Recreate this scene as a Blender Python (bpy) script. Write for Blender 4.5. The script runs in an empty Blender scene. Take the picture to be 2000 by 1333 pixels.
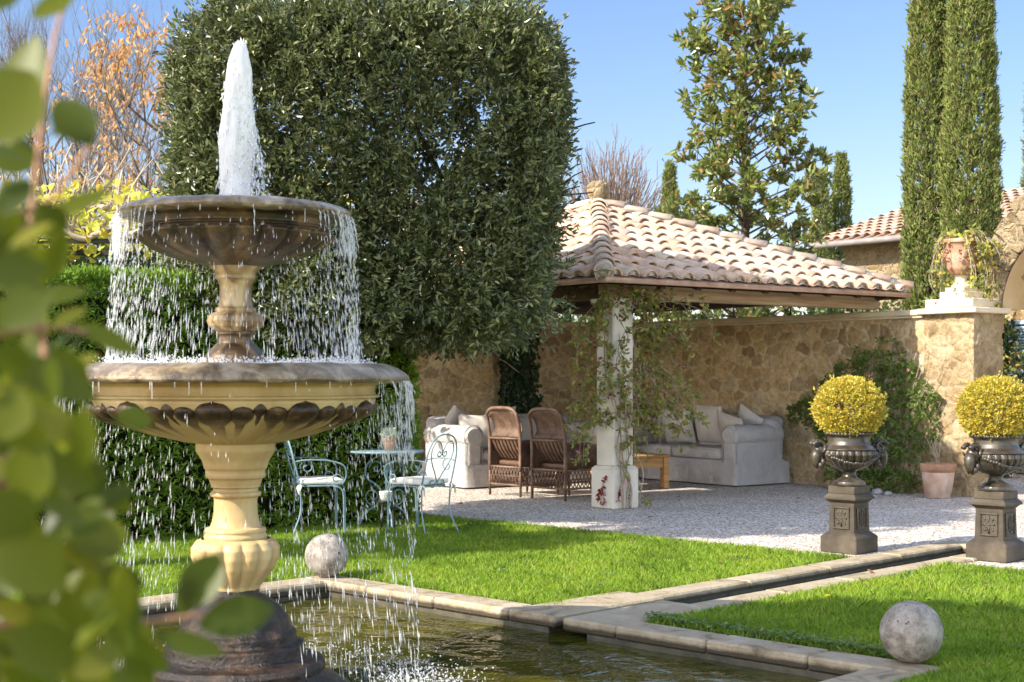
import bpy, math, random
import numpy as np
from mathutils import Vector, Matrix

# ------------------------------------------------------------------ camera, sky, sun, exposure
scene = bpy.context.scene
COL = scene.collection
F = 2850.0 / 2000.0                 # focal length / image width
EYE = 1.40
cam_data = bpy.data.cameras.new('camera')
cam = bpy.data.objects.new('camera', cam_data)
COL.objects.link(cam)
cam.location = (0, 0, EYE)
cam.rotation_euler = (math.radians(90), 0, 0)
cam_data.sensor_width = 36.0
cam_data.lens = 36.0 * F
cam_data.shift_y = 0.0343
cam_data.clip_start = 0.05
cam_data.clip_end = 3000
cam_data.dof.use_dof = True
cam_data.dof.focus_distance = 10.5
cam_data.dof.aperture_fstop = 4.6
scene.camera = cam

SUN_AZ = (0.85, 0.527)              # the way the light travels over the ground
SUN_EL = math.radians(36)
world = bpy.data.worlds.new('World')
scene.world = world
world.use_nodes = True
wn = world.node_tree
bg = wn.nodes['Background']
sky = wn.nodes.new('ShaderNodeTexSky')
sky.sky_type = 'NISHITA'
sky.sun_disc = False
sky.sun_elevation = SUN_EL
sky.sun_rotation = math.atan2(-SUN_AZ[0], -SUN_AZ[1])
sky.air_density = 1.0
sky.dust_density = 0.35
sky.ozone_density = 1.8
# visible low sky dimmed and blued; sky overhead and sunward brightened as added fill
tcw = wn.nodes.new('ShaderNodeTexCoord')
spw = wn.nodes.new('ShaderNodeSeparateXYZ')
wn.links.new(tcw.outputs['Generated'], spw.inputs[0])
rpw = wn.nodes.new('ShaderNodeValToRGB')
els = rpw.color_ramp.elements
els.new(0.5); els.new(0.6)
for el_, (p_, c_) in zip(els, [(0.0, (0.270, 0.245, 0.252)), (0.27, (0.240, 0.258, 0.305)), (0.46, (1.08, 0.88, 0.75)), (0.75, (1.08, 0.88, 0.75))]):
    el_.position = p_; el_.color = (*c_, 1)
m1w = wn.nodes.new('ShaderNodeMath'); m1w.operation = 'MULTIPLY_ADD'     # added fill: lifts the sky to the sides and behind the camera
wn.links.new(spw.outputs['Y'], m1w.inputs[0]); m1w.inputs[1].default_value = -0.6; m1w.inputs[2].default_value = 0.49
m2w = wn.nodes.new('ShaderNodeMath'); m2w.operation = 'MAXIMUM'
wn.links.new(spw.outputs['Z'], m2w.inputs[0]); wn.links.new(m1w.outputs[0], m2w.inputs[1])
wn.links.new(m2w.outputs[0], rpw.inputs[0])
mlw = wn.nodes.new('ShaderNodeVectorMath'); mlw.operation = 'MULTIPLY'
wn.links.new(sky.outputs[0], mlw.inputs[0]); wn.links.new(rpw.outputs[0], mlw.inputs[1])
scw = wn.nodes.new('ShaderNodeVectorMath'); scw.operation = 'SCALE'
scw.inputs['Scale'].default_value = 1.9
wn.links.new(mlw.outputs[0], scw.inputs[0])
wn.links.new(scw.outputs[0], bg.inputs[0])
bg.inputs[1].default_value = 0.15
sd = bpy.data.lights.new('sun', 'SUN')
sd.energy = 4.6
sd.angle = math.radians(0.53)
sd.color = (1.0, 0.93, 0.80)
sun = bpy.data.objects.new('sun', sd)
COL.objects.link(sun)
sv = Vector((SUN_AZ[0] * math.cos(SUN_EL), SUN_AZ[1] * math.cos(SUN_EL), -math.sin(SUN_EL)))
sun.rotation_euler = sv.to_track_quat('-Z', 'Y').to_euler()
sun.location = (-8, -6, 12)
scene.view_settings.view_transform = 'Standard'
scene.view_settings.look = 'None'
scene.view_settings.exposure = 1.25
scene.view_settings.gamma = 1.0
scene.cycles.max_bounces = 8
scene.cycles.transparent_max_bounces = 8

PI = math.pi
rng = np.random.default_rng(7)
random.seed(7)

# ------------------------------------------------------------------ helpers
def px(x, y, Y):
    """a point of the place on the ray through pixel (x, y) of the photograph, Y metres away"""
    return np.array([(x - 1000) / 2850.0 * Y, Y, EYE - (y - 735) / 2850.0 * Y])

def gp(x, y, z=0.0):
    Y = (EYE - z) * 2850.0 / (y - 735)
    return np.array([(x - 1000) / 2850.0 * Y, Y, z])

class MB:
    def __init__(self):
        self.v, self.f, self.n = [], [], 0
        self.smooth = []
        self.mi = []
        self.slot = 0
    def add(self, V, Fc, smooth=True):
        V = np.asarray(V, dtype=np.float64).reshape(-1, 3)
        Fc = np.asarray(Fc, dtype=np.int64)
        if len(V) == 0 or len(Fc) == 0:
            return self
        self.v.append(V)
        self.f.append(Fc + self.n)
        self.smooth.append(np.full(len(Fc), smooth, dtype=bool))
        self.mi.append(np.full(len(Fc), self.slot, dtype=np.int32))
        self.n += len(V)
        return self
    def xform(self, M):
        M = np.array(M)
        self.v = [v @ M[:3, :3].T + M[:3, 3] for v in self.v]
        return self
    def merge(self, o):
        for v, f, s in zip(o.v, o.f, o.smooth):
            pass
        base = self.n
        if o.n:
            self.v += o.v
            self.f += [f + base for f in o.f]
            self.smooth += o.smooth
            self.mi += o.mi
            self.n += o.n
        return self
    def build(self, name, mat, parent=None, loc=None, mods=None):
        me = bpy.data.meshes.new(name)
        V = np.concatenate(self.v) if self.v else np.zeros((0, 3))
        if loc is not None:
            V = V - np.asarray(loc)
        me.vertices.add(len(V))
        me.vertices.foreach_set('co', V.astype(np.float32).ravel())
        sizes = np.concatenate([np.full(len(f), f.shape[1], dtype=np.int32) for f in self.f])
        loops = np.concatenate([f.ravel() for f in self.f]).astype(np.int32)
        starts = np.concatenate([[0], np.cumsum(sizes)[:-1]]).astype(np.int32)
        me.loops.add(len(loops))
        me.loops.foreach_set('vertex_index', loops)
        me.polygons.add(len(sizes))
        me.polygons.foreach_set('loop_start', starts)
        me.polygons.foreach_set('loop_total', sizes)
        me.polygons.foreach_set('use_smooth', np.concatenate(self.smooth))
        if isinstance(mat, (list, tuple)):
            me.polygons.foreach_set('material_index', np.concatenate(self.mi))
        me.update(calc_edges=True)
        me.validate()
        for m_ in (mat if isinstance(mat, (list, tuple)) else [mat]):
            me.materials.append(m_)
        o = bpy.data.objects.new(name, me)
        COL.objects.link(o)
        if loc is not None:
            o.location = loc
        if parent is not None:
            o.parent = parent
        return o
    # shapes
    def box(self, c, s, rz=0.0, taper=1.0, smooth=False):
        x, y, z = s[0] / 2, s[1] / 2, s[2] / 2
        t = taper
        V = np.array([[-x, -y, -z], [x, -y, -z], [x, y, -z], [-x, y, -z],
                      [-x * t, -y * t, z], [x * t, -y * t, z], [x * t, y * t, z], [-x * t, y * t, z]])
        ca, sa = math.cos(rz), math.sin(rz)
        V = V @ np.array([[ca, sa, 0], [-sa, ca, 0], [0, 0, 1]]) + np.asarray(c)
        return self.add(V, [[0, 3, 2, 1], [4, 5, 6, 7], [0, 1, 5, 4], [1, 2, 6, 5], [2, 3, 7, 6], [3, 0, 4, 7]], smooth)
    def bbox(self, c, s, b=0.01, rz=0.0):
        """a box with bevelled edges"""
        h = np.array(s) / 2.0
        b = min(b, h.min() * 0.95)
        V, idx = [], {}
        for sx in (-1, 1):
            for sy in (-1, 1):
                for sz in (-1, 1):
                    for ax in range(3):
                        p = np.array([sx, sy, sz]) * (h - b)
                        p[ax] += (sx, sy, sz)[ax] * b
                        idx[(sx, sy, sz, ax)] = len(V)
                        V.append(p)
        Q, T = [], []
        for ax in range(3):
            a1, a2 = [(1, 2), (2, 0), (0, 1)][ax]
            for s_ in (-1, 1):
                ring = []
                for q1, q2 in ((-1, -1), (1, -1), (1, 1), (-1, 1)):
                    k = [0, 0, 0]
                    k[ax], k[a1], k[a2] = s_, q1, q2
                    ring.append(idx[(k[0], k[1], k[2], ax)])
                Q.append(ring if s_ > 0 else ring[::-1])
        for ax in range(3):
            a1, a2 = [(1, 2), (2, 0), (0, 1)][ax]
            for q1 in (-1, 1):
                for q2 in (-1, 1):
                    def kk(sv_, f):
                        k = [0, 0, 0]
                        k[ax], k[a1], k[a2] = sv_, q1, q2
                        return idx[(k[0], k[1], k[2], f)]
                    q = [kk(-1, a1), kk(1, a1), kk(1, a2), kk(-1, a2)]
                    Q.append(q if q1 * q2 < 0 else q[::-1])
        for sx in (-1, 1):
            for sy in (-1, 1):
                for sz in (-1, 1):
                    t = [idx[(sx, sy, sz, a)] for a in range(3)]
                    T.append(t if sx * sy * sz > 0 else t[::-1])
        V = np.array(V)
        ca, sa = math.cos(rz), math.sin(rz)
        V = V @ np.array([[ca, sa, 0], [-sa, ca, 0], [0, 0, 1]]) + np.asarray(c)
        n0 = self.n
        self.add(V, Q, False)
        self.v.append(np.zeros((0, 3)))
        self.f.append(np.array(T) + n0)
        self.smooth.append(np.full(len(T), False))
        return self
    def rbox(self, c, s, r, n=7, rz=0.0, M=None, wob=0.0, seed=0):
        """a soft box: every face a grid, corners rounded with radius r"""
        h = np.array(s) / 2.0
        r = min(r, h.min())
        V, Q = [], []
        lin = np.linspace(-1, 1, n)
        for ax in range(3):
            a1, a2 = [(1, 2), (2, 0), (0, 1)][ax]
            for sg in (-1, 1):
                b0 = len(V)
                for i in range(n):
                    for j in range(n):
                        p = np.zeros(3)
                        p[ax] = sg
                        p[a1], p[a2] = math.sin(lin[i] * PI / 2), math.sin(lin[j] * PI / 2)
                        V.append(p)
                for i in range(n - 1):
                    for j in range(n - 1):
                        q = [b0 + i * n + j, b0 + (i + 1) * n + j, b0 + (i + 1) * n + j + 1, b0 + i * n + j + 1]
                        Q.append(q if sg > 0 else q[::-1])
        P = np.array(V) * h
        inner = np.clip(P, -(h - r), h - r)
        d = P - inner
        L = np.linalg.norm(d, axis=1, keepdims=True)
        d = np.where(L > 1e-9, d / np.maximum(L, 1e-9), 0) * r
        P = inner + d
        if wob:
            P = P + wob * wobble(P * 6.0 + seed * 3.7)
        ca, sa = math.cos(rz), math.sin(rz)
        P = P @ np.array([[ca, sa, 0], [-sa, ca, 0], [0, 0, 1]])
        if M is not None:
            P = P @ np.array(M)[:3, :3].T
        return self.add(P + np.asarray(c), Q, True)
    def tube(self, path, rad, k=6, cap=True, smooth=True):
        P = np.asarray(path, dtype=np.float64)
        m = len(P)
        R = np.broadcast_to(np.asarray(rad, dtype=np.float64), (m,))
        T = np.gradient(P, axis=0)
        T /= np.maximum(np.linalg.norm(T, axis=1, keepdims=True), 1e-9)
        up = np.array([0, 0, 1.0]) if abs(T[0][2]) < 0.9 else np.array([1.0, 0, 0])
        A = np.zeros((m, 3)); 
        a = np.cross(up, T[0]); a /= np.linalg.norm(a)
        for i in range(m):
            a = a - T[i] * np.dot(a, T[i])
            nn = np.linalg.norm(a)
            if nn < 1e-6:
                a = np.cross([0.3, 0.5, 0.8], T[i]); nn = np.linalg.norm(a)
            a = a / nn
            A[i] = a
        B = np.cross(T, A)
        an = np.arange(k) * 2 * PI / k
        V = P[:, None, :] + R[:, None, None] * (A[:, None, :] * np.cos(an)[None, :, None] + B[:, None, :] * np.sin(an)[None, :, None])
        V = V.reshape(-1, 3)
        i = np.arange(m - 1)[:, None] * k
        j = np.arange(k)[None, :]
        j2 = (j + 1) % k
        Q = np.stack([i + j, i + j2, i + k + j2, i + k + j], axis=-1).reshape(-1, 4)
        n0 = self.n
        self.add(V, Q, smooth)
        if cap and k >= 3:
            self.v.append(np.zeros((0, 3)))
            self.f.append(np.array([list(range(n0, n0 + k))[::-1], list(range(n0 + (m - 1) * k, n0 + m * k))]))
            self.smooth.append(np.array([False, False]))
        return self
    def lathe(self, prof, n=64, c=(0, 0, 0), mod=None, smooth=True, cap=False):
        """prof: list of (r, z). mod(theta, s) multiplies the radius"""
        pr = np.array(prof, dtype=np.float64)
        m = len(pr)
        th = np.arange(n) * 2 * PI / n
        Rr = np.repeat(pr[:, 0][:, None], n, axis=1)
        Zz = np.repeat(pr[:, 1][:, None], n, axis=1)
        if mod is not None:
            Rr = Rr * mod(th[None, :], Zz)
        V = np.stack([Rr * np.cos(th), Rr * np.sin(th), Zz], axis=-1).reshape(-1, 3) + np.asarray(c)
        i = np.arange(m - 1)[:, None] * n
        j = np.arange(n)[None, :]
        j2 = (j + 1) % n
        Q = np.stack([i + j, i + j2, i + n + j2, i + n + j], axis=-1).reshape(-1, 4)
        self.add(V, Q, smooth)
        return self
    def sphere(self, c, r, nu=16, nv=10, M=None):
        th = np.linspace(0, PI, nv + 1)
        pr = [(max(1e-4, math.sin(t)), -math.cos(t)) for t in th]
        b = MB().lathe(pr, nu)
        V = b.v[0] * np.asarray(r)
        if M is not None:
            V = V @ np.array(M)[:3, :3].T
        return self.add(V + np.asarray(c), b.f[0], True)

def wobble(P):
    """cheap smooth pseudo noise, n x 3 -> n x 3 in about [-1, 1]"""
    x, y, z = P[:, 0], P[:, 1], P[:, 2]
    a = np.sin(1.7 * x + 2.3 * y + 0.5) * np.cos(1.3 * z - 0.9 * y) + 0.5 * np.sin(3.9 * x - 2.9 * z + 1.1)
    b = np.sin(1.9 * y + 1.6 * z + 2.1) * np.cos(1.5 * x - 1.1 * z) + 0.5 * np.sin(4.1 * y + 3.1 * x + 0.3)
    c = np.sin(2.1 * z + 1.4 * x + 4.0) * np.cos(1.2 * y - 1.4 * x) + 0.5 * np.sin(3.7 * z - 3.3 * y + 2.2)
    return np.stack([a, b, c], axis=1) / 1.5

def noise1(P, f=1.0):
    P = np.asarray(P) * f
    w = wobble(P)
    w2 = wobble(P * 2.3 + 5.1)
    return 0.6 * w[:, 0] + 0.25 * w2[:, 1] + 0.15 * wobble(P * 5.1 + 1.7)[:, 2]

def unit(V):
    return V / np.maximum(np.linalg.norm(V, axis=-1, keepdims=True), 1e-9)

def randdir(n):
    return unit(rng.normal(size=(n, 3)))

def leaves(mb, P, D, L, W, up=None, upw=0.6, fold=0.12, curl=0.1):
    """one small folded blade of two faces per point"""
    n = len(P)
    if n == 0:
        return mb
    D = unit(D)
    Nr = randdir(n)
    if up is not None:
        Nr = unit(Nr * (1 - upw) + np.asarray(up) * upw)
    S = unit(np.cross(D, Nr))
    Nr = np.cross(S, D)
    L = np.broadcast_to(L, (n,))[:, None]
    W = np.broadcast_to(W, (n,))[:, None]
    f = fold * W
    V = np.stack([P,
                  P + D * L * 0.30 + S * W * 0.45 + Nr * f,
                  P + D * L * 0.68 + S * W * 0.42 + Nr * (f - curl * L * 0.4),
                  P + D * L - Nr * curl * L,
                  P + D * L * 0.68 - S * W * 0.42 + Nr * (f - curl * L * 0.4),
                  P + D * L * 0.30 - S * W * 0.45 + Nr * f], axis=1).reshape(-1, 3)
    b = np.arange(n)[:, None] * 6
    Q = np.concatenate([b + np.array([[0, 3, 2, 1]]), b + np.array([[0, 5, 4, 3]])])
    return mb.add(V, Q, False)

def clusters(mb, C, A, k, L, W, spread=0.9, twig=0.12, lv=0.3, up=None, upw=0.35):
    """k leaves along a short twig at every point C with the direction A"""
    n = len(C)
    A = unit(A)
    t = rng.random((n, k))
    P = C[:, None, :] + A[:, None, :] * (t * twig)[..., None] + rng.normal(size=(n, k, 3)) * twig * 0.18
    D = A[:, None, :] + rng.normal(size=(n, k, 3)) * spread
    P = P.reshape(-1, 3)
    D = D.reshape(-1, 3)
    LL = L * (1 + lv * (rng.random(n * k) * 2 - 1))
    return leaves(mb, P, D, LL, LL * (W / L), up=up, upw=upw)

def tag(o, label=None, cat=None, group=None, kind=None):
    if label: o['label'] = label
    if cat: o['category'] = cat
    if group: o['group'] = group
    if kind: o['kind'] = kind
    return o

def thing(name, label, cat, loc=(0, 0, 0), rz=0.0, group=None):
    o = bpy.data.objects.new(name, None)
    COL.objects.link(o)
    o.empty_display_size = 0.2
    o.location = loc
    o.rotation_euler = (0, 0, rz)
    return tag(o, label, cat, group)

def struct(o):
    o['kind'] = 'structure'
    return o

def dup(root, loc, rz, label, scale=None):
    r = root.copy(); COL.objects.link(r)
    r.location = loc; r.rotation_euler = (0, 0, rz)
    r['label'] = label
    if scale: r.scale = (scale,) * 3
    for ch in list(root.children):
        c = ch.copy(); COL.objects.link(c); c.parent = r
        for g in ch.children:
            d = g.copy(); COL.objects.link(d); d.parent = c
    return r

def spiral(c, r0, r1, a0, a1, n=16):
    """2-D points on a spiral"""
    t = np.linspace(0, 1, n)
    a = a0 + (a1 - a0) * t
    r = r0 + (r1 - r0) * t
    return np.stack([c[0] + r * np.cos(a), c[1] + r * np.sin(a)], axis=1)

def smoothpath(P, n=24):
    """Catmull-Rom through the points"""
    P = np.asarray(P, dtype=np.float64)
    m = len(P)
    Q = np.vstack([2 * P[0] - P[1], P, 2 * P[-1] - P[-2]])
    t = np.linspace(0, m - 1 - 1e-6, n)
    i = t.astype(int)
    u = (t - i)[:, None]
    p0, p1, p2, p3 = Q[i], Q[i + 1], Q[i + 2], Q[i + 3]
    return 0.5 * (2 * p1 + (p2 - p0) * u + (2 * p0 - 5 * p1 + 4 * p2 - p3) * u ** 2 + (3 * p1 - p0 - 3 * p2 + p3) * u ** 3)

# ------------------------------------------------------------------ materials
def nodes_of(name):
    m = bpy.data.materials.new(name)
    m.use_nodes = True
    nt = m.node_tree
    return m, nt, nt.nodes['Principled BSDF'], nt.nodes['Material Output']

def ramp(nt, src, stops, interp='LINEAR'):
    r = nt.nodes.new('ShaderNodeValToRGB')
    r.color_ramp.interpolation = interp
    e = r.color_ramp.elements
    while len(e) < len(stops):
        e.new(0.5)
    for el, (p, c) in zip(e, stops):
        el.position = p
        el.color = (c[0], c[1], c[2], 1) if len(c) == 3 else c
    nt.links.new(src, r.inputs[0])
    return r.outputs[0]

def tex_noise(nt, vec, scale, detail=6, rough=0.6, dist=0.0):
    n = nt.nodes.new('ShaderNodeTexNoise')
    n.inputs['Scale'].default_value = scale
    n.inputs['Detail'].default_value = detail
    n.inputs['Roughness'].default_value = rough
    n.inputs['Distortion'].default_value = dist
    if vec is not None: nt.links.new(vec, n.inputs['Vector'])
    return n

def coords(nt, kind='Object', scale=None):
    t = nt.nodes.new('ShaderNodeTexCoord')
    o = t.outputs[kind]
    if scale is not None:
        mp = nt.nodes.new('ShaderNodeMapping')
        mp.inputs['Scale'].default_value = scale
        nt.links.new(o, mp.inputs['Vector'])
        o = mp.outputs[0]
    return o

def mixc(nt, fac, a, b, blend='MIX'):
    m = nt.nodes.new('ShaderNodeMix')
    m.data_type = 'RGBA'
    m.blend_type = blend
    for k, v in ((0, fac), (6, a), (7, b)):
        if hasattr(v, 'is_linked') or isinstance(v, bpy.types.NodeSocket):
            nt.links.new(v, m.inputs[k])
        elif k == 0:
            m.inputs[0].default_value = v
        else:
            m.inputs[k].default_value = (*v, 1)
    return m.outputs[2]

def math_node(nt, op, a, b=None):
    m = nt.nodes.new('ShaderNodeMath')
    m.operation = op
    for k, v in ((0, a), (1, b)):
        if v is None: continue
        if isinstance(v, bpy.types.NodeSocket): nt.links.new(v, m.inputs[k])
        else: m.inputs[k].default_value = v
    return m.outputs[0]

def bump(nt, bs, height, strength=0.5, dist=0.02, chain=None):
    b = nt.nodes.new('ShaderNodeBump')
    b.inputs['Strength'].default_value = strength
    b.inputs['Distance'].default_value = dist
    nt.links.new(height, b.inputs['Height'])
    if chain is not None: nt.links.new(chain, b.inputs['Normal'])
    nt.links.new(b.outputs[0], bs.inputs['Normal'])
    return b.outputs[0]

def mat(name, stops, scale=4.0, rough=0.7, spec=0.3, bstr=0.0, bscale=40.0, bdist=0.01, metal=0.0,
        island=None, imix=0.5, stretch=None, detail=6, coat=0.0, dist=0.0, rvar=None):
    m, nt, bs, out = nodes_of(name)
    co = coords(nt, 'Object', stretch)
    nz = tex_noise(nt, co, scale, detail, 0.62, dist)
    c = ramp(nt, nz.outputs['Fac'], stops)
    if island:
        g = nt.nodes.new('ShaderNodeNewGeometry')
        ic = ramp(nt, g.outputs['Random Per Island'], [(i / max(1, len(island) - 1), k) for i, k in enumerate(island)])
        c = mixc(nt, imix, c, ic)
    nt.links.new(c, bs.inputs['Base Color'])
    bs.inputs['Roughness'].default_value = rough
    bs.inputs['Specular IOR Level'].default_value = spec
    bs.inputs['Metallic'].default_value = metal
    bs.inputs['Coat Weight'].default_value = coat
    if rvar:
        nt.links.new(ramp(nt, nz.outputs['Fac'], [(0.35, (rvar[0],) * 3), (0.65, (rvar[1],) * 3)]), bs.inputs['Roughness'])
    if bstr:
        bn = tex_noise(nt, co, bscale, 8, 0.65)
        bump(nt, bs, bn.outputs['Fac'], bstr, bdist)
    return m

def leafmat(name, cols, rough=0.45, spec=0.4, trans=0.35, tcol=None, tscale=1.0):
    m, nt, bs, out = nodes_of(name)
    g = nt.nodes.new('ShaderNodeNewGeometry')
    c = ramp(nt, g.outputs['Random Per Island'], [(i / max(1, len(cols) - 1), k) for i, k in enumerate(cols)])
    nt.links.new(c, bs.inputs['Base Color'])
    bs.inputs['Roughness'].default_value = rough
    bs.inputs['Specular IOR Level'].default_value = spec
    if trans > 0:
        t = nt.nodes.new('ShaderNodeBsdfTranslucent')
        tc = mixc(nt, 0.55, c, tcol or tuple(min(1, v * 2.2) for v in cols[len(cols) // 2]))
        nt.links.new(tc, t.inputs['Color'])
        mx = nt.nodes.new('ShaderNodeMixShader')
        mx.inputs[0].default_value = trans
        nt.links.new(bs.outputs[0], mx.inputs[1])
        nt.links.new(t.outputs[0], mx.inputs[2])
        nt.links.new(mx.outputs[0], out.inputs['Surface'])
    return m

def rubble(name, cols, mortar, scale=3.2, edge=0.045, bstr=0.9, pits=True):
    m, nt, bs, out = nodes_of(name)
    co = coords(nt)
    w = tex_noise(nt, co, 3.2, 4, 0.6)
    add = nt.nodes.new('ShaderNodeVectorMath'); add.operation = 'MULTIPLY_ADD'
    nt.links.new(w.outputs['Color'], add.inputs[0])
    add.inputs[1].default_value = (0.26, 0.26, 0.20)
    nt.links.new(co, add.inputs[2])
    v1 = nt.nodes.new('ShaderNodeTexVoronoi'); v1.feature = 'DISTANCE_TO_EDGE'
    v2 = nt.nodes.new('ShaderNodeTexVoronoi'); v2.feature = 'F1'
    for v in (v1, v2):
        v.inputs['Scale'].default_value = scale
        v.inputs['Randomness'].default_value = 0.95
        nt.links.new(add.outputs[0], v.inputs['Vector'])
    sep = nt.nodes.new('ShaderNodeSeparateColor')
    nt.links.new(v2.outputs['Color'], sep.inputs[0])
    stone = ramp(nt, sep.outputs[0], [(i / (len(cols) - 1), c) for i, c in enumerate(cols)])
    fine = tex_noise(nt, co, 14, 8, 0.7)
    stone = mixc(nt, 0.55, stone, ramp(nt, fine.outputs['Fac'], [(0.25, (0.25, 0.2, 0.14)), (0.7, (1.0, 0.95, 0.85))]), 'MULTIPLY')
    dn = math_node(nt, 'ADD', v1.outputs['Distance'], math_node(nt, 'MULTIPLY', math_node(nt, 'SUBTRACT', fine.outputs['Fac'], 0.5), edge * 1.6))
    mm = ramp(nt, dn, [(edge * 0.3, (0, 0, 0)), (edge * 1.9, (1, 1, 1))])
    mort = mixc(nt, 0.4, mortar, ramp(nt, fine.outputs['Fac'], [(0.3, (0.5, 0.42, 0.3)), (0.7, (1, 1, 1))]), 'MULTIPLY')
    nt.links.new(mixc(nt, mm, mort, stone), bs.inputs['Base Color'])
    bs.inputs['Roughness'].default_value = 0.9
    bs.inputs['Specular IOR Level'].default_value = 0.15
    h = ramp(nt, v1.outputs['Distance'], [(0.0, (0, 0, 0)), (edge * 1.5, (0.6, 0.6, 0.6)), (edge * 4, (1, 1, 1))])
    pit = tex_noise(nt, co, 24, 8, 0.75)
    hh = math_node(nt, 'ADD', h, math_node(nt, 'MULTIPLY', pit.outputs['Fac'], 1.2))
    bump(nt, bs, hh, bstr, 0.05)
    return m

M = {}
M['limestone'] = mat('cream_limestone', [(0.25, (0.30, 0.19, 0.075)), (0.5, (0.47, 0.335, 0.155)), (0.75, (0.60, 0.47, 0.26))], 3.2, 0.5, 0.4, 0.25, 45, 0.006, stretch=(1, 1, 0.45), dist=0.6)
M['limestone_wet'] = mat('wet_brown_stone', [(0.32, (0.012, 0.007, 0.003)), (0.5, (0.050, 0.028, 0.010)), (0.70, (0.19, 0.11, 0.040))], 6.0, 0.38, 0.5, 0.6, 40, 0.010, dist=0.8, stretch=(1, 1, 0.6))
M['limestone_rim'] = mat('wet_grey_stone', [(0.30, (0.045, 0.028, 0.010)), (0.48, (0.17, 0.115, 0.055)), (0.70, (0.40, 0.32, 0.22))], 9.0, 0.3, 0.55, 0.8, 50, 0.010, coat=0.1, dist=0.8)
M['lobe'] = mat('stained_lobe_stone', [(0.36, (0.035, 0.018, 0.007)), (0.52, (0.13, 0.07, 0.025)), (0.66, (0.40, 0.28, 0.12))], 9.0, 0.28, 0.55, 0.6, 50, 0.008, dist=0.7)
M['mound'] = mat('dark_wet_stone', [(0.3, (0.005, 0.0035, 0.003)), (0.52, (0.018, 0.011, 0.007)), (0.75, (0.070, 0.038, 0.020))], 8.0, 0.34, 0.4, 0.9, 30, 0.02)
def ball_mat():
    m, nt, bs, out = nodes_of('pitted_ball_stone')
    co = coords(nt)
    n = tex_noise(nt, co, 13, 10, 0.75)
    c = ramp(nt, n.outputs['Fac'], [(0.30, (0.07, 0.055, 0.04)), (0.46, (0.20, 0.17, 0.14)), (0.58, (0.31, 0.275, 0.24)), (0.75, (0.42, 0.38, 0.34))])
    v = nt.nodes.new('ShaderNodeTexVoronoi')
    v.inputs['Scale'].default_value = 26
    nt.links.new(co, v.inputs['Vector'])
    n2 = tex_noise(nt, co, 5, 3)
    pit = math_node(nt, 'ADD', v.outputs['Distance'], math_node(nt, 'MULTIPLY', n2.outputs['Fac'], 0.5))
    pm = ramp(nt, pit, [(0.34, (0.10, 0.08, 0.06)), (0.42, (1, 1, 1))])
    nt.links.new(mixc(nt, 0.9, c, pm, 'MULTIPLY'), bs.inputs['Base Color'])
    bs.inputs['Roughness'].default_value = 0.85
    f = tex_noise(nt, co, 45, 8, 0.7)
    bump(nt, bs, math_node(nt, 'ADD', pm, f.outputs['Fac']), 0.6, 0.006)
    return m
M['ball'] = ball_mat()
M['limestone_stained'] = mat('stained_limestone', [(0.32, (0.07, 0.040, 0.016)), (0.48, (0.22, 0.135, 0.055)), (0.62, (0.46, 0.33, 0.16))], 7.0, 0.32, 0.5, 0.5, 40, 0.008, dist=1.0, stretch=(1, 1, 0.4))
M['kerb'] = mat('pale_kerb_stone', [(0.28, (0.10, 0.075, 0.045)), (0.44, (0.30, 0.235, 0.15)), (0.60, (0.36, 0.295, 0.205)), (0.8, (0.45, 0.39, 0.30))], 3.6, 0.75, 0.25, 0.9, 26, 0.014, dist=1.2, detail=9)
M['poolwall'] = mat('dark_pool_wall', [(0.3, (0.03, 0.03, 0.02)), (0.7, (0.10, 0.085, 0.055))], 8, 0.5, 0.4, 0.6, 30, 0.01)
M['poolfloor'] = mat('algae_floor', [(0.3, (0.018, 0.020, 0.004)), (0.7, (0.075, 0.07, 0.014))], 2.0, 0.9, 0.1)
M['wall_far'] = rubble('rubble_wall', [(0.33, 0.215, 0.10), (0.52, 0.36, 0.175), (0.43, 0.28, 0.125), (0.57, 0.41, 0.21), (0.38, 0.26, 0.13), (0.53, 0.36, 0.17)], (0.60, 0.44, 0.24), 5.2, 0.07, 1.0)
M['pier_far'] = rubble('travertine_rubble', [(0.36, 0.26, 0.15), (0.54, 0.43, 0.28), (0.45, 0.33, 0.19), (0.58, 0.48, 0.33)], (0.52, 0.41, 0.26), 4.6, 0.06, 1.2)
M['coping'] = mat('coping_stone', [(0.3, (0.44, 0.35, 0.23)), (0.6, (0.62, 0.53, 0.39)), (0.8, (0.70, 0.63, 0.50))], 2.0, 0.8, 0.2, 0.3, 40, 0.006)
M['plaster'] = mat('arch_plaster', [(0.3, (0.42, 0.30, 0.16)), (0.7, (0.56, 0.43, 0.26))], 2.0, 0.9, 0.1, 0.4, 30, 0.01)
M['pillar'] = mat('pillar_stone', [(0.3, (0.50, 0.45, 0.37)), (0.55, (0.64, 0.58, 0.49)), (0.8, (0.72, 0.66, 0.57))], 2.2, 0.75, 0.25, 0.25, 40, 0.006)
M['tile'] = mat('roof_tile', [(0.30, (0.13, 0.10, 0.08)), (0.44, (0.36, 0.27, 0.21)), (0.56, (0.58, 0.43, 0.32)), (0.7, (0.68, 0.55, 0.43))], 9.0, 0.85, 0.15, 0.4, 60, 0.006,
                island=[(0.58, 0.41, 0.27), (0.42, 0.21, 0.145), (0.64, 0.50, 0.36), (0.50, 0.28, 0.20), (0.62, 0.46, 0.33), (0.36, 0.27, 0.23), (0.62, 0.39, 0.24), (0.66, 0.53, 0.39), (0.34, 0.29, 0.26), (0.60, 0.46, 0.34), (0.46, 0.30, 0.26)], imix=0.6)
M['channel'] = mat('channel_tile', [(0.3, (0.24, 0.15, 0.11)), (0.7, (0.50, 0.35, 0.26))], 5.0, 0.9, 0.1, 0.4, 40, 0.008)
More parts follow.
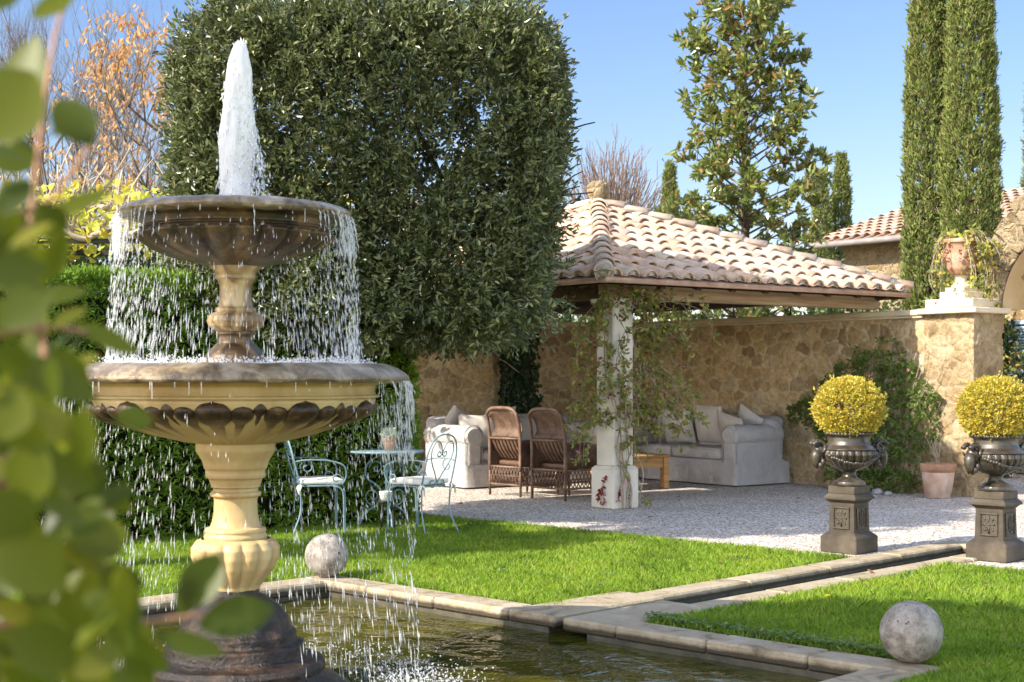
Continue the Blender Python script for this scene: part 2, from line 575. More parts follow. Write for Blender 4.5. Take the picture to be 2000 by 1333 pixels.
M['mortar'] = mat('roof_mortar', [(0.3, (0.30, 0.26, 0.21)), (0.7, (0.56, 0.50, 0.42))], 30, 0.95, 0.1, 1.0, 60, 0.02)
M['copper'] = mat('copper_edge', [(0.3, (0.30, 0.16, 0.09)), (0.7, (0.44, 0.28, 0.19))], 5, 0.5, 0.4)
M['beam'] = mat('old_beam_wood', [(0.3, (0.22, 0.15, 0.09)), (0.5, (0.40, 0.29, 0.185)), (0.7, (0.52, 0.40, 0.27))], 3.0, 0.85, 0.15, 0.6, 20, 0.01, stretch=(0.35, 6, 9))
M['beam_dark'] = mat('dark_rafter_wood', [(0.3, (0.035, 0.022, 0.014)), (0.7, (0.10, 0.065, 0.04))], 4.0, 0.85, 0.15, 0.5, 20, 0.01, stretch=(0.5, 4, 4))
M['iron'] = mat('black_iron', [(0.3, (0.012, 0.011, 0.010)), (0.7, (0.04, 0.036, 0.032))], 8, 0.5, 0.4)
M['blueiron'] = mat('pale_blue_painted_iron', [(0.3, (0.10, 0.16, 0.185)), (0.6, (0.165, 0.25, 0.28)), (0.8, (0.24, 0.335, 0.355))], 9, 0.45, 0.4, 0.15, 60, 0.002)
M['cushion'] = mat('cream_cushion_cloth', [(0.3, (0.60, 0.57, 0.51)), (0.7, (0.74, 0.71, 0.65))], 4, 0.9, 0.1, 0.3, 220, 0.002)
M['sofa'] = mat('grey_linen_slipcover', [(0.3, (0.36, 0.335, 0.325)), (0.7, (0.46, 0.43, 0.41))], 1.6, 0.95, 0.08, 0.75, 6.5, 0.07, dist=1.5)
M['pillow'] = mat('pale_linen_pillow', [(0.3, (0.42, 0.385, 0.36)), (0.7, (0.54, 0.50, 0.46))], 2.5, 0.95, 0.08, 0.4, 9, 0.02)
M['wicker'] = mat('brown_wicker', [(0.3, (0.055, 0.028, 0.017)), (0.6, (0.13, 0.07, 0.042)), (0.8, (0.22, 0.13, 0.085))], 9, 0.5, 0.4, 0.5, 130, 0.003)
M['cane'] = mat('pale_cane', [(0.3, (0.07, 0.038, 0.026)), (0.7, (0.22, 0.135, 0.09))], 10, 0.5, 0.4, 0.4, 130, 0.003)
M['oakwood'] = mat('orange_table_wood', [(0.3, (0.26, 0.13, 0.045)), (0.6, (0.44, 0.25, 0.10)), (0.8, (0.55, 0.35, 0.16))], 3, 0.55, 0.35, 0.25, 25, 0.004, stretch=(0.6, 6, 6))
M['bronze'] = mat('bronzed_cast_stone', [(0.3, (0.011, 0.009, 0.006)), (0.5, (0.034, 0.026, 0.017)), (0.75, (0.09, 0.072, 0.05))], 6, 0.3, 0.6, 0.3, 45, 0.005, rvar=(0.25, 0.5))
M['pedestal'] = mat('brown_cast_stone', [(0.3, (0.020, 0.015, 0.010)), (0.5, (0.050, 0.038, 0.025)), (0.75, (0.105, 0.082, 0.056))], 4, 0.6, 0.35, 0.35, 50, 0.005)
M['relief'] = mat('dark_relief_stone', [(0.3, (0.02, 0.016, 0.011)), (0.7, (0.085, 0.068, 0.047))], 12, 0.55, 0.4, 0.3, 60, 0.004)
M['terracotta'] = mat('terracotta', [(0.3, (0.22, 0.11, 0.065)), (0.5, (0.38, 0.21, 0.135)), (0.75, (0.50, 0.35, 0.26))], 4, 0.8, 0.15, 0.3, 40, 0.005)
M['terracotta_pale'] = mat('limed_terracotta', [(0.3, (0.42, 0.25, 0.18)), (0.5, (0.55, 0.40, 0.32)), (0.7, (0.62, 0.55, 0.50))], 5, 0.85, 0.15, 0.3, 40, 0.005, dist=0.6)
M['white'] = mat('white_glaze', [(0.3, (0.68, 0.65, 0.58)), (0.7, (0.8, 0.78, 0.72))], 5, 0.5, 0.4)
M['bark'] = mat('grey_brown_bark', [(0.3, (0.05, 0.035, 0.022)), (0.7, (0.17, 0.13, 0.09))], 8, 0.9, 0.1, 0.8, 30, 0.02, stretch=(3, 3, 0.5))
M['barkpale'] = mat('pale_bark', [(0.3, (0.24, 0.18, 0.13)), (0.7, (0.50, 0.42, 0.33))], 8, 0.85, 0.1, 0.5, 30, 0.01)
M['twig'] = mat('twig_bark', [(0.3, (0.13, 0.085, 0.06)), (0.7, (0.28, 0.20, 0.15))], 8, 0.85, 0.1)
M['vine_stem'] = mat('vine_stem', [(0.3, (0.20, 0.15, 0.11)), (0.7, (0.46, 0.37, 0.29))], 12, 0.85, 0.1)
M['soil'] = mat('soil', [(0.3, (0.03, 0.02, 0.012)), (0.7, (0.07, 0.05, 0.03))], 20, 0.95, 0.1, 0.8, 40, 0.02)
M['earth'] = mat('dry_ground', [(0.3, (0.10, 0.09, 0.04)), (0.7, (0.22, 0.19, 0.10))], 0.6, 0.95, 0.1, 0.5, 5, 0.05)
M['turf'] = mat('turf', [(0.3, (0.05, 0.12, 0.012)), (0.7, (0.11, 0.22, 0.025))], 3, 0.95, 0.05, 0.8, 80, 0.02)
M['oak_leaf'] = leafmat('holm_oak_leaf', [(0.018, 0.026, 0.010), (0.060, 0.078, 0.026), (0.15, 0.17, 0.058), (0.045, 0.060, 0.024), (0.29, 0.29, 0.13)], 0.34, 0.5, 0.2)
M['magnolia_leaf'] = leafmat('magnolia_leaf', [(0.04, 0.065, 0.014), (0.11, 0.15, 0.028), (0.20, 0.23, 0.055), (0.08, 0.11, 0.02), (0.28, 0.14, 0.05)], 0.28, 0.6, 0.2)
M['cypress_leaf'] = leafmat('cypress_spray', [(0.05, 0.075, 0.018), (0.15, 0.19, 0.042), (0.25, 0.285, 0.075), (0.09, 0.12, 0.028), (0.16, 0.12, 0.06), (0.18, 0.22, 0.05)], 0.7, 0.2, 0.15)
M['hedge_leaf'] = leafmat('hedge_spray', [(0.05, 0.10, 0.012), (0.13, 0.22, 0.022), (0.22, 0.32, 0.04), (0.08, 0.14, 0.018)], 0.7, 0.2, 0.25)
M['box_leaf'] = leafmat('golden_box_leaf', [(0.34, 0.25, 0.015), (0.60, 0.44, 0.04), (0.15, 0.17, 0.016), (0.66, 0.50, 0.09), (0.24, 0.24, 0.025), (0.36, 0.17, 0.035), (0.52, 0.40, 0.04)], 0.45, 0.4, 0.3)
M['laurel_leaf'] = leafmat('laurel_leaf', [(0.04, 0.07, 0.018), (0.08, 0.12, 0.03), (0.14, 0.17, 0.06)], 0.3, 0.6, 0.2)
M['ivy_leaf'] = leafmat('ivy_leaf', [(0.012, 0.026, 0.010), (0.03, 0.055, 0.018), (0.02, 0.04, 0.014)], 0.4, 0.4, 0.1)
M['climber_leaf'] = leafmat('honeysuckle_leaf', [(0.08, 0.12, 0.025), (0.18, 0.23, 0.045), (0.30, 0.32, 0.08), (0.13, 0.17, 0.04), (0.48, 0.38, 0.10), (0.36, 0.20, 0.08), (0.12, 0.16, 0.035)], 0.5, 0.35, 0.4)
M['shrub_leaf'] = leafmat('wall_shrub_leaf', [(0.045, 0.085, 0.018), (0.10, 0.16, 0.03), (0.16, 0.21, 0.05), (0.065, 0.11, 0.025)], 0.5, 0.35, 0.3)
M['dead_leaf'] = leafmat('dead_leaf', [(0.10, 0.05, 0.03), (0.20, 0.10, 0.05), (0.07, 0.035, 0.03)], 0.8, 0.1, 0.1)
M['red_leaf'] = leafmat('red_leaf', [(0.16, 0.03, 0.025), (0.28, 0.06, 0.04), (0.10, 0.02, 0.02)], 0.7, 0.1, 0.3)
M['yellow_leaf'] = leafmat('vine_leaf_yellow', [(0.50, 0.40, 0.04), (0.62, 0.56, 0.10), (0.42, 0.44, 0.08), (0.56, 0.32, 0.05), (0.48, 0.50, 0.12)], 0.6, 0.2, 0.5)
M['orange_leaf'] = leafmat('autumn_leaf', [(0.46, 0.27, 0.10), (0.58, 0.40, 0.17), (0.42, 0.20, 0.10), (0.52, 0.42, 0.16)], 0.6, 0.2, 0.4)
M['front_leaf'] = leafmat('glossy_green_leaf', [(0.018, 0.030, 0.004), (0.055, 0.068, 0.006), (0.12, 0.128, 0.009), (0.03, 0.045, 0.005), (0.18, 0.165, 0.014)], 0.42, 0.25, 0.5, tcol=(0.34, 0.38, 0.02))
M['pink'] = leafmat('pink_flower', [(0.62, 0.14, 0.22), (0.74, 0.34, 0.36), (0.5, 0.08, 0.16)], 0.6, 0.2, 0.3)
M['pale_flower'] = leafmat('pale_foliage', [(0.50, 0.58, 0.36), (0.62, 0.66, 0.50), (0.36, 0.46, 0.24)], 0.6, 0.2, 0.4)
M['grass'] = leafmat('grass_blade', [(0.11, 0.21, 0.012), (0.18, 0.31, 0.016), (0.25, 0.38, 0.024), (0.14, 0.26, 0.013), (0.34, 0.42, 0.07), (0.20, 0.33, 0.018), (0.38, 0.36, 0.14)], 0.55, 0.25, 0.4, tcol=(0.28, 0.42, 0.03))
M['dandelion'] = leafmat('dandelion_petal', [(0.75, 0.60, 0.02), (0.8, 0.66, 0.05)], 0.6, 0.2, 0.3)
M['pebble'] = mat('grey_boulder', [(0.3, (0.14, 0.14, 0.145)), (0.7, (0.32, 0.32, 0.32))], 5, 0.8, 0.2, 0.3, 20, 0.01)
M['shutter'] = mat('blue_grey_shutter_paint', [(0.3, (0.22, 0.29, 0.33)), (0.7, (0.32, 0.40, 0.44))], 6, 0.6, 0.3)
M['gutter'] = mat('grey_gutter', [(0.3, (0.22, 0.19, 0.18)), (0.7, (0.34, 0.30, 0.28))], 6, 0.5, 0.4)

def lawn_tint(m):
    nt = m.node_tree
    co = coords(nt)
    n = tex_noise(nt, co, 1.3, 5, 0.6)
    tint = ramp(nt, n.outputs['Fac'], [(0.34, (0.62, 0.66, 0.55)), (0.5, (1, 1, 1)), (0.68, (1.25, 1.08, 1.1))])
    for nd in list(nt.nodes):
        if nd.type in ('BSDF_PRINCIPLED', 'BSDF_TRANSLUCENT'):
            i = nd.inputs['Base Color' if nd.type == 'BSDF_PRINCIPLED' else 'Color']
            s = i.links[0].from_socket
            nt.links.new(mixc(nt, 1.0, s, tint, 'MULTIPLY'), i)
lawn_tint(M['grass'])
def kerb_side_tone(m):
    """the stone turns dark brown towards the bottom of its sides"""
    nt = m.node_tree
    bs = nt.nodes['Principled BSDF']
    sp = nt.nodes.new('ShaderNodeSeparateXYZ')
    co = coords(nt)
    nt.links.new(co, sp.inputs[0])
    n = tex_noise(nt, co, 9, 6, 0.7)
    z = math_node(nt, 'ADD', sp.outputs[2], math_node(nt, 'MULTIPLY', math_node(nt, 'SUBTRACT', n.outputs['Fac'], 0.5), 0.03))
    mr = nt.nodes.new('ShaderNodeMapRange')
    mr.inputs['From Min'].default_value = -0.046; mr.inputs['From Max'].default_value = -0.026
    nt.links.new(z, mr.inputs['Value'])
    s = bs.inputs['Base Color'].links[0].from_socket
    nt.links.new(mixc(nt, mr.outputs[0], (0.055, 0.042, 0.026), s), bs.inputs['Base Color'])  # darker below the slab's top edge
kerb_side_tone(M['kerb'])
def gravel_mat():
    m, nt, bs, out = nodes_of('pale_gravel')
    co = coords(nt)
    v = nt.nodes.new('ShaderNodeTexVoronoi')
    v.inputs['Scale'].default_value = 52
    nt.links.new(co, v.inputs['Vector'])
    sep = nt.nodes.new('ShaderNodeSeparateColor')
    nt.links.new(v.outputs['Color'], sep.inputs[0])
    c = ramp(nt, sep.outputs[0], [(0.0, (0.20, 0.16, 0.13)), (0.25, (0.48, 0.41, 0.35)), (0.6, (0.66, 0.585, 0.51)), (0.85, (0.78, 0.73, 0.66)), (1.0, (0.85, 0.82, 0.78))])
    d = ramp(nt, v.outputs['Distance'], [(0.45, (1, 1, 1)), (0.85, (0.30, 0.27, 0.24))])
    big = tex_noise(nt, co, 1.2, 4)
    c = mixc(nt, 1.0, c, d, 'MULTIPLY')
    c = mixc(nt, 0.5, c, ramp(nt, big.outputs['Fac'], [(0.35, (0.80, 0.76, 0.70)), (0.65, (1, 1, 1))]), 'MULTIPLY')
    nt.links.new(c, bs.inputs['Base Color'])
    bs.inputs['Roughness'].default_value = 0.9
    bs.inputs['Specular IOR Level'].default_value = 0.15
    inv = math_node(nt, 'SUBTRACT', 1.0, v.outputs['Distance'])
    h = math_node(nt, 'MULTIPLY', inv, math_node(nt, 'ADD', sep.outputs[1], 0.3))
    bump(nt, bs, h, 1.0, 0.012)
    return m
M['gravel'] = gravel_mat()

def water_mat():
    m, nt, bs, out = nodes_of('murky_green_water')
    co = coords(nt)
    n = tex_noise(nt, co, 1.4, 3)
    nt.links.new(ramp(nt, n.outputs['Fac'], [(0.35, (0.026, 0.027, 0.003)), (0.65, (0.07, 0.062, 0.007))]), bs.inputs['Base Color'])
    bs.inputs['Roughness'].default_value = 0.03
    bs.inputs['IOR'].default_value = 1.33
    bs.inputs['Specular IOR Level'].default_value = 0.5
    w1 = tex_noise(nt, coords(nt, 'Object', (1, 1, 1)), 5.0, 3, 0.5, 0.6)
    w2 = tex_noise(nt, coords(nt, 'Object', (1, 1, 1)), 16.0, 2, 0.5, 0.3)
    h = math_node(nt, 'ADD', w1.outputs['Fac'], math_node(nt, 'MULTIPLY', w2.outputs['Fac'], 0.22))
    bump(nt, bs, h, 0.42, 0.05)
    return m
M['water'] = water_mat()

def masonry(name, cols, mortar):
    m, nt, bs, out = nodes_of(name)
    co = coords(nt)
    def att(a):
        n = nt.nodes.new('ShaderNodeAttribute'); n.attribute_name = a
        return n.outputs['Fac']
    fine_ = tex_noise(nt, co, 13, 9, 0.72, 0.5)
    mid = tex_noise(nt, co, 3.0, 4, 0.6)
    st = ramp(nt, att('tone'), [(i / (len(cols) - 1), c) for i, c in enumerate(cols)])
    st = mixc(nt, 0.85, st, ramp(nt, fine_.outputs['Fac'], [(0.30, (0.42, 0.36, 0.28)), (0.52, (0.92, 0.88, 0.82)), (0.72, (1.25, 1.2, 1.1))]), 'MULTIPLY')
    mo = mixc(nt, 0.5, mortar, ramp(nt, fine_.outputs['Fac'], [(0.3, (0.6, 0.54, 0.44)), (0.7, (1.1, 1.1, 1.1))]), 'MULTIPLY')
    c = mixc(nt, att('mort'), mo, st)
    c = mixc(nt, 0.6, c, ramp(nt, mid.outputs['Fac'], [(0.32, (0.66, 0.60, 0.52)), (0.6, (1, 1, 1))]), 'MULTIPLY')
    nt.links.new(c, bs.inputs['Base Color'])
    bs.inputs['Roughness'].default_value = 0.92
    bs.inputs['Specular IOR Level'].default_value = 0.12
    pit = tex_noise(nt, co, 34, 9, 0.75)
    bump(nt, bs, pit.outputs['Fac'], 0.9, 0.035)
    return m
M['wall'] = masonry('ochre_rubble', [(0.42, 0.31, 0.18), (0.68, 0.53, 0.33), (0.53, 0.40, 0.23), (0.74, 0.61, 0.41), (0.47, 0.37, 0.24), (0.66, 0.49, 0.28), (0.36, 0.27, 0.17), (0.70, 0.59, 0.43)], (0.74, 0.62, 0.43))
M['pier'] = masonry('travertine_rubble', [(0.32, 0.24, 0.145), (0.50, 0.40, 0.26), (0.40, 0.30, 0.18), (0.54, 0.45, 0.31)], (0.50, 0.40, 0.26))
def drops_mat():
    m, nt, bs, out = nodes_of('falling_water')
    bs.inputs['Base Color'].default_value = (0.93, 0.92, 0.90, 1)
    bs.inputs['Roughness'].default_value = 0.12
    bs.inputs['Specular IOR Level'].default_value = 0.8
    t = nt.nodes.new('ShaderNodeBsdfTranslucent'); t.inputs['Color'].default_value = (0.9, 0.93, 0.97, 1)
    mx = nt.nodes.new('ShaderNodeMixShader'); mx.inputs[0].default_value = 0.45
    nt.links.new(bs.outputs[0], mx.inputs[1]); nt.links.new(t.outputs[0], mx.inputs[2])
    tr = nt.nodes.new('ShaderNodeBsdfTransparent')
    m2 = nt.nodes.new('ShaderNodeMixShader'); m2.inputs[0].default_value = 0.52
    nt.links.new(mx.outputs[0], m2.inputs[1]); nt.links.new(tr.outputs[0], m2.inputs[2])
    nt.links.new(m2.outputs[0], out.inputs['Surface'])
    return m
M['drops'] = drops_mat()
def jet_mat():
    m, nt, bs, out = nodes_of('white_water')
    co = coords(nt, 'Object', (1, 1, 0.16))
    n = tex_noise(nt, co, 38, 6, 0.65, 0.4)
    nt.links.new(ramp(nt, n.outputs['Fac'], [(0.34, (0.60, 0.61, 0.62)), (0.55, (0.80, 0.795, 0.78))]), bs.inputs['Base Color'])
    bs.inputs['Roughness'].default_value = 0.35
    bump(nt, bs, n.outputs['Fac'], 0.6, 0.02)
    t = nt.nodes.new('ShaderNodeBsdfTranslucent'); t.inputs['Color'].default_value = (0.97, 0.95, 0.93, 1)
    mx = nt.nodes.new('ShaderNodeMixShader'); mx.inputs[0].default_value = 0.35
    nt.links.new(bs.outputs[0], mx.inputs[1]); nt.links.new(t.outputs[0], mx.inputs[2])
    nt.links.new(mx.outputs[0], out.inputs['Surface'])
    return m
M['jet'] = jet_mat()

# ================================================================== the setting: ground, gravel, lawn, pool
E1 = np.array([0.714, -0.700, 0.0]); E2 = np.array([0.700, 0.714, 0.0])    # the pool's two directions
B0 = np.array([-1.27, 10.02, 0.0])                                          # back corner of the water
def pp(a, b, z=0.0):
    return B0 + E1 * a + E2 * b + np.array([0, 0, z])
POOL_ANG = math.atan2(-0.700, 0.714)
def sheet(name, rects, z, m, kind='structure'):
    mb = MB()
    for a0, a1, b0, b1 in rects:
        mb.add([pp(a0, b0, z), pp(a1, b0, z), pp(a1, b1, z), pp(a0, b1, z)], [[0, 1, 2, 3]], False)
    o = mb.build(name, m)
    o['kind'] = kind
    return o
WZ = -0.11
G0 = -0.045
big = 400.0
sheet('ground', [(-big, 0, -big, 0), (-big, 2.08, 0, 5.1), (-big, big, 5.1, big), (2.38, big, 0, 5.1),
                 (4.25, big, -4.25, 0), (0, big, -big, -4.25)], G0, M['earth'])
GE = 3.80
sheet('gravel_court', [(-9, 1.86, GE, 5.3), (-9, 20, 5.3, 22), (2.60, 20, GE + 0.15, 5.3)], G0 + 0.018, M['gravel'])
LAWN = [(-9, -0.24, -7, GE - 0.08), (-0.24, 1.86, 0.24, GE - 0.08), (2.60, 4.49, 0.24, GE + 0.07), (4.49, 14, -7, GE + 0.07)]
sheet('lawn', LAWN, G0 + 0.012, M['turf'])
def kslab(mb, a0, a1, b0, b1, z1=0.0, t=0.075, bev=0.012):
    c = pp((a0 + a1) / 2, (b0 + b1) / 2, z1 - t / 2)
    mb.bbox(c, (abs(a1 - a0) - 0.004, abs(b1 - b0) - 0.004, t), bev, POOL_ANG)
def krun(mb, axis, s0, s1, c0, c1, n, z=0.0, t=0.075):
    ed = np.linspace(s0, s1, n + 1)
    for i in range(n):
        dz = z + random.uniform(-0.003, 0.003)
        if axis == 'a': kslab(mb, ed[i], ed[i + 1], c0, c1, dz, t)
        else: kslab(mb, c0, c1, ed[i], ed[i + 1], dz, t)
k = MB()
krun(k, 'a', -0.24, 1.76, -0.02, 0.215, 3); krun(k, 'a', 2.60, 4.49, -0.02, 0.215, 3)
krun(k, 'b', -4.25, -0.02, -0.24, 0.02, 5); krun(k, 'b', -4.25, -0.02, 4.23, 4.49, 5)
krun(k, 'a', -0.24, 4.49, -4.49, -4.25, 6)
struct(k.build('pool_kerb', M['kerb']))
k = MB()
krun(k, 'b', -0.02, 1.02, 1.76, 2.14, 1); krun(k, 'b', -0.02, 0.92, 2.20, 2.60, 1)
krun(k, 'b', 1.02, 5.06, 1.86, 2.08, 4, -0.004); krun(k, 'b', 0.92, 5.06, 2.38, 2.60, 5, -0.006)
kslab(k, 1.86, 2.60, 5.06, 5.28, -0.004)
struct(k.build('rill_kerb', M['kerb']))
k = MB()
krun(k, 'a', -5.2, 1.86, GE - 0.08, GE, 9, -0.012, 0.06); krun(k, 'a', 2.60, 14, GE + 0.07, GE + 0.15, 12, -0.012, 0.06)
struct(k.build('lawn_edging', M['kerb']))
# sides and floor of the basin and of the channel
k = MB()
def wallq(mb, a0, b0, a1, b1, z0, z1):
    mb.add([pp(a0, b0, z0), pp(a1, b1, z0), pp(a1, b1, z1), pp(a0, b0, z1)], [[0, 1, 2, 3]], False)
zt = -0.06
for q in ((0, 0, 2.08, 0), (2.38, 0, 4.25, 0), (4.25, 0, 4.25, -4.25), (4.25, -4.25, 0, -4.25), (0, -4.25, 0, 0)):
    wallq(k, *q, -0.7, zt)
for q in ((2.08, 0, 2.08, 5.1), (2.08, 5.1, 2.38, 5.1), (2.38, 5.1, 2.38, 0)):
    wallq(k, *q, -0.30, zt)
struct(k.build('pool_sides', M['poolwall']))
sheet('pool_floor', [(0, 4.25, -4.25, 0), (2.08, 2.38, 0, 5.1)], -0.7, M['poolfloor'])
wm = MB()
ga = np.linspace(0, 4.25, 130); gb = np.linspace(-4.25, 0, 130)
A, Bq = np.meshgrid(ga, gb, indexing='ij')
Pw = B0[None, None, :] + A[..., None] * E1 + Bq[..., None] * E2
FX, FY = -1.335, 7.05
R = np.hypot(Pw[..., 0] - FX, Pw[..., 1] - FY)
zz = 0.006 * np.sin(R * 21) * np.exp(-R * 0.35) + 0.005 * noise1(Pw.reshape(-1, 3), 3.1).reshape(R.shape) + 0.003 * noise1(Pw.reshape(-1, 3) + 9, 7.3).reshape(R.shape)
Pw[..., 2] = WZ + zz
i = np.arange(129)[:, None] * 130; j = np.arange(129)[None, :]
wm.add(Pw.reshape(-1, 3), np.stack([i + j, i + 130 + j, i + 131 + j, i + j + 1], axis=-1).reshape(-1, 4))
struct(wm.build('pool_water', M['water']))
sheet('rill_water', [(2.08, 2.38, 0.0, 5.1)], WZ + 0.002, M['water'])

# ------------------------------------------------------------------ grass: blades on the parts of the lawn in view
def in_view(P, m=0.06):
    u = P[:, 0] / P[:, 1]
    return (P[:, 1] > 0.5) & (np.abs(u) < 0.351 + m)
def grass(rects, dens, ylo, yhi, h):
    out = []
    for a0, a1, b0, b1 in rects:
        n = int((a1 - a0) * (b1 - b0) * dens)
        a = rng.uniform(a0, a1, n); b = rng.uniform(b0, b1, n)
        P = B0 + a[:, None] * E1 + b[:, None] * E2
        P[:, 2] = G0 + 0.01
        kp = in_view(P, 0.03) & (P[:, 1] > ylo) & (P[:, 1] <= yhi)
        out.append(P[kp])
    P = np.concatenate(out)
    n = len(P)
    yaw = rng.uniform(0, 2 * PI, n)
    S = np.stack([np.cos(yaw), np.sin(yaw), np.zeros(n)], 1)
    L = h * rng.uniform(0.55, 1.25, n) * (1 + 0.35 * noise1(P, 1.6))
    W = rng.uniform(0.0035, 0.006, n) * (1 + 0.04 * P[:, 1])
    lean = rng.normal(0, 0.38, (n, 2)) + 0.16 * np.stack([noise1(P, 2.1), noise1(P + 4, 2.1)], 1)
    T = P + np.stack([lean[:, 0] * L, lean[:, 1] * L, L], 1)
    Mi = P + np.stack([lean[:, 0] * L * 0.35, lean[:, 1] * L * 0.35, L * 0.62], 1)
    V = np.stack([P - S * W[:, None] / 2, P + S * W[:, None] / 2, Mi + S * W[:, None] * 0.35, T, Mi - S * W[:, None] * 0.35], 1).reshape(-1, 3)
    return V, np.arange(n)[:, None] * 5 + np.array([[0, 1, 2, 3, 4]])
LV = [(-7, -0.25, -5, GE - 0.09), (-0.25, 1.86, 0.25, GE - 0.09)]
RV = [(2.60, 4.50, 0.25, GE + 0.06), (4.50, 9, -5, GE + 0.06)]
gm = MB()
gm.add(*grass(LV, 7500, 5, 11.5, 0.050)); gm.add(*grass(LV, 5500, 11.5, 17, 0.052))
tag(gm.build('lawn_grass', M['grass']), 'mown green grass of the lawn between pool and gravel', 'grass', kind='stuff')
gm = MB()
gm.add(*grass(RV, 11000, 4.5, 8.6, 0.050)); gm.add(*grass(RV, 7500, 8.6, 14, 0.050))
cl = MB()
for q in range(46):                                    # small tufts of clover and plantain in the turf
    a_ = rng.uniform(-2.0, 1.7) if q % 2 else rng.uniform(2.7, 6.5); b_ = rng.uniform(0.4, GE - 0.2)
    c_ = pp(a_, b_, G0 + 0.045); m_ = rng.integers(8, 26)
    leaves(cl, c_ + rng.normal(0, 0.045, (m_, 3)) * [1, 1, 0.12], randdir(m_) * [1, 1, 0.3], 0.032, 0.022, up=(0, 0, 1), upw=0.7)
tag(gm.build('lawn_grass', M['grass']), 'mown green grass of the lawn right of the channel around the near stone ball', 'grass', kind='stuff')
n = 1500
a = rng.uniform(2.55, 4.3, n); b = 0.27 + np.abs(rng.normal(0, 0.07, n))
P = B0 + a[:, None] * E1 + b[:, None] * E2; P[:, 2] = G0 + rng.uniform(0.03, 0.075, n)
leaves(cl, P, randdir(n) * [1, 1, 0.3], 0.028, 0.022, up=(0, 0, 1), upw=0.7)
tag(cl.build('clover', M['shrub_leaf']), 'low dark green clover edging the right lawn along the pool kerb and dotted in the turf', 'clover', kind='stuff')

# ================================================================== fountain
FZ = 404.0
fountain = thing('fountain', 'two tiered limestone fountain with carved bowls standing in the pool', 'fountain', (FX, FY, 0))
def gad(n, amp, z0, z1, ph=0.0, pw=0.6):
    def f(th, z):
        w = np.clip(np.sin(np.clip((z - z0) / (z1 - z0), 0, 1) * PI), 0, 1) ** 0.5
        return 1 + amp * w * (np.abs(np.cos(n * (th + ph) / 2)) ** pw - 0.75)
    return f
def fine(prof, per=4):
    """resample a lathe profile, keeping its corners"""
    out = []
    for (r0, z0), (r1, z1) in zip(prof[:-1], prof[1:]):
        for t in np.linspace(0, 1, per, endpoint=False):
            out.append((r0 + (r1 - r0) * t, z0 + (z1 - z0) * t))
    return out + [prof[-1]]
def rough(mb, amp, f):
    for q in range(len(mb.v)):
        if len(mb.v[q]):
            mb.v[q] = mb.v[q] + amp * wobble(mb.v[q] * f)
    return mb
mb = MB().lathe(fine([(0.62, -0.7), (0.60, -0.16), (0.55, -0.10), (0.46, -0.05), (0.425, -0.02), (0.43, 0.01), (0.415, 0.035), (0.365, 0.045), (0.335, 0.06), (0.33, 0.115), (0.30, 0.125), (0.292, 0.135), (0.29, 0.165), (0.272, 0.18), (0.262, 0.20), (0.252, 0.235), (0.225, 0.275), (0.185, 0.31), (0.145, 0.335), (0.118, 0.35), (0.115, 0.375)], 5), 90)
rough(mb, 0.0045, 16.0)
mb.build('base_mound', M['mound'], fountain)
mb = MB().lathe(fine([(0.105, 0.36), (0.115, 0.375), (0.12, 0.39), (0.15, 0.43), (0.185, 0.48), (0.205, 0.53), (0.208, 0.575), (0.190, 0.605), (0.165, 0.618)], 6), 168, mod=gad(14, 0.16, 0.37, 0.62, 0.1))
mb.build('bulb_foot', M['limestone'], fountain)
mb = MB().lathe(fine([(0.150, 0.612), (0.152, 0.63), (0.143, 0.645), (0.147, 0.655), (0.143, 0.668), (0.122, 0.675), (0.113, 0.70), (0.105, 0.745), (0.103, 0.80), (0.106, 0.818), (0.119, 0.822), (0.123, 0.832), (0.119, 0.842), (0.107, 0.847), (0.107, 0.862), (0.118, 0.866), (0.118, 0.875), (0.128, 0.905), (0.141, 0.912), (0.143, 0.925), (0.140, 0.938), (0.143, 0.950), (0.150, 0.955), (0.158, 0.99), (0.184, 1.03), (0.190, 1.04), (0.190, 1.075), (0.18, 1.09)], 3), 72)
mb.build('column', M['limestone'], fountain)
mb = MB().lathe(fine([(0.17, 1.075), (0.24, 1.085), (0.40, 1.125), (0.53, 1.17), (0.62, 1.215), (0.665, 1.255), (0.675, 1.285), (0.668, 1.292), (0.688, 1.297), (0.692, 1.306), (0.676, 1.312), (0.668, 1.33), (0.668, 1.352), (0.70, 1.366), (0.72, 1.369)], 4), 120)
lower = mb.build('lower_basin', M['limestone'], fountain)
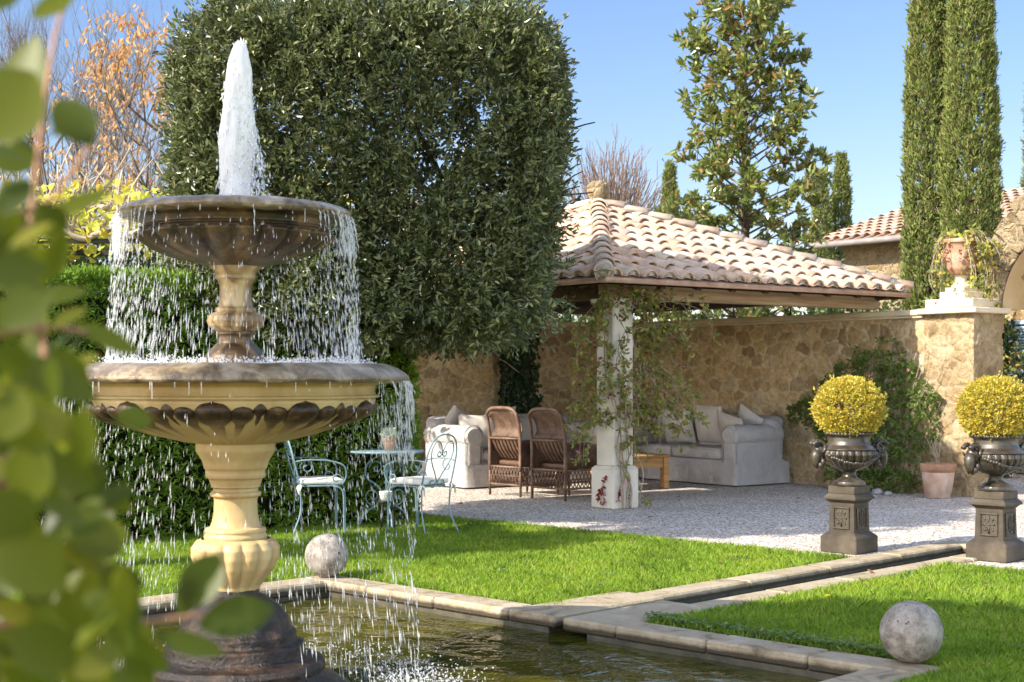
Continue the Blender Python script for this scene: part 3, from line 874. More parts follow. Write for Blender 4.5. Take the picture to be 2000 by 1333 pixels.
# carved lobes: a large drop, two medium ones and a small pointed one, ten times round
def basin_r(z):
    pr = [(0.17, 1.075), (0.24, 1.085), (0.40, 1.125), (0.53, 1.17), (0.62, 1.215), (0.665, 1.255), (0.675, 1.285)]
    return np.interp(z, [p[1] for p in pr], [p[0] for p in pr])
mb = MB(); mt = MB()
def drop(th, z0, w, h, tail, twist=0.0, pt=0.0):
    """a drop shaped swelling on the bowl: round head at the top, its tail running down and in"""
    nu, nv = 18, 26
    V = []
    for i in range(nv + 1):
        t = i / nv                           # 0 top of the head .. 1 end of the tail
        s = t * (h + tail)                   # length run down the bowl
        q_ = s / h
        wid = w * math.sqrt(max(0, 1 - (2 * q_ - 1) ** 2)) if q_ < 1 else 0
        if pt and q_ < 0.5: wid = w * (2 * q_) ** 0.9
        if q_ > 0.6: wid = max(wid, w * 0.50 * (1 - (t - 0.6 * h / (h + tail)) / (1 - 0.6 * h / (h + tail))) ** 0.8)
        z = z0; r = 0
        z = z0 - s * 0.60 if s < h else z0 - h * 0.60 - (s - h) * 0.36
        z = max(z, 1.079)
        r = basin_r(z)
        for j in range(nu):
            q = j / (nu - 1) * PI
            lat = math.cos(q) * wid
            bul = math.sin(q) * wid * (0.62 if t < 0.5 else 0.5)
            a = th + twist * t * t + lat / max(r, 0.2)
            V.append(((r + bul * 0.95 - 0.008) * math.cos(a), (r + bul * 0.95 - 0.008) * math.sin(a), z - bul * 0.30))
    i = np.arange(nv)[:, None] * nu; j = np.arange(nu - 1)[None, :]
    return np.array(V), np.stack([i + j, i + j + 1, i + nu + j + 1, i + nu + j], -1).reshape(-1, 4)
NL = 10
for q in range(NL):
    th = -PI / 2 + 0.035 + q * 2 * PI / NL
    mb.add(*drop(th, 1.292, 0.084, 0.195, 0.30))
    for s in (-1, 1):
        mb.add(*drop(th + s * 0.198, 1.272, 0.054, 0.145, 0.34, -s * 0.10))
    mb.add(*drop(th + PI / NL, 1.292, 0.034, 0.115, 0.32, 0.0, 1))
def lobemat():
    m, nt, bs, out = nodes_of('stained_carved_stone')
    co = coords(nt)
    sep = nt.nodes.new('ShaderNodeSeparateXYZ'); nt.links.new(co, sep.inputs[0])
    n = tex_noise(nt, co, 16, 8, 0.7)
    z = math_node(nt, 'ADD', sep.outputs[2], math_node(nt, 'MULTIPLY', math_node(nt, 'SUBTRACT', n.outputs['Fac'], 0.5), 0.16))
    stain = ramp(nt, z, [(0.0, (0, 0, 0)), (1.0, (1, 1, 1))])
    mr = nt.nodes.new('ShaderNodeMapRange')
    mr.inputs['From Min'].default_value = 1.105; mr.inputs['From Max'].default_value = 1.19
    nt.links.new(z, mr.inputs['Value'])
    dk = ramp(nt, n.outputs['Fac'], [(0.38, (0.014, 0.008, 0.004)), (0.56, (0.065, 0.034, 0.013)), (0.72, (0.22, 0.13, 0.05))])
    lt = ramp(nt, n.outputs['Fac'], [(0.3, (0.34, 0.22, 0.09)), (0.6, (0.62, 0.47, 0.25))])
    nt.links.new(mixc(nt, mr.outputs[0], lt, dk), bs.inputs['Base Color'])
    bs.inputs['Roughness'].default_value = 0.42
    bs.inputs['Specular IOR Level'].default_value = 0.4
    bump(nt, bs, n.outputs['Fac'], 0.7, 0.014)
    return m
M['lobes'] = lobemat()
mb.build('carved_lobes', M['lobes'], lower)
mb = MB().lathe(fine([(0.70, 1.366), (0.815, 1.370), (0.832, 1.376), (0.838, 1.386), (0.836, 1.398), (0.822, 1.412), (0.78, 1.437), (0.73, 1.455), (0.70, 1.460), (0.675, 1.458), (0.66, 1.44), (0.64, 1.40)], 4), 120)
rough(mb, 0.004, 17)
mb.build('rim', M['limestone_rim'], lower)
th = np.linspace(0, 2 * PI, 73)[:-1]
mb = MB()
rr = np.linspace(0.02, 0.668, 22)
V = np.array([(r * math.cos(t), r * math.sin(t), 1.448) for r in rr for t in th])
V[:, 2] += 0.006 * noise1(V, 17)
i = np.arange(21)[:, None] * 72; j = np.arange(72)[None, :]
mb.add(V, np.stack([i + j, i + 72 + j, i + 72 + (j + 1) % 72, i + (j + 1) % 72], -1).reshape(-1, 4))
mb.build('basin_water', M['drops'], lower)
mb = MB().lathe(fine([(0.15, 1.43), (0.148, 1.487), (0.142, 1.50), (0.118, 1.53), (0.095, 1.553), (0.084, 1.56), (0.082, 1.595), (0.09, 1.60), (0.09, 1.612), (0.084, 1.617)], 3), 64)
rough(mb, 0.003, 20)
mb.build('stem_foot', M['limestone_wet'], fountain)
mb = MB().lathe(fine([(0.082, 1.612), (0.10, 1.622), (0.125, 1.64), (0.134, 1.665), (0.128, 1.69), (0.105, 1.706), (0.088, 1.71)], 5), 120, mod=gad(11, 0.12, 1.61, 1.71))
mb.build('stem_knop', M['limestone_stained'], fountain)
mb = MB().lathe(fine([(0.098, 1.706), (0.10, 1.717), (0.096, 1.728), (0.082, 1.735), (0.077, 1.77), (0.0755, 1.80), (0.079, 1.84), (0.088, 1.862), (0.098, 1.87), (0.097, 1.885), (0.102, 1.90), (0.13, 1.93), (0.15, 1.95)], 3), 64)
rough(mb, 0.003, 20)
mb.build('stem', M['limestone_stained'], fountain)
def gad2(th, z):
    w = np.clip((z - 1.93) / 0.05, 0, 1) * np.clip((2.092 - z) / 0.012, 0, 1)
    return 1 + 0.15 * w * (np.abs(np.cos(10 * th)) ** 0.6 - 0.72)
mb = MB().lathe(fine([(0.13, 1.928), (0.20, 1.945), (0.30, 1.972), (0.39, 2.01), (0.445, 2.05), (0.462, 2.075), (0.455, 2.092), (0.44, 2.096), (0.452, 2.105), (0.44, 2.118), (0.45, 2.145), (0.475, 2.158), (0.50, 2.163)], 5), 264, mod=gad2)
upper = mb.build('upper_basin', M['limestone_wet'], fountain)
mb = MB().lathe(fine([(0.48, 2.158), (0.535, 2.160), (0.550, 2.166), (0.556, 2.176), (0.552, 2.188), (0.530, 2.204), (0.49, 2.216), (0.455, 2.212), (0.44, 2.19)], 4), 120)
rough(mb, 0.004, 19)
mb.build('rim', M['limestone_rim'], upper)
mb = MB()
rr = np.linspace(0.02, 0.455, 14)
V = np.array([(r * math.cos(t), r * math.sin(t), 2.207) for r in rr for t in th])
i = np.arange(13)[:, None] * 72; j = np.arange(72)[None, :]
mb.add(V, np.stack([i + j, i + 72 + j, i + 72 + (j + 1) % 72, i + (j + 1) % 72], -1).reshape(-1, 4))
mb.build('basin_water', M['drops'], upper)

# ------------------------------------------------------------------ the water in the air
jet = thing('water_jet', 'tall frothy white jet of water rising from the upper bowl', 'water jet', (FX, FY, 2.2))
prof = [(2.20, 0.0, 0.084), (2.25, 0.0, 0.082), (2.35, 0.0, 0.083), (2.45, 0.002, 0.087), (2.57, 0.005, 0.088), (2.65, 0.010, 0.083), (2.75, 0.014, 0.074), (2.85, 0.018, 0.068), (2.92, 0.020, 0.058), (2.97, 0.022, 0.044), (3.005, 0.022, 0.026), (3.02, 0.022, 0.006)]
zs = np.linspace(2.20, 3.02, 90)
cx = np.interp(zs, [p[0] for p in prof], [p[1] for p in prof]); rr = 0.90 * np.interp(zs, [p[0] for p in prof], [p[2] for p in prof])
nth = 72
T = np.arange(nth) * 2 * PI / nth
V = np.stack([cx[:, None] + rr[:, None] * np.cos(T), rr[:, None] * np.sin(T), np.repeat(zs[:, None] - 2.2, nth, 1)], -1).reshape(-1, 3)
q = V * [26, 26, 7]
V[:, :2] += 0.008 * wobble(q)[:, :2] + 0.003 * wobble(V * [50, 50, 14])[:, :2]
i = np.arange(89)[:, None] * nth; j = np.arange(nth)[None, :]
MB().add(V, np.stack([i + j, i + j + 0 * i + ((j + 1) % nth - j), i + nth + (j + 1) % nth, i + nth + j], -1).reshape(-1, 4)).build('water_column', M['jet'], jet)
def streaks(P, D, L, W):
    """small drops, long in the direction they fall"""
    n = len(P)
    D = unit(D)
    A = unit(np.cross(D, np.array([0.31, 0.77, 0.2])))
    Bv = np.cross(D, A)
    L = np.broadcast_to(L, (n,))[:, None]; W = np.broadcast_to(W, (n,))[:, None]
    V = np.stack([P - D * L / 2, P + D * L * 0.12 + A * W / 2, P + D * L * 0.12 + Bv * W / 2, P + D * L * 0.12 - A * W / 2, P + D * L * 0.12 - Bv * W / 2, P + D * L / 2], 1).reshape(-1, 3)
    b = np.arange(n)[:, None] * 6
    Fc = np.concatenate([b + np.array([t]) for t in ([0, 2, 1], [0, 3, 2], [0, 4, 3], [0, 1, 4], [5, 1, 2], [5, 2, 3], [5, 3, 4], [5, 4, 1])])
    return V, Fc
n = 1000
z = 0.82 * rng.random(n) ** 1.5
rj = np.interp(z, [0, 0.35, 0.6, 0.82], [0.072, 0.074, 0.058, 0.012])
a = rng.uniform(0, 2 * PI, n)
P = np.stack([np.interp(z, [0, 0.5, 0.8], [0, 0.012, 0.02]) + (rj + np.abs(rng.normal(0, 0.010, n))) * np.cos(a), (rj + np.abs(rng.normal(0, 0.010, n))) * np.sin(a), z], 1)
mb = MB().add(*streaks(P, np.stack([rng.normal(0, 0.15, n), rng.normal(0, 0.15, n), np.ones(n)], 1), rng.uniform(0.012, 0.045, n), rng.uniform(0.004, 0.011, n)))
n = 260
z = rng.uniform(0.0, 0.42, n)
P = np.stack([0.085 + np.abs(rng.normal(0.03, 0.03, n)) * (0.45 - z) / 0.3, rng.normal(0, 0.04, n), z], 1)
mb.add(*streaks(P, np.stack([rng.normal(0.2, 0.2, n), rng.normal(0, 0.2, n), -np.ones(n)], 1), rng.uniform(0.012, 0.05, n), rng.uniform(0.004, 0.012, n)))
mb.build('spray', M['drops'], jet)

def curtain(n, r0, dr, z1, z0, wts, bias=0.8, wmul=1.0):
    """drops off a rim of radius r0 between the heights z1 and z0; wts: (angle, spread, share) of the streams"""
    k = rng.choice(len(wts), n, p=np.array([w[2] for w in wts]) / sum(w[2] for w in wts))
    th = np.array([w[0] for w in wts])[k] + rng.normal(0, 1, n) * np.array([w[1] for w in wts])[k]
    nst = 150
    snap = np.round(th * nst / (2 * PI)) * 2 * PI / nst
    th = np.where(rng.random(n) < 0.75, snap + rng.normal(0, 0.006, n), th)
    wbin = rng.gamma(0.55, 1.0, nst); wbin = np.clip(wbin / 1.2, 0.05, 1)
    ok = rng.random(n) < wbin[np.round(th * nst / (2 * PI)).astype(int) % nst] ** 0.8 + 0.12
    th = th[ok]; n = len(th)
    t = rng.random(n) ** bias
    z = z1 - (z1 - z0) * t
    r = r0 + dr * (0.4 + 0.6 * rng.random(n)) * np.sqrt(t) + rng.normal(0, 0.008, n)
    P = np.stack([FX + r * np.cos(th), FY + r * np.sin(th), z], 1)
    D = np.stack([0.10 * np.cos(th) + rng.normal(0, 0.03, n), 0.10 * np.sin(th) + rng.normal(0, 0.03, n), -np.ones(n)], 1)
    L = rng.uniform(0.014, 0.060, n) * (0.5 + t) * wmul
    W = rng.uniform(0.0024, 0.0054, n) * wmul ** 0.5
    big_ = rng.random(n) < 0.12
    L = np.where(big_, L * 1.5, L); W = np.where(big_, W * 1.45, W)
    return streaks(P, D, L, W)
mb = MB()
for r_, n_, z_ in ((0.50, 800, 2.10), (0.43, 600, 2.03), (0.34, 380, 1.98)):
    mb.add(*curtain(n_, r_, 0.08, z_, 1.45, [(PI, 0.5, 0.36), (0, 0.5, 0.34), (-PI / 2, 0.5, 0.08), (PI / 2, 0.9, 0.22)]))
mb.add(*curtain(2900, 0.548, 0.06, 2.165, 1.45, [(PI, 0.45, 0.30), (0, 0.45, 0.28), (-PI / 2, 0.7, 0.20), (PI / 2, 0.8, 0.22)]))
mb.add(*curtain(600, 0.550, 0.02, 2.175, 1.98, [(PI + 0.15, 0.22, 0.7), (0, 0.25, 0.4)], wmul=1.3))
tag(mb.build('falling_water', M['drops']), 'curtain of falling drops between the upper bowl and the lower bowl', 'falling water', kind='stuff')
mb = MB()
mb.add(*curtain(1500, 0.832, 0.06, 1.37, -0.10, [(0, 0.36, 0.30), (PI, 0.5, 0.34), (PI / 2, 0.9, 0.32), (-PI / 2, 0.7, 0.04)], 1.15, 1.25))
for r_, n_ in ((0.72, 700), (0.58, 900), (0.46, 700), (0.34, 420)):
    mb.add(*curtain(n_, r_, 0.09, 1.13 + 0.25 * (r_ - 0.3), -0.10, [(0.45, 0.5, 0.45), (PI - 0.2, 0.5, 0.35), (PI / 2, 0.5, 0.2)], 1.2, 1.3))
for r_, n_ in ((0.82, 300), (0.77, 280), (0.71, 240)):
    mb.add(*curtain(n_, r_, 0.03, 1.375, 1.0, [(0.05, 0.24, 0.8), (PI, 0.3, 0.4)], wmul=1.2))
tag(mb.build('falling_water', M['drops']), 'curtain of falling drops from the lower bowl down to the pool', 'falling water', kind='stuff')
# threads of water under the two lips
mb = MB()
def strands(mb, n, r0, z0, l0, l1, wts):
    for q in range(n):
        w = wts[rng.choice(len(wts), p=np.array([x[2] for x in wts]) / sum(x[2] for x in wts))]
        t = rng.normal(w[0], w[1]); l = rng.uniform(l0, l1); o_ = np.array([math.cos(t), math.sin(t), 0])
        f = np.linspace(0, 1, 12)
        r = r0 + rng.uniform(0.01, 0.05) * np.sqrt(f)
        P = np.array([FX, FY, 0]) + o_ * r[:, None] + np.stack([rng.normal(0, 0.0015, 12), rng.normal(0, 0.0015, 12), z0 - l * f ** 1.4], 1)
        mb.tube(P, np.clip(0.0022 + 0.0016 * np.sin(f * rng.uniform(9, 24) + q) - 0.0008 * f, 0.0008, 0.005), 5)
strands(mb, 64, 0.545, 2.172, 0.05, 0.24, [(PI, 0.38, 0.55), (0, 0.38, 0.4), (-PI / 2, 0.8, 0.06), (PI / 2, 0.8, 0.2)])
strands(mb, 36, 0.828, 1.378, 0.06, 0.28, [(0.03, 0.22, 0.6), (PI, 0.3, 0.4), (PI / 2, 0.8, 0.2)])
for q in range(44):
    t = rng.uniform(0, 2 * PI); l = rng.uniform(0.008, 0.075)
    c0 = np.array([FX + 0.834 * math.cos(t), FY + 0.834 * math.sin(t), 1.375])
    mb.tube([c0, c0 - [0, 0, l * 0.6], c0 - [0, 0, l]], [0.0022, 0.0012, 0.0024], 5)
for q in range(34):
    t = rng.uniform(0, 2 * PI); l = rng.uniform(0.008, 0.065)
    c0 = np.array([FX + 0.548 * math.cos(t), FY + 0.548 * math.sin(t), 2.165])
    mb.tube([c0, c0 - [0, 0, l * 0.6], c0 - [0, 0, l]], [0.0022, 0.0012, 0.0024], 5)
tag(mb.build('dripping_water', M['drops']), 'thin threads of water dripping from the lips of both bowls', 'dripping water', kind='stuff')
# splashes: on the lower bowl and on the pool
def splash(n, P, h, s0, s1):
    D = randdir(n); D[:, 2] = np.abs(D[:, 2]) + 0.4
    P = P.copy(); P[:, 2] += np.abs(rng.normal(0, h, n))
    return streaks(P, D, rng.uniform(s0, s1, n) * 1.7, rng.uniform(s0, s1, n))
n = 2300
t = rng.uniform(0, 2 * PI, n); r = np.clip(rng.normal(0.55, 0.07, n), 0.12, 0.70)
mb = MB().add(*splash(n, np.stack([FX + r * np.cos(t), FY + r * np.sin(t), np.full(n, 1.452)], 1), 0.017, 0.004, 0.012))
tag(mb.build('splash', M['drops']), 'white splashing foam on the rim of the lower bowl', 'splash', kind='stuff')
n = 2400
t = np.where(rng.random(n) < 0.62, rng.normal(-0.25, 0.5, n), rng.uniform(0, 2 * PI, n)); r = np.abs(rng.normal(0.90, 0.13, n))
mb = MB().add(*splash(n, np.stack([FX + r * np.cos(t), FY + r * np.sin(t), np.full(n, WZ + 0.005)], 1), 0.035, 0.004, 0.011))
tag(mb.build('splash', M['drops']), 'white splashing drops on the pool around the foot of the fountain', 'splash', kind='stuff')

# ------------------------------------------------------------------ stone balls
def stone_ball(label, c, seed):
    mb = MB().sphere((0, 0, 0), (0.151,) * 3, 48, 32)
    mb.v[0] = mb.v[0] + 0.0022 * wobble(mb.v[0] * 26 + seed)
    o = mb.build('stone_ball', M['ball'])
    o.location = c
    o.rotation_euler = (seed, seed * 1.7, seed * 0.6)
    return tag(o, label, 'stone ball')
stone_ball('pale pitted stone ball on the far corner of the pool kerb beside the fountain', tuple(pp(-0.13, 0.10, 0.149)), 1.2)
stone_ball('grey stone ball on the near right corner of the pool kerb by the lawn', tuple(pp(4.32, 0.20, 0.149)), 3.1)

# ------------------------------------------------------------------ pedestals, urns, clipped box
def pedestal(label, c):
    t = thing('pedestal', label, 'pedestal', c, POOL_ANG, 'pedestals of the planted urns')
    b = MB(); w = 0.335
    b.bbox((0, 0, 0.065), (w, w, 0.13), 0.006)
    b.add(*frustum(0.325, 0.245, 0.13, 0.165))
    b.build('base', M['pedestal'], t)
    b = MB().add(*frustum(0.235, 0.222, 0.165, 0.40)); sh = b.build('shaft', M['pedestal'], t)
    for q in range(4):
        f = MB(); g = MB(); W_, H_ = 0.135, 0.165
        for (x, z, sx, sz) in ((0, H_ / 2, W_ + 0.016, 0.014), (0, -H_ / 2, W_ + 0.016, 0.014), (-W_ / 2, 0, 0.014, H_ - 0.012), (W_ / 2, 0, 0.014, H_ - 0.012)):
            f.bbox((x, -0.1195, 0.28 + z), (sx, 0.016, sz), 0.004)
        g.box((0, -0.1150, 0.28), (W_ - 0.014, 0.004, H_ - 0.014))
        for k_ in range(4):
            for m_ in (-1, 1):
                cx_, cz_ = 0.027 * math.cos(k_ * PI / 2 + PI / 4), 0.034 * math.sin(k_ * PI / 2 + PI / 4)
                s_ = spiral((cx_, cz_), 0.019, 0.004, k_ * PI / 2 + m_ * 0.7, k_ * PI / 2 + m_ * 7.0, 18)
                g.tube([(p[0], -0.119, 0.28 + p[1]) for p in s_], 0.0042, 5)
            g.tube([(0.004 * math.cos(k_ * PI / 2), -0.119, 0.28 + 0.004 * math.sin(k_ * PI / 2)), (0.05 * math.cos(k_ * PI / 2), -0.120, 0.28 + 0.066 * math.sin(k_ * PI / 2))], [0.004, 0.008], 6)
            g.sphere((0.047 * math.cos(k_ * PI / 2 + PI / 4), -0.119, 0.28 + 0.058 * math.sin(k_ * PI / 2 + PI / 4)), (0.010, 0.006, 0.012), 8, 6)
        g.sphere((0, -0.119, 0.28), (0.013, 0.009, 0.013), 10, 7)
        Rm = Matrix.Rotation(q * PI / 2, 4, 'Z')
        f.xform(Rm); g.xform(Rm)
        fo = f.build('panel_frame', M['relief'], sh)
        g.build('panel_relief', M['relief'], sh)
    b = MB().add(*frustum(0.222, 0.275, 0.40, 0.428)); b.bbox((0, 0, 0.438), (0.298, 0.298, 0.022), 0.004)
    b.add(*frustum(0.285, 0.240, 0.449, 0.475)); b.bbox((0, 0, 0.505), (0.245, 0.245, 0.062), 0.005)
    b.build('cornice', M['pedestal'], t)
    return t
def frustum(w0, w1, z0, z1):
    a, b = w0 / 2, w1 / 2
    V = [(-a, -a, z0), (a, -a, z0), (a, a, z0), (-a, a, z0), (-b, -b, z1), (b, -b, z1), (b, b, z1), (-b, b, z1)]
    return V, [[0, 3, 2, 1], [4, 5, 6, 7], [0, 1, 5, 4], [1, 2, 6, 5], [2, 3, 7, 6], [3, 0, 4, 7]], False
def urn(label, c, rz):
    t = thing('urn', label, 'urn', c, rz, 'planted urns on pedestals')
    b = MB().lathe(fine([(0.0, 0.0), (0.105, 0.0), (0.108, 0.012), (0.104, 0.03), (0.090, 0.036), (0.075, 0.046), (0.052, 0.058), (0.044, 0.075), (0.046, 0.095), (0.058, 0.105)], 3), 48,
                   mod=lambda th, z: 1 + np.where(z < 0.031, 0.035, 0.0) * np.abs(np.cos(7 * th)))
    b.build('foot', M['bronze'], t)
    b = MB().lathe(fine([(0.05, 0.10), (0.085, 0.112), (0.135, 0.14), (0.172, 0.175), (0.188, 0.212), (0.184, 0.235), (0.172, 0.245)], 6), 192, mod=gad(24, 0.13, 0.10, 0.245, 0, 0.7))
    body = b.build('bowl', M['bronze'], t)
    b = MB().lathe(fine([(0.178, 0.240), (0.184, 0.248), (0.176, 0.256), (0.150, 0.275), (0.139, 0.30), (0.138, 0.33), (0.146, 0.345), (0.12, 0.350), (0.11, 0.30)], 4), 64)
    b.build('neck', M['bronze'], t)
    b = MB()
    for q in range(40):
        a = q * 2 * PI / 40
        b.sphere((0.153 * math.cos(a), 0.153 * math.sin(a), 0.352), (0.013, 0.013, 0.014), 8, 6)
    b.lathe(fine([(0.140, 0.340), (0.156, 0.344), (0.160, 0.352), (0.156, 0.361), (0.140, 0.366), (0.12, 0.355)], 3), 48)
    b.build('rim', M['bronze'], t)
    for s in (-1, 1):                        # a ram's head on either side
        h = MB()
        h.sphere((s * 0.205, 0, 0.235), (0.045, 0.042, 0.05), 16, 12)
        h.tube([(s * 0.215, 0, 0.235), (s * 0.235, 0, 0.195), (s * 0.236, 0, 0.150), (s * 0.228, 0, 0.122)], [0.040, 0.036, 0.027, 0.017], 12)
        for k_ in range(9):
            h.sphere((s * (0.205 + 0.016 * math.sin(k_ * 2.1)), 0.030 * math.cos(k_ * 1.7), 0.175 - 0.006 * k_), (0.018, 0.016, 0.022), 8, 6)
        hd = h.build('ram_head', M['bronze'], t)
        hh = MB()
        for y in (-1, 1):
            sp = spiral((0, 0), 0.052, 0.018, 0.4, 6.2, 30)
            P = [(s * (0.215 + p[0] * 0.9), y * (0.030 + 0.026 * i_ / 29), 0.255 + p[1]) for i_, p in enumerate(sp)]
            hh.tube(P, np.linspace(0.017, 0.006, 30) * (1 + 0.14 * np.sin(np.arange(30) * 2.2)), 9)
        hh.build('horns', M['bronze'], hd)
    for sgn in (-1, 1):                      # a garland hung between the heads
        b = MB()
        for i_ in range(26):
            u = -1 + 2 * i_ / 25
            a = sgn * PI / 2 + u * 1.15
            z = 0.155 + 0.062 * u * u
            r = np.interp(z, [0.112, 0.14, 0.175, 0.212, 0.235], [0.085, 0.135, 0.172, 0.188, 0.184]) + 0.006
            b.sphere((r * math.cos(a), r * math.sin(a), z + random.uniform(-0.006, 0.006)), (0.015, 0.015, 0.013), 8, 6)
        b.build('garland', M['bronze'], body)
    MB().lathe([(0.001, 0.345), (0.125, 0.345)], 24).build('soil', M['soil'], t)
    t.scale = (1.2, 1.2, 1.2)
    return t
def box_ball(label, c):
    t = thing('box_ball', label, 'boxwood', c, 0, 'golden box balls in urns')
    n = 2500
    D = randdir(n)
    D = D[(D[:, 2] > -0.85) & (noise1(D * 1.0 + c[0] * 3, 6.0) > -0.36)]
    rr_ = (0.258 + 0.020 * noise1(D, 3.4)) * rng.uniform(0.80, 1.0, len(D)) ** 0.6
    C = D * rr_[:, None] * [1, 1, 0.90] + [0, 0, 0.215]
    b = MB()
    clusters(b, C, D + 0.25 * randdir(len(D)) + [0, 0, 0.3], 8, 0.020, 0.012, 0.8, 0.034)
    D2 = randdir(70); D2 = D2[D2[:, 2] > -0.4]
    clusters(b, D2 * rng.uniform(0.255, 0.285, len(D2))[:, None] * [1, 1, 0.9] + [0, 0, 0.215], D2 + [0, 0, 0.5], 7, 0.020, 0.012, 0.5, 0.05)
    b.build('foliage', M['box_leaf'], t)
    b = MB()
    for q in range(14):
        d = randdir(1)[0]; d[2] = abs(d[2])
        b.tube(smoothpath([(0, 0, -0.02), d * 0.09 + [0, 0, 0.07], d * 0.22 + [0, 0, 0.19]], 8), np.linspace(0.008, 0.003, 8), 5)
    b.build('stem', M['twig'], t)
    return t
PED = [(2.74, 11.86, G0 + 0.02), (3.76, 11.34, G0 + 0.02)]
for i_, c in enumerate(PED):
    side = ('left of the water channel', 'right of the water channel')[i_]
    end = ('beside the wall shrub', 'nearest the stone arch')[i_]
    pedestal('brown carved stone pedestal standing at the end of the lawn ' + side, c)
    urn('dark bronzed urn with ram heads on the pedestal ' + side, (c[0], c[1], c[2] + 0.537), (0.12, 0.5)[i_])
    box_ball('clipped golden yellow box ball growing in the urn ' + side, (c[0], c[1], c[2] + 0.537 + 0.41))

# ================================================================== pavilion, garden walls, arch
UA = math.atan2(0.6, 0.8)
PN = np.array([0.95, 15.0, 0.0])                     # the pavilion's eave corner nearest the camera
UX = np.array([0.8, 0.6, 0]); UY = np.array([-0.6, 0.8, 0])
def lp(x, y, z=0.0):
    return PN + UX * x + UY * y + np.array([0, 0, z])
GZ = G0 + 0.02                                        # top of the gravel
pav = thing('pavilion', 'open garden pavilion with a clay tiled hip roof resting on a pale stone pillar', 'pavilion', tuple(lp(0, 0)), UA)
RW, RD, AX, AY, EZ, AZ = 4.95, 6.0, 2.45, 3.0, 2.425, 3.60
corners = [np.array([0, 0, EZ]), np.array([RW, 0, EZ]), np.array([RW, RD, EZ]), np.array([0, RD, EZ])]
apex = np.array([AX, AY, AZ])
def roof_face(A, B, seed):
    """under sheet, channels and cover tiles on the triangle A, B, apex (A to B along the eave)"""
    rs = np.random.default_rng(seed)
    ex = (B - A); L = np.linalg.norm(ex); ex = ex / L
    foot = A + ex * np.dot(apex - A, ex)
    sl = apex - foot; S = np.linalg.norm(sl); up = sl / S
    nr = np.cross(ex, up)
    if nr[2] < 0: nr = -nr
    xa = np.dot(apex - A, ex)
    base = MB(); cov = MB(); ends = MB()
    base.add([A - up * 0.02, B - up * 0.02, apex, ], [[0, 1, 2]], False)
    th_ = 0.05
    base.add([A - up * 0.02, B - up * 0.02, B - up * 0.02 - nr * th_, A - up * 0.02 - nr * th_], [[0, 1, 2, 3]], False)
    sp = 0.262
    ncol = int(round(L / sp)); sp = L / ncol
    row = 0.335
    na = 9
    for c_ in range(ncol):
        x = (c_ + 0.5) * sp
        tmax = S * (x / xa if x < xa else (L - x) / (L - xa))
        if tmax < 0.10: continue
        t = 0.0
        # the channel between two columns: a shallow trough
        xc = x + sp / 2
        tm2 = S * (xc / xa if xc < xa else max(0, (L - xc)) / (L - xa))
        if tm2 > 0.12:
            for r_ in range(int(tm2 / row) + 1):
                t0, t1 = r_ * row - 0.02, min(r_ * row + row + 0.02, tm2)
                if t1 - t0 < 0.06: continue
                V = []
                for tt, lift in ((t0, 0.022), (t1, 0.004)):
                    for q in range(6):
                        s_ = -1 + 2 * q / 5
                        V.append(A + ex * (xc + s_ * 0.085) + up * tt + nr * (lift + 0.030 * s_ * s_))
                base.add(V, [[q, q + 1, q + 7, q + 6] for q in range(5)], True)
        k_ = 0
        while t < tmax - 0.05:
            t0 = t - (0.0 if k_ == 0 else 0.035) + rs.uniform(-0.018, 0.018) * (k_ > 0)
            t1 = min(t + row + 0.04, tmax + 0.03)
            ra, rb = 0.098, 0.080
            yaw = rs.normal(0, 0.018); dx = rs.normal(0, 0.008); lift0 = 0.052 + rs.normal(0, 0.004); lift1 = 0.026
            if k_ == 0: lift0 = 0.045
            V = []
            for tt, r_, lf in ((t0, ra, lift0), (t1, rb, lift1)):
                for inner in (0, 1):
                    for q in range(na):
                        a = PI * q / (na - 1)
                        rr_ = r_ - 0.016 * inner
                        V.append(A + ex * (x + dx + yaw * (tt - t) * 3 - rr_ * math.cos(a)) + up * tt + nr * (lf - 0.028 + rr_ * 0.86 * math.sin(a)))
            Fq = []
            for q in range(na - 1):
                Fq.append([q, q + 1, 2 * na + q + 1, 2 * na + q])
                Fq.append([na + q + 1, na + q, 3 * na + q, 3 * na + q + 1])
                Fq.append([q + 1, q, na + q, na + q + 1])
            Fq += [[0, 2 * na, 3 * na, na], [na - 1, 2 * na - 1, 4 * na - 1, 3 * na - 1]]
            n0 = cov.n
            cov.add(V, Fq, True)
            cov.smooth[-1][2::3] = False
            if k_ == 0:                               # mortar plug in the eave tile
                W = [A + ex * x + up * (t0 + 0.012) + nr * 0.03]
                for q in range(na):
                    a = PI * q / (na - 1)
                    W.append(A + ex * (x - 0.080 * math.cos(a)) + up * (t0 + 0.03) + nr * (0.012 + 0.072 * math.sin(a)))
                ends.add(W, [[0, q + 1, q + 2] for q in range(na - 1)], True)
            t += row; k_ += 1
    return base, cov, ends
base, cov, ends = MB(), MB(), MB()
for i_ in range(4):
    b_, c_, e_ = roof_face(corners[i_], corners[(i_ + 1) % 4], 20 + i_)
    for m_ in e_.mi: m_[:] = 1
    for dst, src in ((base, b_), (cov, c_), (base, e_)):
        off = dst.n
        dst.v += src.v; dst.f += [f + off for f in src.f]; dst.smooth += src.smooth; dst.mi += src.mi; dst.n += src.n
roof = base.build('roof', [M['channel'], M['mortar']], pav)
cov.build('cover_tiles', M['tile'], roof)
hip = MB(); hm = MB()
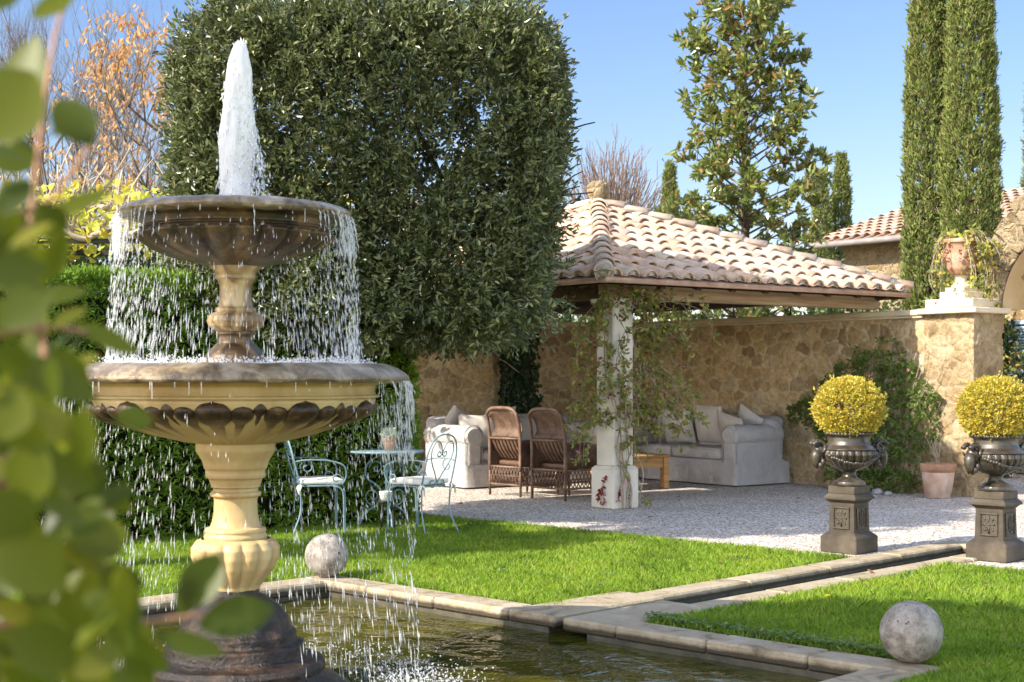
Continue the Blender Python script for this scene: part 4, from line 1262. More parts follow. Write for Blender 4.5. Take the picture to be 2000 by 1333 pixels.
for i_, c in enumerate(corners):
    d = apex - c; L = np.linalg.norm(d); d = d / L
    side = unit(np.cross(d, [0, 0, 1.0])); nu_ = np.cross(side, d)
    n_ = int(L / 0.30)
    hm.tube([c + d * 0.05 + nu_ * 0.02, apex + nu_ * 0.02], [0.105, 0.10], 10)
    for k_ in range(n_):
        t0, t1 = k_ * L / n_ - (0.03 if k_ else 0), (k_ + 1) * L / n_ + 0.05
        V = []
        jx = random.uniform(-0.012, 0.012)
        for tt, r_, lf in ((t0, 0.114, 0.058), (t1, 0.094, 0.028)):
            for inner in (0, 1):
                for q in range(11):
                    a = PI * q / 10
                    rr_ = r_ - 0.018 * inner
                    V.append(c + d * tt + side * (jx + rr_ * math.cos(a)) + nu_ * (lf + rr_ * 0.8 * math.sin(a)))
        Fq = []
        for q in range(10):
            Fq += [[q, q + 1, 22 + q + 1, 22 + q], [11 + q + 1, 11 + q, 33 + q, 33 + q + 1], [q + 1, q, 11 + q, 11 + q + 1]]
        Fq += [[0, 22, 33, 11], [10, 21, 43, 32]]
        hip.add(V, Fq, True)
        hip.smooth[-1][2::3] = False
    W = [c + nu_ * 0.08 - d * 0.02] + [c - d * 0.0 + side * 0.096 * math.cos(PI * q / 10) + nu_ * (0.058 + 0.076 * math.sin(PI * q / 10)) for q in range(11)]
    hm.add(W, [[0, q + 1, q + 2] for q in range(10)], True)
hip.build('hip_tiles', M['tile'], roof)
hm.build('hip_mortar', M['mortar'], roof)
b = MB().lathe(fine([(0.16, AZ - 0.06), (0.155, AZ + 0.03), (0.10, AZ + 0.07), (0.095, AZ + 0.09), (0.125, AZ + 0.13), (0.138, AZ + 0.18), (0.138, AZ + 0.24), (0.125, AZ + 0.285), (0.08, AZ + 0.315), (0.001, AZ + 0.322)], 5), 40, (AX, AY, 0))
rough(b, 0.010, 26)
b.build('finial', M['pier_far'], pav)
b = MB()
for p, q in ((0, 1), (1, 2), (2, 3), (3, 0)):
    b.tube([corners[p] + [0, 0, -0.045], corners[q] + [0, 0, -0.045]], 0.016, 6)
b.build('drip_edge', M['copper'], pav)
# deck and rafters
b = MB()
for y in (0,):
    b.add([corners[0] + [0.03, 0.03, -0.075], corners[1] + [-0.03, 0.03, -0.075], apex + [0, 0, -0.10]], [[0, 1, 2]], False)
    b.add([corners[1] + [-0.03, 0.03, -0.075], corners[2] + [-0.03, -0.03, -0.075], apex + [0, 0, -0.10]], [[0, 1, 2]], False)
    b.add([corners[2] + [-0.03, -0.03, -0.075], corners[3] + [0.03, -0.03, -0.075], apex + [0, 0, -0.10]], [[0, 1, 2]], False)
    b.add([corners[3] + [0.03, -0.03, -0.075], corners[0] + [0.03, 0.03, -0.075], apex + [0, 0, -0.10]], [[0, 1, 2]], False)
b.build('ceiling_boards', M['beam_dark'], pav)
def rafter(p0, p1):
    p0, p1 = np.array(p0), np.array(p1)
    d = unit(p1 - p0); s_ = unit(np.cross(d, [0, 0, 1.0])); n_ = np.cross(s_, d)
    w, h = 0.035, 0.028
    V = [p + s_ * a * w + n_ * c * h for p in (p0, p1) for a, c in ((-1, -1), (1, -1), (1, 1), (-1, 1))]
    MB().add(V, [[0, 3, 2, 1], [4, 5, 6, 7], [0, 1, 5, 4], [1, 2, 6, 5], [2, 3, 7, 6], [3, 0, 4, 7]], False).build('rafter', M['beam_dark'], pav)
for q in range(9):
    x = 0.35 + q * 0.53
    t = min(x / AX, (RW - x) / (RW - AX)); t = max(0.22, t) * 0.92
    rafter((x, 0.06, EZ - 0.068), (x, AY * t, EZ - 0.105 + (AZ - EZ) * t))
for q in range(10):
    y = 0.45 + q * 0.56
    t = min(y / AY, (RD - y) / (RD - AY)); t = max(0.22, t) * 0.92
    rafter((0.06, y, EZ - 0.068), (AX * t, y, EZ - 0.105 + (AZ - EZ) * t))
PXc, PYc = 0.64, 0.575                                # pillar
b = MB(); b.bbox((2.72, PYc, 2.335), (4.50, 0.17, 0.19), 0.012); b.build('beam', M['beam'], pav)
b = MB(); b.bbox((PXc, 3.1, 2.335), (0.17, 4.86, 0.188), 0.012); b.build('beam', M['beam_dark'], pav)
for q in range(4):
    MB().tube([(4.93, 0.9 + q * 1.05, 2.19), (4.93, 0.9 + q * 1.05, 2.45)], 0.012, 6).build('iron_rod', M['iron'], pav)
for q in range(4):
    MB().tube([(0.9 + q * 1.05, 5.52, 2.19), (0.9 + q * 1.05, 5.52, 2.45)], 0.012, 6).build('iron_rod', M['iron'], pav)
b2 = MB(); b2.add(np.array(frustum(0.365, 0.30, 0.40, 0.43)[0]) + [PXc, PYc, 0], frustum(1, 1, 0, 1)[1], False)
b = MB(); b.bbox((PXc, PYc, (0.40 + GZ) / 2), (0.365, 0.365, 0.40 - GZ), 0.008)
pil = None
bs_ = MB(); bs_.bbox((PXc, PYc, 1.285), (0.29, 0.29, 1.72), 0.016)
pil = bs_.build('pillar', M['pillar'], pav)
b.merge(b2)
b.build('pillar_base', M['pillar'], pil)
b = MB()
for z, h, w in ((2.150, 0.02, 0.315), (2.1725, 0.025, 0.34), (2.2125, 0.053, 0.375)):
    b.bbox((PXc, PYc, z), (w, w, h), 0.006)
b.build('capital', M['pillar'], pil)

# ------------------------------------------------------------------ rubble walls
WT = 2.21
WX, WY = 4.93, 5.44                                  # faces of the right hand wall and of the back wall
def rough_panel(mb, P0, ex, L, z0, z1, nrm, amp=0.018, cell=0.05):
    nx, nz = int(L / cell) + 2, int((z1 - z0) / cell) + 2
    gx, gz = np.meshgrid(np.linspace(0, L, nx), np.linspace(z0, z1, nz), indexing='ij')
    V = P0 + gx[..., None] * ex + gz[..., None] * np.array([0, 0, 1.0])
    V = V.reshape(-1, 3)
    V = V + nrm * (amp * (noise1(V, 5.0) + 0.6 * noise1(V + 3, 11.0)))[:, None]
    i = np.arange(nx - 1)[:, None] * nz; j = np.arange(nz - 1)[None, :]
    mb.add(V, np.stack([i + j, i + nz + j, i + nz + j + 1, i + j + 1], -1).reshape(-1, 4), True)
def rubble_panel(P0, ex, L, z0, z1, nrm, sx=0.25, sz=0.165, cell=0.024, relief=0.019, seed=1):
    """a wall face of single stones standing proud of their joints: vertices, faces, joint mask and tone of each stone"""
    rs = np.random.default_rng(seed)
    H = z1 - z0
    sx_n, sz_n = int(L / sx) + 3, int(H / sz) + 3
    gu, gw = np.meshgrid(np.arange(sx_n), np.arange(sz_n), indexing='ij')
    su = ((gu - 1 + 0.5 * (gw % 2)) + rs.uniform(-0.42, 0.42, gu.shape)).ravel() * sx
    sw = ((gw - 1) + rs.uniform(-0.40, 0.40, gu.shape)).ravel() * sz
    wt = rs.uniform(-0.16, 0.16, su.size); tone = rs.random(su.size); prd = rs.random(su.size)
    nx, nz = int(L / cell) + 2, int(H / cell) + 2
    U, W = np.meshgrid(np.linspace(0, L, nx), np.linspace(0, H, nz), indexing='ij')
    U, W = U.ravel(), W.ravel()
    Q = np.stack([U, W, U * 0 + seed], 1)
    wb = wobble(Q * 9) * 0.026 + wobble(Q * 26) * 0.012 + wobble(Q * 60) * 0.004
    d = np.sqrt(((U + wb[:, 0])[:, None] - su) ** 2 / sx ** 2 + ((W + wb[:, 1])[:, None] - sw) ** 2 / sz ** 2) + wt
    near = np.argpartition(d, 1, axis=1)[:, :2]
    dd = np.take_along_axis(d, near, 1)
    o_ = np.argsort(dd, 1)
    near = np.take_along_axis(near, o_, 1); dd = np.take_along_axis(dd, o_, 1)
    e = dd[:, 1] - dd[:, 0]
    s_ = np.clip((e - 0.04) / 0.10, 0, 1); mort = s_ * s_ * (3 - 2 * s_)
    s2 = np.clip(e / 0.45, 0, 1) ** 0.6
    h = mort * (relief * (0.45 + 0.75 * prd[near[:, 0]])) + s2 * relief * 0.35 + 0.006 * noise1(Q, 24) * mort + 0.004 * noise1(Q, 60)
    V = P0 + U[:, None] * ex + (z0 + W)[:, None] * np.array([0, 0, 1.0]) + nrm * (h - relief)[:, None]
    i = np.arange(nx - 1)[:, None] * nz; j = np.arange(nz - 1)[None, :]
    return V, np.stack([i + j, i + nz + j, i + nz + j + 1, i + j + 1], -1).reshape(-1, 4), mort, tone[near[:, 0]]
def masonry_build(name, panels, core, m, parent):
    b = MB(); mo, to = [], []
    for V, Fq, a, t_ in panels:
        b.add(V, Fq, True); mo.append(a); to.append(t_)
    for c, s in core: b.box(c, s)
    o = b.build(name, m, parent)
    for nm, arr in (('mort', mo), ('tone', to)):
        a = np.concatenate(arr + [np.full(b.n - sum(map(len, arr)), 0.6)])
        at = o.data.attributes.new(nm, 'FLOAT', 'POINT')
        at.data.foreach_set('value', a.astype(np.float32))
    return o
X3, Y3 = np.array([1.0, 0, 0]), np.array([0, 1.0, 0])
wr = thing('garden_wall', 'ochre rubble stone wall behind the right sofa, ending in a pier by the arch', 'wall', tuple(lp(0, 0)), UA)
masonry_build('masonry', [rubble_panel(np.array([WX, -0.30, 0]), Y3, WY + 0.3, GZ - 0.02, WT - 0.07, -X3, seed=3)], [((WX + 0.24, (WY - 0.30) / 2, 1.05), (0.40, WY + 0.3, 2.18))], M['wall'], wr)
b = MB(); b.bbox((WX + 0.19, (WY - 0.24) / 2, WT - 0.035), (0.52, WY + 0.2, 0.07), 0.012)
b.bbox((WX + 0.19, (WY - 0.24) / 2, WT - 0.085), (0.46, WY + 0.2, 0.03), 0.008)
b.build('coping', M['coping'], wr)
PY0, PY1 = -0.96, -0.29                               # the pier at the wall's end
masonry_build('pier', [rubble_panel(np.array([WX - 0.05, PY0, 0]), Y3, PY1 - PY0 + 0.04, GZ - 0.02, WT - 0.065, -X3, 0.20, 0.155, 0.018, 0.020, 5),
                       rubble_panel(np.array([WX - 0.05, PY0, 0]), X3, 0.58, GZ - 0.02, WT - 0.065, -Y3, 0.20, 0.16, 0.018, 0.020, 6)],
              [((WX + 0.26, (PY0 + PY1) / 2 + 0.02, 1.05), (0.54, PY1 - PY0 - 0.08, 2.16))], M['pier'], wr)
b = MB(); b.bbox((WX + 0.22, (PY0 + PY1) / 2, WT - 0.03), (0.72, 0.84, 0.068), 0.01)
b.bbox((WX + 0.22, (PY0 + PY1) / 2, WT + 0.06), (0.60, 0.68, 0.105), 0.01)
b.build('pier_cap', M['coping'], wr)
wb = thing('garden_wall', 'ochre rubble stone wall behind the left sofa and the wicker chairs', 'wall', tuple(lp(0, 0)), UA)
masonry_build('masonry', [rubble_panel(np.array([-1.8, WY, 0]), X3, WX + 1.8 - 0.03, GZ - 0.02, WT - 0.07, -Y3, seed=9)], [(((WX - 1.8) / 2, WY + 0.25, 1.05), (WX + 1.8 - 0.03, 0.40, 2.18))], M['wall'], wb)
b = MB(); b.bbox(((WX - 1.83) / 2, WY + 0.19, WT - 0.037), (WX + 1.75, 0.52, 0.07), 0.012)
b.build('coping', M['coping'], wb)

# ------------------------------------------------------------------ the arch that springs from the pier
ar = thing('stone_arch', 'rough stone arch springing from the pier at the right edge', 'arch', tuple(lp(WX + 0.44, PY0 + 0.02)), UA)
ARR, ARW = 0.96, 0.50
acz, acy = 2.20, -0.06 - ARR                         # centre of the arch (local y runs away from the gate)
b = MB()
nst = 13
for q in range(nst):
    a0, a1 = PI * q / nst + 0.006, PI * (q + 1) / nst - 0.006
    am_ = PI * (q + 0.5) / nst
    r1 = ARR + ARW * random.uniform(0.85, 1.12) * min(1.0, 0.12 + am_ / 0.95)
    V = []; m_ = 5
    for x in (-0.03 + random.uniform(-0.02, 0.02), 0.35):
        for r_ in np.linspace(ARR, r1, m_):
            for a in np.linspace(a0, a1, m_):
                V.append((x, acy + r_ * math.cos(a), acz + r_ * math.sin(a)))
    V = np.array(V)
    V += 0.035 * wobble(V * 7 + q) * [1.2, 0.6, 0.6]
    mm_ = m_ * m_
    Fq = []
    for i_ in range(m_ - 1):
        for j_ in range(m_ - 1):
            k_ = i_ * m_ + j_
            Fq += [[k_, k_ + 1, k_ + m_ + 1, k_ + m_], [mm_ + k_, mm_ + k_ + m_, mm_ + k_ + m_ + 1, mm_ + k_ + 1]]
    for j_ in range(m_ - 1):
        for r0 in (0, (m_ - 1) * m_):
            Fq.append([r0 + j_, mm_ + r0 + j_, mm_ + r0 + j_ + 1, r0 + j_ + 1])
        for c0 in (0, m_ - 1):
            Fq.append([c0 + j_ * m_, c0 + (j_ + 1) * m_, mm_ + c0 + (j_ + 1) * m_, mm_ + c0 + j_ * m_])
    b.add(V, Fq, False)
b.build('arch_stones', M['pier_far'], ar)
b = MB()
V, Fq = [], []
na = 30
for i_, x in enumerate((0.0, 0.62)):
    for q in range(na + 1):
        a = PI * q / na
        V.append((x, acy + (ARR - 0.012) * math.cos(a), acz + (ARR - 0.012) * math.sin(a)))
for q in range(na): Fq.append([q, q + 1, na + 1 + q + 1, na + 1 + q])
b.add(V, Fq, True)
V, Fq = [], []
RI = ARR - 0.22
for q in range(na + 1):                               # the narrower rear opening
    a = PI * q / na
    V += [(0.62, acy + ARR * math.cos(a), acz + ARR * math.sin(a)), (0.62, acy + RI * math.cos(a), acz - 0.22 + RI * math.sin(a)), (0.80, acy + RI * math.cos(a), acz - 0.22 + RI * math.sin(a))]
for q in range(na):
    Fq += [[3 * q, 3 * q + 3, 3 * q + 4, 3 * q + 1], [3 * q + 1, 3 * q + 4, 3 * q + 5, 3 * q + 2]]
b.add(V, Fq, False)
b.box((0.71, acy + RI + 0.11 + 0.005, 0.96), (0.18, 0.22, 2.04))
b.box((0.71, acy - RI - 0.11 - 0.005, 0.96), (0.18, 0.22, 2.04))
b.build('arch_plaster', M['plaster'], ar)
b = MB(); b.box((0.25, acy - ARR - 0.26, 1.06), (0.60, 0.5, 2.25)); b.build('far_pier', M['pier_far'], ar)

def leafy(name, label, cat, c, r, n, k, L, W, m, flat=(1, 1, 1), group=None, stems=8, shell=0.55, seedf=2.0, z0=0.0, twig=0.12):
    """an irregular mass of leaf clusters round c with the half sizes r, on stems from the ground"""
    t = thing(name, label, cat, (c[0], c[1], z0), 0, group)
    D = randdir(n)
    rad = (rng.uniform(shell ** 3, 1, n)) ** (1 / 3) * (1 + 0.22 * noise1(D * 1.0 + c[0], seedf))
    C = D * rad[:, None] * np.asarray(r)
    C[:, 2] += c[2] - z0
    kp = C[:, 2] > 0.03
    C, D = C[kp], D[kp]
    b = MB(); clusters(b, C, D * 0.8 + [0, 0, 0.25], k, L, W, 0.8, twig)
    b.build('foliage', m, t)
    b = MB()
    for q in range(stems):
        d = randdir(1)[0]
        tip = np.array([d[0] * r[0] * 0.7, d[1] * r[1] * 0.7, c[2] - z0 + d[2] * r[2] * 0.6])
        b.tube(smoothpath([(d[0] * 0.05, d[1] * 0.05, 0), tip * [0.4, 0.4, 0.5], tip], 9), np.linspace(0.02, 0.005, 9), 5)
    b.build('stem', M['twig'], t)
    return t

# house seen over the wall, and the shutter seen through the arch
hs = thing('house', 'stone house with a low clay tiled roof standing behind the cypresses', 'house', (7.2, 30.0, 0), UA)
def tiled_slope(mb, A, B, up, S, sp=0.26, row=0.36, seed=1):
    rs = np.random.default_rng(seed)
    ex = unit(B - A); L = np.linalg.norm(B - A); nr = np.cross(ex, up)
    if nr[2] < 0: nr = -nr
    for c_ in range(int(L / sp)):
        for r_ in range(int(S / row)):
            x, t = (c_ + 0.5) * sp, r_ * row
            V = []
            for tt, rr_, lf in ((t - 0.03, 0.10, 0.05), (t + row + 0.03, 0.08, 0.015)):
                for q in range(6):
                    a = PI * q / 5
                    V.append(A + ex * (x - rr_ * math.cos(a) + rs.normal(0, 0.004)) + up * tt + nr * (lf - 0.02 + rr_ * 0.85 * math.sin(a)))
            mb.add(V, [[q, q + 1, q + 7, q + 6] for q in range(5)], True)
b = MB(); b.box((3.2, -4.0, 2.1), (6.4, 9.0, 4.2)); b.build('wall', M['pier_far'], hs)
b = MB()
A_, B_ = np.array([-0.45, 0.9, 4.18]), np.array([-0.45, -8.6, 4.18])
up_ = unit(np.array([1.0, 0, 0.30])); Ssl = 4.0
b.add([A_, B_, B_ + up_ * Ssl, A_ + up_ * Ssl], [[0, 1, 2, 3]], False)
b.add([A_ + [0, 0, -0.08], B_ + [0, 0, -0.08], B_ + up_ * Ssl + [0, 0, -0.08], A_ + up_ * Ssl + [0, 0, -0.08]], [[0, 3, 2, 1]], False)
b.add([A_, A_ + up_ * Ssl, A_ + up_ * Ssl + [0, 0, -0.08], A_ + [0, 0, -0.08]], [[0, 1, 2, 3]], False)
rf = b.build('roof', M['channel'], hs)
b = MB(); tiled_slope(b, A_, B_, up_, Ssl, seed=5)
b.build('roof_tiles', M['tile'], rf)
b = MB(); b.tube([A_ + [-0.06, 0.05, -0.07], B_ + [-0.06, -0.05, -0.07]], 0.06, 8); b.build('gutter', M['gutter'], hs)

gw = thing('house', 'shaded house wall with a blue grey louvred shutter seen through the arch', 'house', (7.16, 21.1, 0), UA)
b = MB(); b.box((0.4, -1.05, 1.4), (0.3, 2.9, 2.8)); b.build('wall', M['wall_far'], gw)
b = MB()
b.bbox((0.21, -0.32, 1.45), (0.05, 0.05, 1.5), 0.005); b.bbox((0.21, 0.32, 1.45), (0.05, 0.05, 1.5), 0.005)
for z in (0.72, 1.45, 2.18): b.bbox((0.21, 0, z), (0.048, 0.60, 0.06), 0.005)
for q in range(34):
    z = 0.77 + q * 0.0405
    if abs(z - 1.45) < 0.04: continue
    b.add([(0.19, -0.30, z - 0.012), (0.19, 0.30, z - 0.012), (0.225, 0.30, z + 0.018), (0.225, -0.30, z + 0.018)], [[0, 1, 2, 3]], False)
    b.add([(0.193, -0.30, z - 0.020), (0.193, 0.30, z - 0.020), (0.228, 0.30, z + 0.010), (0.228, -0.30, z + 0.010)], [[0, 1, 2, 3]], False)
b.build('shutter', M['shutter'], gw)

# ------------------------------------------------------------------ sofas and what lies on them
def sofa(label, o, rz, W, D, armh=0.80, backh=0.90):
    """local x along the sofa, y from front to back; origin at the front left corner on the ground"""
    t = thing('sofa', label, 'sofa', tuple(o), rz, 'slipcovered sofas')
    b = MB(); b.rbox((W / 2, D * 0.5, 0.17), (W - 0.02, D - 0.06, 0.34), 0.04, 9); b.build('base', M['sofa'], t)
    b = MB(); b.rbox((W / 2, D - 0.16, 0.45), (W - 0.04, 0.30, 0.86), 0.13, 12, wob=0.008)
    b.rbox((W / 2, D - 0.10, backh - 0.10), (W - 0.10, 0.24, 0.22), 0.11, 12, wob=0.012); b.build('backrest', M['sofa'], t)
    for s in (0, 1):
        x = 0.14 if s == 0 else W - 0.14
        a = MB()
        a.rbox((x, D * 0.47, 0.34), (0.235, D * 0.93, 0.66), 0.05, 11, wob=0.006, seed=s)
        # the rolled top of the arm, lying along y
        n_ = 26
        ys = np.concatenate([[0.0, 0.008, 0.03], np.linspace(0.06, D * 0.90, 16), [D * 0.92, D * 0.94]])
        rr_ = np.concatenate([[0.105, 0.128, 0.140], np.full(16, 0.142), [0.12, 0.05]])
        V = []
        for y_, r_ in zip(ys, rr_):
            for q in range(n_):
                an = 2 * PI * q / n_
                V.append((x + (r_ + 0.012) * math.cos(an), y_, armh - 0.145 + r_ * math.sin(an)))
        V = np.array(V); V += 0.004 * wobble(V * 8)
        i = np.arange(len(ys) - 1)[:, None] * n_; j = np.arange(n_)[None, :]
        a.add(V, np.stack([i + j, i + (j + 1) % n_, i + n_ + (j + 1) % n_, i + n_ + j], -1).reshape(-1, 4))
        a.v.append(np.zeros((0, 3))); a.f.append(np.array([list(range(a.n - len(V), a.n - len(V) + n_))])); a.smooth.append(np.array([False]))
        rg = [(x + 0.150 * math.cos(v), 0.028, armh - 0.145 + 0.143 * math.sin(v)) for v in np.linspace(-0.5, PI + 0.5, 26)]
        a.tube([(rg[0][0], 0.026, 0.05)] + rg + [(rg[-1][0], 0.026, 0.05)], 0.0065, 6)
        a.build('armrest', M['sofa'], t)
    nw = (W - 0.56) / 2
    for s in (0, 1):
        a = MB(); a.rbox((0.28 + nw * (s + 0.5), D * 0.40, 0.41), (nw - 0.015, D * 0.76, 0.155), 0.06, 14, wob=0.010, seed=s + 4)
        for zz_ in (0.352, 0.468):
            a.tube([(0.28 + nw * s + 0.03, D * 0.022, zz_), (0.28 + nw * (s + 1) - 0.03, D * 0.022, zz_)], 0.006, 6)
        a.build('seat_cushion', M['sofa'], t)
    b = MB()                                           # the skirt falls in shallow pleats to the ground
    P = []
    for (x0, y0, x1, y1) in ((0.0, D, 0.0, 0.0), (0.0, 0.0, W, 0.0), (W, 0.0, W, D)):
        n_ = int(math.hypot(x1 - x0, y1 - y0) / 0.03)
        for q in range(n_):
            P.append((x0 + (x1 - x0) * q / n_, y0 + (y1 - y0) * q / n_))
    P.append((W, D)); P = np.array(P); n_ = len(P)
    cn = P - [W / 2, D / 2]
    cn = cn / np.maximum(np.abs(cn / [W / 2, D / 2]).max(1)[:, None], 1e-6)
    ph = np.arange(n_)
    V = []
    for z, g in ((0.02, 1.0), (0.12, 0.7), (0.24, 0.25), (0.30, 0.0)):
        off = 0.006 + g * (0.016 + 0.010 * np.sin(ph * 0.35) + 0.006 * np.sin(ph * 0.83 + 1))
        q = P + off[:, None] * unit(np.stack([np.where(np.abs(P[:, 0] - W / 2) > W / 2 - 0.001, np.sign(P[:, 0] - W / 2), 0), np.where(P[:, 1] < 0.001, -1.0, 0)], 1) + 1e-6)
        V.append(np.column_stack([q, np.full(n_, z)]))
    V = np.concatenate(V)
    i = np.arange(3)[:, None] * n_; j = np.arange(n_ - 1)[None, :]
    b.add(V, np.stack([i + j, i + j + 1, i + n_ + j + 1, i + n_ + j], -1).reshape(-1, 4))
    b.build('skirt', M['sofa'], t)
    return t
def pillow(label, c, w, h, rz, tilt, roll=0.0, th_=0.17, grp='pillows on the sofas'):
    n_ = 17
    g = np.linspace(-1, 1, n_)
    A_, B_ = np.meshgrid(g, g, indexing='ij')
    f = np.clip((1 - A_ ** 2) * (1 - B_ ** 2), 0, 1) ** 0.42
    pin = 1 - 0.07 * (1 - B_ ** 2), 1 - 0.07 * (1 - A_ ** 2)
    b = MB()
    for s in (-1, 1):
        V = np.stack([A_ * w / 2 * (1 - 0.06 * (1 - np.abs(B_) ** 3)), s * f * th_ / 2, B_ * h / 2 * (1 - 0.06 * (1 - np.abs(A_) ** 3))], -1).reshape(-1, 3)
        V[:, 1] += 0.010 * noise1(V + c[0], 9) * f.ravel()
        i = np.arange(n_ - 1)[:, None] * n_; j = np.arange(n_ - 1)[None, :]
        b.add(V, np.stack([i + j, i + n_ + j, i + n_ + j + 1, i + j + 1], -1).reshape(-1, 4))
    b.xform(Matrix.Rotation(roll, 4, 'Y'))
    b.xform(Matrix.Rotation(tilt, 4, 'X'))
    o = b.build('pillow', M['pillow'])
    o.location = c; o.rotation_euler = (0, 0, rz)
    return tag(o, label, 'pillow', grp)
SL = lp(0.80, 3.62, GZ)
sofa('grey slipcovered sofa behind the wicker chairs, its rolled left arm towards the hedge', SL, UA, 2.45, 1.05)
RZ = UA - PI / 2
SR = lp(3.78, 4.35, GZ)
sofa('grey slipcovered sofa along the right wall, seen past the stone pillar', SR, RZ, 2.52, 0.98)
def onL(x, y, z): return tuple(SL + UX * x + UY * y + np.array([0, 0, z]))
rX = np.array([math.cos(RZ), math.sin(RZ), 0]); rY = np.array([-math.sin(RZ), math.cos(RZ), 0])
def onR(x, y, z): return tuple(SR + rX * x + rY * y + np.array([0, 0, z]))
pillow('pale pillow leaning on the left sofa just inside its left arm', onL(0.46, 0.42, 0.70), 0.50, 0.48, UA - 0.55, 0.30, 0.05)
pillow('small pale pillow lying against the back of the left sofa', onL(0.40, 0.78, 0.80), 0.42, 0.40, UA, 0.25, 0.5)
pillow('pillow at the middle of the left sofa partly hidden by a wicker chair', onL(1.05, 0.70, 0.76), 0.50, 0.50, UA, 0.25, -0.1)
pillow('big square pillow at the middle of the right sofa', onR(1.42, 0.62, 0.76), 0.56, 0.56, RZ, 0.25, 0.03, 0.2)
pillow('pale pillow with a frayed edge on the right sofa beside the stone pillar', onR(0.92, 0.50, 0.72), 0.52, 0.50, RZ + 0.2, 0.25, -0.06, 0.2)
pillow('slumped pillow leaning in the corner of the right sofa by its near arm', onR(1.98, 0.50, 0.70), 0.58, 0.50, RZ - 0.25, 0.42, 0.22, 0.2)
pillow('pillow wedged behind the slumped one near the arm of the right sofa', onR(2.08, 0.70, 0.78), 0.46, 0.44, RZ - 0.1, 0.25, 0.5, 0.18)

# ------------------------------------------------------------------ wicker chairs
def wicker_chair(label, o, rz):
    t = thing('wicker_chair', label, 'wicker chair', tuple(o), rz, 'wicker chairs')
    hw = 0.275
    b = MB()
    P = [(0.0, -hw, 0.30), (-0.005, -hw, 0.66), (-0.03, -hw, 0.86)]
    for q in range(1, 12):
        a = PI - PI * q / 12
        P.append((-0.05 - 0.02 * math.sin(a), hw * np.sign(math.cos(a)) * abs(math.cos(a)) ** 0.55, 0.90 + 0.15 * math.sin(a) ** 0.8))
    P += [(-0.03, hw, 0.86), (-0.005, hw, 0.66), (0.0, hw, 0.30)]
    b.tube(smoothpath(P, 70), 0.021, 9)
    b.tube([(-0.012, -hw, 0.685), (-0.012, hw, 0.685)], 0.014, 7)
    b.tube([(0.0, -hw, 0.345), (0.0, hw, 0.345)], 0.014, 7); b.tube([(0.0, -hw, 0.135), (0.0, hw, 0.135)], 0.013, 7)
    b.tube([(0.60, -hw, 0.345), (0.60, hw, 0.345)], 0.014, 7)
    for s in (-1, 1):
        b.tube([(0, s * hw, 0.345), (0.60, s * hw, 0.345)], 0.014, 7); b.tube([(0, s * hw, 0.135), (0.60, s * hw, 0.135)], 0.013, 7)
    b.build('frame', M['cane'], t)
    b = MB()
    for q in range(25):
        y = -hw + 0.03 + (2 * hw - 0.06) * q / 24
        top = 0.90 + 0.145 * max(0, 1 - (abs(y) / hw) ** 3.2) ** 0.8
        x0 = 0.015 + 0.055 * (1 - (y / hw) ** 2) * 0.5
        b.tube(smoothpath([(x0 - 0.02, y, 0.70), (x0 + 0.035, y, 0.80), (x0 - 0.015, y, 0.92), (-0.055, y, top)], 8), 0.0108, 5)
    b.build('back_panel', M['cane'], t)
    for q in range(8):
        y = -hw + 0.05 + (2 * hw - 0.10) * q / 7
        V = []
        for x, z in ((-0.005, 0.675), (0.06, 0.55), (0.15, 0.44), (0.27, 0.375)):
            V += [(x, y - 0.020, z), (x, y + 0.020, z), (x + 0.012, y + 0.020, z + 0.004), (x + 0.012, y - 0.020, z + 0.004)]
        Fq = []
        for i_ in range(3):
            for j_ in range(4):
                Fq.append([4 * i_ + j_, 4 * i_ + (j_ + 1) % 4, 4 * i_ + 4 + (j_ + 1) % 4, 4 * i_ + 4 + j_])
        MB().add(V, Fq, False).build('back_slat', M['wicker'], t)
    b = MB(); b.rbox((0.36, 0, 0.385), (0.50, 2 * hw - 0.03, 0.06), 0.025, 7); b.build('seat', M['wicker'], t)
    for s in (-1, 1):
        b = MB()
        b.tube(smoothpath([(-0.01, s * hw, 0.64), (0.15, s * (hw + 0.015), 0.655), (0.45, s * (hw + 0.02), 0.62), (0.60, s * (hw + 0.01), 0.55), (0.62, s * hw, 0.36)], 22), 0.019, 8)
        for q in range(22):
            x = 0.03 + 0.57 * q / 21
            zt_ = np.interp(x, [0, 0.15, 0.45, 0.60], [0.64, 0.652, 0.618, 0.55])
            b.tube([(x, s * hw, 0.345), (x, s * (hw + 0.012), zt_)], 0.012, 5)
        b.build('armrest', M['wicker'], t)
    for x in (0.0, 0.60):
        for s in (-1, 1):
            b = MB(); b.tube([(x, s * hw, 0.0), (x, s * hw, 0.36)], [0.015, 0.019], 8); b.build('leg', M['wicker'], t)
    b = MB()
    def lattice(p0, p1):
        p0, p1 = np.array(p0), np.array(p1)
        L = np.linalg.norm(p1 - p0); d = (p1 - p0) / L
        n_ = max(2, int(L / 0.055))
        for q in range(n_):
            for w in (0, 1):
                a_ = q * L / n_; e_ = (q + 1.6) * L / n_
                if e_ > L: e_ = L
                z0_, z1_ = 0.135, 0.135 + 0.21 * (e_ - a_) / (1.6 * L / n_)
                A_, B_ = p0 + d * (a_ if not w else L - a_), p0 + d * (e_ if not w else L - e_)
                b.tube([A_ + [0, 0, z0_], B_ + [0, 0, z1_]], 0.0065, 5)
        b.tube([p0 + [0, 0, 0.24], p1 + [0, 0, 0.24]], 0.007, 5)
    lattice((0, -hw, 0), (0, hw, 0)); lattice((0, -hw, 0), (0.6, -hw, 0)); lattice((0, hw, 0), (0.6, hw, 0))
    b.build('apron_lattice', M['wicker'], t)
    return t
